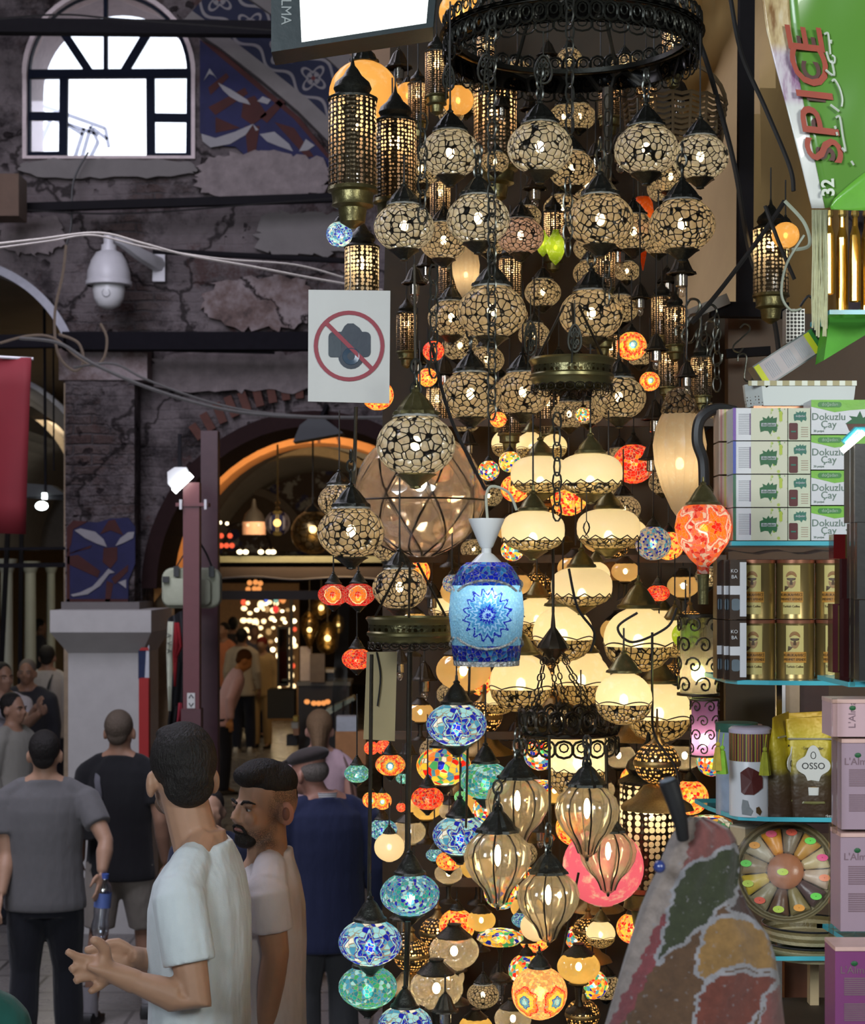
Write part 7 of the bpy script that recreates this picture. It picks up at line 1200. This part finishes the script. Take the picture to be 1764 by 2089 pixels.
# pink boxes at the right edge, black boxes above
m_pb = [plain('pink_box', (.62, .42, .46), .4, var=.05), plain('lilac_box', (.40, .29, .36), .4, var=.05), plain('lilac_box', (.40, .29, .36), .4), plain('purple_box', (.24, .06, .20), .4, var=.08)]
for i, (x0, x1, y0, y1, d, lb) in enumerate(((1696, 1790, 1427, 1503, 3.2, 'pale pink box topmost at the right edge'), (1716, 1790, 1508, 1692, 3.2, 'tall lilac box under the pale pink one at the right edge'), (1714, 1790, 1700, 1900, 3.2, 'second tall lilac box at the right edge, under the first'), (1703, 1790, 1932, 2120, 3.05, 'purple box at the lower right corner'))):
    a, b = P(x0, y1, d), P(x1, y0, d); w_, h_ = b.x-a.x, b.z-a.z; t = thing('gift_box', ((a.x+b.x)/2, d+.04, a.z), lb, 'box'); part('carton', MB().box((0, 0, h_/2), (w_, .08, h_)), m_pb[i], t, False); part('top_trim', MB().box((0, -.001, h_-.003), (w_*1.01, .083, .007)), plain('rose_trim', (.75, .50, .45), .3), t, False)
    part('leaf_logo', MB().ell((-w_*.05, -.041, h_*.86-.006), (.006, .0012, .0045), 10, 6), m_leaf, t); lettering("L'Alma", .018, plain('print_mauve', (.22, .14, .17), .6), t, (-w_*.05, -.0405, h_*.86-.018), (PI/2, 0, 0) if i else (PI/2, -PI/2, 0))
    if i: m_ = MB(); [m_.box((w_*.02, -.0404, h_*(.66-.022*j-(.08 if j > 8 else 0))), (w_*.62, .0006, .0022)) for j in range(18)]; part('small_print', m_, MATS['print_mauve'], t, False)
m_bk = plain('black_box', (.010, .010, .012), .4, var=.1)
for x0, x1, y0, y1, d, lb in ((1742, 1800, 905, 1065, 3.2, 'black box at the right edge beside the white tea boxes'), (1748, 1800, 1066, 1222, 3.2, 'second black box at the right edge, under the first'), (1752, 1800, 1224, 1388, 3.2, 'lowest black box at the right edge beside the coffee tins')):
    a, b = P(x0, y1, d), P(x1, y0, d); t = thing('black_box', ((a.x+b.x)/2, d+.04, a.z), lb, 'box'); part('carton', MB().box((0, 0, (b.z-a.z)/2), (b.x-a.x, .08, b.z-a.z)), m_bk, t, False); m_ = MB().box((.012, -.0406, (b.z-a.z)*.35), (.02, .0006, .002)); part('print_line', m_, plain('print_silver', (.35, .35, .38), .4), t, False)
for x0, x1, y0, y1, d, cl, lb in ((1700, 1729, 1090, 1140, 3.34, (.14, .01, .01), 'small dark red box standing in front of the right coffee tin'), (1712, 1740, 1140, 1392, 3.3, (.05, .012, .012), 'tall dark perfume box with gold edges beside the black boxes'), (1698, 1711, 1232, 1372, 3.3, (.10, .02, .025), 'slim maroon box in front of the right coffee tins')):
    a, b = P(x0, y1, d), P(x1, y0, d); t = thing('perfume_box', ((a.x+b.x)/2, d+.02, a.z), lb, 'box'); h_ = b.z-a.z; w_ = b.x-a.x; part('carton', MB().box((0, 0, h_/2), (w_, .04, h_)), plain('perf%d' % x0, cl, .15, coat=1), t, False); part('gold_edge', MB().box((w_*.42, -.0206, h_/2), (w_*.2, .002, h_*.96)), plain('gold_foil', (.62, .42, .14), .2, .9), t, False)
# acrylic case bars, tube lamp, posts behind the shelves
gshelf('glass shelf edge slanting beside the lilac boxes, lower right', [(1688, .10), (1700, .10), (1742, -.30), (1800, -.30), (1800, .10)], 1905, 3.5); gshelf('glass shelf under the black boxes at the right edge', [(1725, -.02), (1800, -.02), (1800, .2), (1715, .2)], 1390, 3.25)
for i, (x0, y0, y1, d, lb) in enumerate(((1702, 1425, 1700, 3.18, 'clear acrylic upright left of the pink boxes'), (1738, 900, 1400, 3.15, 'clear acrylic upright left of the black boxes'), (1695, 1700, 2100, 3.3, 'clear acrylic upright beside the wicker trays'))):
    bar_thing('acrylic_upright', (x0, y0), (x0, y1), 9, d, glass('acrylic', (.95, .92, .88), .10, .1), lb, 'upright')
t = thing('tube_lamp', P(1737, 902, 3.12), 'lit tube lamp with a blue end, slanting by the black boxes at the right edge', 'lamp'); k = 3.12/F; part('tube', MB().tube([(-20*k, 0, -18*k), (24*k, 0, 20*k)], 6*k, 8), glow('warm_tube', (1, .90, .78), 14), t); part('holder', MB().tube([(-14*k, .01, 0), (12*k, .012, 26*k), (40*k, .014, 26*k)], 7*k, 8), GE, t)
for x0, x1, y0, y1, d, mt, nm, lb in ((1586, 1602, 1395, 1700, 4.1, plain('white_post', (.75, .72, .76), .4), 'shelf_post', 'white upright post behind the coffee bags'), (1603, 1631, 1395, 1700, 4.12, plain('beige_post', (.5, .36, .24), .5), 'shelf_post', 'beige upright post right of the white one'), (1632, 1690, 1395, 1700, 4.14, plain('dark_red_panel', (.06, .022, .018), .5), 'back_board', 'dark red brown panel behind the coffee bags'), (1480, 1586, 1395, 1700, 4.3, MB_dark, 'back_board', 'dark panel behind the round tins'), (1574, 1592, 1960, 2140, 3.9, plain('chrome_tube', (.6, .6, .6), .12, 1), 'chrome_post', 'chrome post below the lowest glass shelf'), (1600, 1650, 1960, 2140, 3.95, plain('brown_panel', (.12, .045, .025), .35), 'back_board', 'polished brown panel below the lowest glass shelf'), (1652, 1670, 1960, 2140, 3.8, plain('cream_post', (.5, .38, .22), .4), 'shelf_post', 'cream post below the lowest glass shelf')):
    solo(nm, pbox('', x0, x1, y0, y1, d, .03, None, False), mt, lb, 'board' if 'board' in nm else 'post', smooth=False)
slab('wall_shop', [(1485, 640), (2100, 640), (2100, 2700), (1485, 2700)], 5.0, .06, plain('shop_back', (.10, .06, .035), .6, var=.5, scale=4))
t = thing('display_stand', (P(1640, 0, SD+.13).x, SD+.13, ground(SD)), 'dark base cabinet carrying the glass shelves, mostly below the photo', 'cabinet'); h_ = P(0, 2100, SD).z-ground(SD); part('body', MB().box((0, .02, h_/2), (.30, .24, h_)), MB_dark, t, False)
for px in (1590, 1790): part('upright', MB().box((P(px, 0, SD+.25).x-t.location.x, .13, 1.0), (.012, .012, 1.7)), MATS['chrome_tube'], t, False)
# power supply, white tray, amber bottles, fringe
t = thing('power_supply', P(1618, 724, 3.7), 'slanting grey power supply box with a yellow edged label above the tea boxes', 'power supply'); k = 3.7/F; t.rotation_euler = (0, -math.radians(33), 0)
part('case', MB().box((0, .02, 0), (170*k, .06, 52*k)), plain('grey_case', (.12, .13, .13), .4, .5), t, False); part('label', MB().box((-14*k, -.0105, 0), (135*k, .001, 46*k)), plain('label_grey', (.48, .42, .42), .5, var=.04), t, False)
for q in (-78, 42): part('yellow_stripe', MB().box((q*k, -.0112, 0), (12*k, .001, 46*k)), plain('stripe_yellow', (.65, .68, .02), .5), t, False)
for q in (-52, -14, 20):
    m_ = MB(); [m_.box(((q-10+4*i)*k, -.0114, 0), (1.8*k, .001, 34*k)) for i in range(6)]; part('printed_bars', m_, m_txt, t, False)
part('terminal_block', MB().box((68*k, -.012, 4*k), (24*k, .02, 34*k)), M_black, t, False); part('green_end', MB().box((52*k, -.0108, 0), (10*k, .001, 50*k)), m_green, t, False)
t = thing('power_supply', P(1622, 665, 3.85), 'upright perforated metal power supply behind the slanting one', 'power supply'); k = 3.85/F
part('case', MB().box((0, .02, 0), (38*k, .04, 70*k)), (lambda s: s.done(s.bsdf(s.mix(s.step(s.voro(s.obj(), 125, 'F1', .0)[0], .42, .36), (.40, .42, .42), (.02, .02, .02)), .35, .6)))(NT('perforated_metal')), t, False); part('wires', MB().tube(bez([(10*k, 0, 40*k), (26*k, -.01, 60*k), (40*k, 0, 40*k), (36*k, 0, 20*k)], 5), .003, 5), M_black, t)
cable([(1640, 480), (1604, 540), (1594, 600), (1612, 632), (1634, 630)], 3.7, .003, plain('pale_green_cable', (.42, .46, .36), .5), 'pale green cable looping down behind the banner fringe'); cable([(1600, 410), (1640, 455), (1650, 500), (1615, 510)], 3.75, .004, MATS['pale_green_cable'], 'short pale green cable end below the banner edge')
t = thing('white_tray', P(1624, 806, 3.74), 'white openwork tray with a gilt rim lying on the tea boxes', 'tray'); k = 3.74/F
part('side', MB().rings([[(x*(1-.03*j), y, z) for x, y in ((-80*k, -.05), (110*k, -.05), (110*k, .05), (-80*k, .05), (-108*k, .01), (-108*k, -.01))] for j, z in enumerate((20*k, -8*k, -26*k))]), (lambda s: s.done(s.bsdf(s.mix(s.math('MULTIPLY', s.step(s.voro(s.obj(), 150, 'F1', .0)[0], .30, .24), s.step(s.sep(s.obj())[2], -.004, -.007)), (.56, .60, .58), (.10, .07, .05)), .35)))(NT('white_openwork')), t, False)
part('gilt_rim', MB().box((2*k, -.051, 19*k), (218*k, .004, 10*k)), (lambda s: s.done(s.bsdf(s.mix(s.step(s.math('SINE', s.math('MULTIPLY', s.sep(s.obj())[0], 240)), 0, .3), (.24, .21, .11), (.46, .48, .42)), .4, .3)))(NT('gilt_beads')), t, False); part('copper_base', MB().box((-20*k, 0, -29*k), (150*k, .09, 6*k)), m_lid, t, False)
AMB = (lambda s: s.done(s.mixs(.35, s.bsdf((.52, .30, .03), .08, .55, None, coat=1), s.transp((.9, .62, .12)))))(NT('amber_bottle_glass'))
for i, (px, y0, y1, w_) in enumerate(((1692, 430, 600, 22), (1718, 424, 640, 26), (1744, 428, 615, 24), (1768, 424, 640, 26))):
    k = 3.55/F; h_ = (y1-y0)*k; t = thing('amber_bottle', P(px, y1, 3.55+.03*(i % 2)), 'tall faceted amber bottle under the green banner, %s of four' % ('first from the left', 'second from the left', 'third from the left', 'last')[i], 'bottle', 'amber bottles under the banner'); r = w_*k/2
    part('glass', MB().lathe([(.001, 0), (r, 0), (r*1.05, h_*.4), (r*.9, h_*.72), (r*.5, h_*.82), (r*.45, h_*.92)], 8), AMB, t, False); part('stopper', MB().lathe([(r*.55, h_*.92), (r*.7, h_*.94), (r*.6, h_), (.001, h_)], 8), plain('gold_stopper', (.6, .42, .12), .2, .9), t, False)
solo('green_board', MB().prism(XS([(1680, 735), (1692, 648), (1790, 620), (1790, 668)], 3.6), 3.6, 3.68), plain('painted_green_reflection', (.09, .42, .02), .6), 'bright green slab, painted banner reflection in the glass below the amber bottles', 'panel', smooth=False); gshelf('small glass shelf under the amber bottles', [(1678, -.06), (1800, -.06), (1800, .12), (1678, .12)], 641, 3.55)  # green slab stands for the banner reflected in the glass shelf
m_ = MB()
for i in range(14): x = 1657+i*2.3; m_.tube([P(x, 428, 3.42)-P(1672, 550, 3.42), P(x+R.uniform(-3, 3), 520, 3.42+R.uniform(-.006, .006))-P(1672, 550, 3.42), P(x+R.uniform(-4, 4), 600, 3.42)-P(1672, 550, 3.42), P(x+R.uniform(-5, 5), R.uniform(650, 690), 3.42)-P(1672, 550, 3.42)], .0018, 4)
solo('fringe', m_, plain('raffia', (.58, .58, .36), .8, var=.3, scale=60), 'frayed cream raffia strip hanging from the lower end of the green banner', 'fringe', loc=P(1672, 550, 3.42))
# green spice banner
BD = 3.3; t = thing('spice_banner', P(1660, 220, BD), 'glossy green vinyl banner reading SPICE at the top right corner', 'banner'); bo = t.location; k = BD/F
def bsurf(x, y): return P(x, y, BD+.012*math.sin((x-1560)/52)+.012*math.sin(y/75+x/120))-bo
def bpatch(name, L, Rr, mat, n=24, m_=10, lift=0):
    vs = [];
    for j in range(n+1):
        f = j/n
        def at(pl):
            q = f*(len(pl)-1); i = min(int(q), len(pl)-2); u = q-i; return (pl[i][0]+(pl[i+1][0]-pl[i][0])*u, pl[i][1]+(pl[i+1][1]-pl[i][1])*u)
        a, b = at(L), at(Rr); vs += [bsurf(a[0]+(b[0]-a[0])*i/m_, a[1]+(b[1]-a[1])*i/m_)+Vector((0, -lift, 0)) for i in range(m_+1)]
    fs = [(j*(m_+1)+i, j*(m_+1)+i+1, (j+1)*(m_+1)+i+1, (j+1)*(m_+1)+i) for j in range(n) for i in range(m_)]; o = part(name, MB().add(vs, fs), mat, t); md = o.modifiers.new('thick', 'SOLIDIFY'); md.thickness = .0015; return o
Ledge = [(1545, -60), (1562, 60), (1582, 140), (1604, 220), (1632, 330), (1655, 425)]; Mid = [(1605, -60), (1613, 60), (1626, 140), (1642, 230), (1664, 340), (1682, 425)]; Redge = [(1820, -60), (1820, 60), (1820, 140), (1820, 230), (1820, 320), (1820, 400)]
def garlic():
    s = NT('garlic_photo_print'); x, y, z = s.sep(s.obj()); n = s.noise(s.vmath('MULTIPLY', s.obj(), (30, 1, 9)), 1, 4)[0]; a = s.ramp(n, [(.35, (.22, .10, .02)), (.5, (.58, .44, .22)), (.62, (.70, .62, .45))]); b = s.ramp(n, [(.36, (.28, .12, .26)), (.5, (.62, .55, .62)), (.7, (.72, .72, .72))]); c = s.ramp(n, [(.3, (.45, .38, .14)), (.42, (.70, .72, .68)), (.7, (.76, .78, .76))]); return s.done(s.bsdf(s.mix(s.step(z, .02, .0), s.mix(s.step(z, .13, .10), a, b), c), .35, coat=.3))
bpatch('photo_strip', Ledge, Mid, garlic()); bpatch('green_vinyl', Mid, Redge, plain('green_vinyl', (.12, .30, .045), .28, var=.10, scale=3, bump=.05, coat=.3), lift=.0)
bpatch('lower_fold_highlight', [(1690, 425), (1700, 405), (1740, 370), (1820, 310)], [(1692, 430), (1740, 432), (1790, 432), (1820, 432)], plain('green_vinyl_highlight', (.16, .48, .05), .3, coat=.4), 10, 6, .012)  # lighter green paints the highlight along the lower fold
th = 1.75; c_ = bsurf(1664, 215)+Vector((0, -.012, 0))
for i, ch in enumerate('SPICE'):
    q = bsurf(1684-i*9.6, 318-i*56)+Vector((0, -.010, 0)); lettering(ch, 48*k, plain('letter_maroon', (.07, .010, .005), .5), t, q+Vector((.001, .0045, -.0015)), (PI/2, -th, 0), shear=.25, bold=.0018, sx=1.22); lettering(ch, 104*k, plain('letter_red', (.34, .035, .008), .5), t, q, (PI/2, -th, 0), shear=.25, bold=.0004, sx=1.22)
m_ = plain('script_white', (.62, .68, .58), .4)
for pl in ([(640, 345), (675, 335), (688, 420), (700, 540)], [(662, 515), (690, 600), (735, 622), (742, 570), (716, 548)], [(655, 690), (735, 742), (712, 600)], [(715, 800), (742, 785), (790, 870), (815, 970), (808, 1045)], [(700, 1025), (785, 1090)], [(752, 1152), (790, 1145), (820, 1330), (845, 1475), (810, 1440)], [(706, 400), (704, 436)], [(742, 1230), (752, 1260)], [(758, 1290), (768, 1322)], [(900, 1568), (926, 1608)]):
    pp = [bsurf(1544+x/4.746, y/4.746)+Vector((0, -.008, 0)) for x, y in pl]; part('script_stroke', MB().tube(bez(pp, 4) if len(pp) > 2 else pp, .0022, 5), m_, t)
lettering('32', 36*k, m_, t, bsurf(1687, 385)+Vector((0, -.010, 0)), (PI/2, -1.62, 0), bold=.001)
for a in (('cyl:white', 1572, 535, 72, 4.6, 'pale honeycomb lantern under the canvas behind the green cable', 30), ('glassball:amber', 1602, 480, 56, 4.5, 'amber glass globe half behind the lower end of the green banner', 30)): lamp(*a)
# canvas at the upper right
t = thing('canvas_awning', P(1520, 320, 5.9), 'beige canvas sheet draped at the upper right behind the lamps', 'canvas'); vs = []; nx, ny = 12, 16
for j in range(ny+1):
    for i in range(nx+1):
        x = 1370+i*30; y = -80+j*52; f = (x-1370)/360; g_ = (y+80)/832; d = 5.75+.34*math.sin(f*7.5+g_*2.2)+.22*abs(math.sin(g_*5+f*3)); vs.append(P(x, y, d)-t.location)
o = part('sheet', MB().add(vs, [(j*(nx+1)+i, j*(nx+1)+i+1, (j+1)*(nx+1)+i+1, (j+1)*(nx+1)+i) for j in range(ny) for i in range(nx)]), plain('beige_canvas', (.50, .335, .145), .85, var=.14, scale=6, bump=.2), t); md = o.modifiers.new('thick', 'SOLIDIFY'); md.thickness = .004
# ================================================================== FOREGROUND SHAWL
FD = 2.2; k = FD/F; RW = [(1668, 1405, 1440), (1676, 1390, 1462), (1690, 1376, 1490), (1712, 1362, 1504), (1740, 1350, 1510), (1770, 1341, 1511), (1800, 1325, 1508), (1850, 1303, 1530), (1880, 1292, 1550), (1905, 1284, 1572), (1950, 1268, 1588), (2000, 1252, 1598), (2089, 1226, 1608), (2200, 1195, 1622), (2500, 1150, 1650)]
def rowat(y):
    for (y0, a, b), (y1, c, d) in zip(RW, RW[1:]):
        if y0 <= y <= y1: f = (y-y0)/(y1-y0); return a+(c-a)*f, b+(d-b)*f
base = P(1420, 2500, FD); t = thing('patterned_shawl', base, 'blurred shawl in a patchwork of green, ochre, brown and red draped in the foreground', 'shawl'); rs = []; ys_ = [1668+(2500-1668)*(i/270)**1.25 for i in range(271)]; NR = 240
for y in ys_:
    a, b = rowat(min(y, 2499.9)); c = P((a+b)/2, y, FD+.10)-base; rx, ry = (b-a)/2*k, (b-a)/2*k*.55
    rs.append([c+Vector((rx*math.cos(q), ry*math.sin(q)+.004*math.sin(7*q+y/60), 0)) for q in [2*PI*i/NR for i in range(NR)]])
def inp(x, y, pl):
    r = False
    for (x0, y0), (x1, y1) in zip(pl, pl[1:]+pl[:1]):
        if (y0 > y) != (y1 > y) and x < (x1-x0)*(y-y0)/(y1-y0)+x0: r = not r
    return r
def dedge(x, y, pl):
    m_ = 1e9
    for (x0, y0), (x1, y1) in zip(pl, pl[1:]+pl[:1]):
        dx, dy = x1-x0, y1-y0; f = max(0, min(1, ((x-x0)*dx+(y-y0)*dy)/(dx*dx+dy*dy))); m_ = min(m_, math.hypot(x-x0-f*dx, y-y0-f*dy))
    return m_
PAT = [(1, [(1398, 1660), (1432, 1660), (1400, 1740), (1372, 1850), (1345, 1880), (1290, 2000), (1232, 2120), (1180, 2120), (1280, 1860), (1340, 1740)]), (2, [(1350, 1862), (1374, 1872), (1345, 1950), (1272, 2089), (1232, 2110), (1300, 1975)]), (3, [(1432, 1660), (1500, 1690), (1500, 1718), (1405, 1762), (1388, 1790), (1402, 1735)]), (4, [(1402, 1768), (1500, 1722), (1514, 1755), (1505, 1820), (1470, 1852), (1425, 1898), (1362, 1945), (1338, 1965), (1354, 1900), (1372, 1830), (1384, 1790)]), (5, [(1520, 1785), (1580, 1890), (1520, 1872), (1488, 1852)]), (6, [(1445, 1880), (1492, 1866), (1562, 1895), (1590, 1985), (1500, 1968), (1440, 1998), (1418, 1985), (1430, 1920)]), (7, [(1440, 2002), (1500, 1982), (1592, 1994), (1560, 2030), (1520, 2120), (1500, 2200), (1410, 2200), (1420, 2050)]), (3, [(1596, 1998), (1640, 2200), (1520, 2200), (1566, 2035)])]
def fuzzy(name, c):
    s = NT(name); n = s.noise(s.obj(), 60, 5, .7)[0]; w_ = s.noise(s.obj(), 140, 3)[0]; return s.done(s.bsdf(s.mix(s.step(w_, .62, .75), s.mix(n, tuple(x*.35 for x in c), tuple(min(1, x*1.7) for x in c)), (.2, .19, .2)), .95, 0, s.bump(n, .6, .004), sheen=.4))
SH = [fuzzy('shawl_brown', (0.075, 0.038, 0.018)), fuzzy('shawl_pale', (0.2, 0.165, 0.15)), fuzzy('shawl_red', (0.15, 0.03, 0.035)), fuzzy('shawl_rose', (0.14, 0.045, 0.04)), fuzzy('shawl_green', (0.024, 0.03, 0.012)), fuzzy('shawl_dark', (0.035, 0.015, 0.011)), fuzzy('shawl_ochre', (0.19, 0.105, 0.032)), fuzzy('shawl_maroon', (0.11, 0.028, 0.018)), fuzzy('shawl_outline', (0.2, 0.195, 0.21))]
me = MB().rings(rs).mesh('drape', SH)
for p in me.polygons:
    c = p.center+base; d = c.y; x, y = CX+c.x/d*F, HY-(c.z-EYE)/d*F; x += 3*math.sin(y/7)+2*math.sin(y/3.1); y += 3*math.sin(x/8)
    mi_ = 0
    if c.y < FD+.11:
        for i, pl in PAT:
            if i > 3 or i == 3 and y > 1900:
                if dedge(x, y, pl) < 4.5: mi_ = 8
            if inp(x, y, pl): mi_ = i if not (dedge(x, y, pl) < 3.5 and i > 3) else 8
    p.material_index = mi_
link('drape', me, t)
solo('blue_bead', MB().ell((0, 0, 0), (13*k, .010, 14*k), 16, 10), plain('blue_bead_glass', (.03, .05, .20), .08, coat=1), 'dark blue shiny bead on the left side of the patterned shawl', 'bead', loc=P(1345, 1768, FD+.05))
t = thing('black_stick', P(1372, 1635, FD+.06), 'black rounded stick end rising above the patterned shawl', 'stick'); part('grip', MB().tube([(24*k, .01, -80*k), (17*k, 0, -45*k), (2*k, 0, 10*k), (-9*k, 0, 40*k), (-10*k, 0, 44*k)], [13*k, 15*k, 19*k, 21*k, 15*k], 14), M_black, t); part('end_cap', MB().ell((-12*k, 0, 44*k), (18*k, 18*k, 6*k), 14, 8, Matrix.Rotation(-.3, 3, 'Y')), plain('grey_cap', (.12, .14, .17), .3), t)
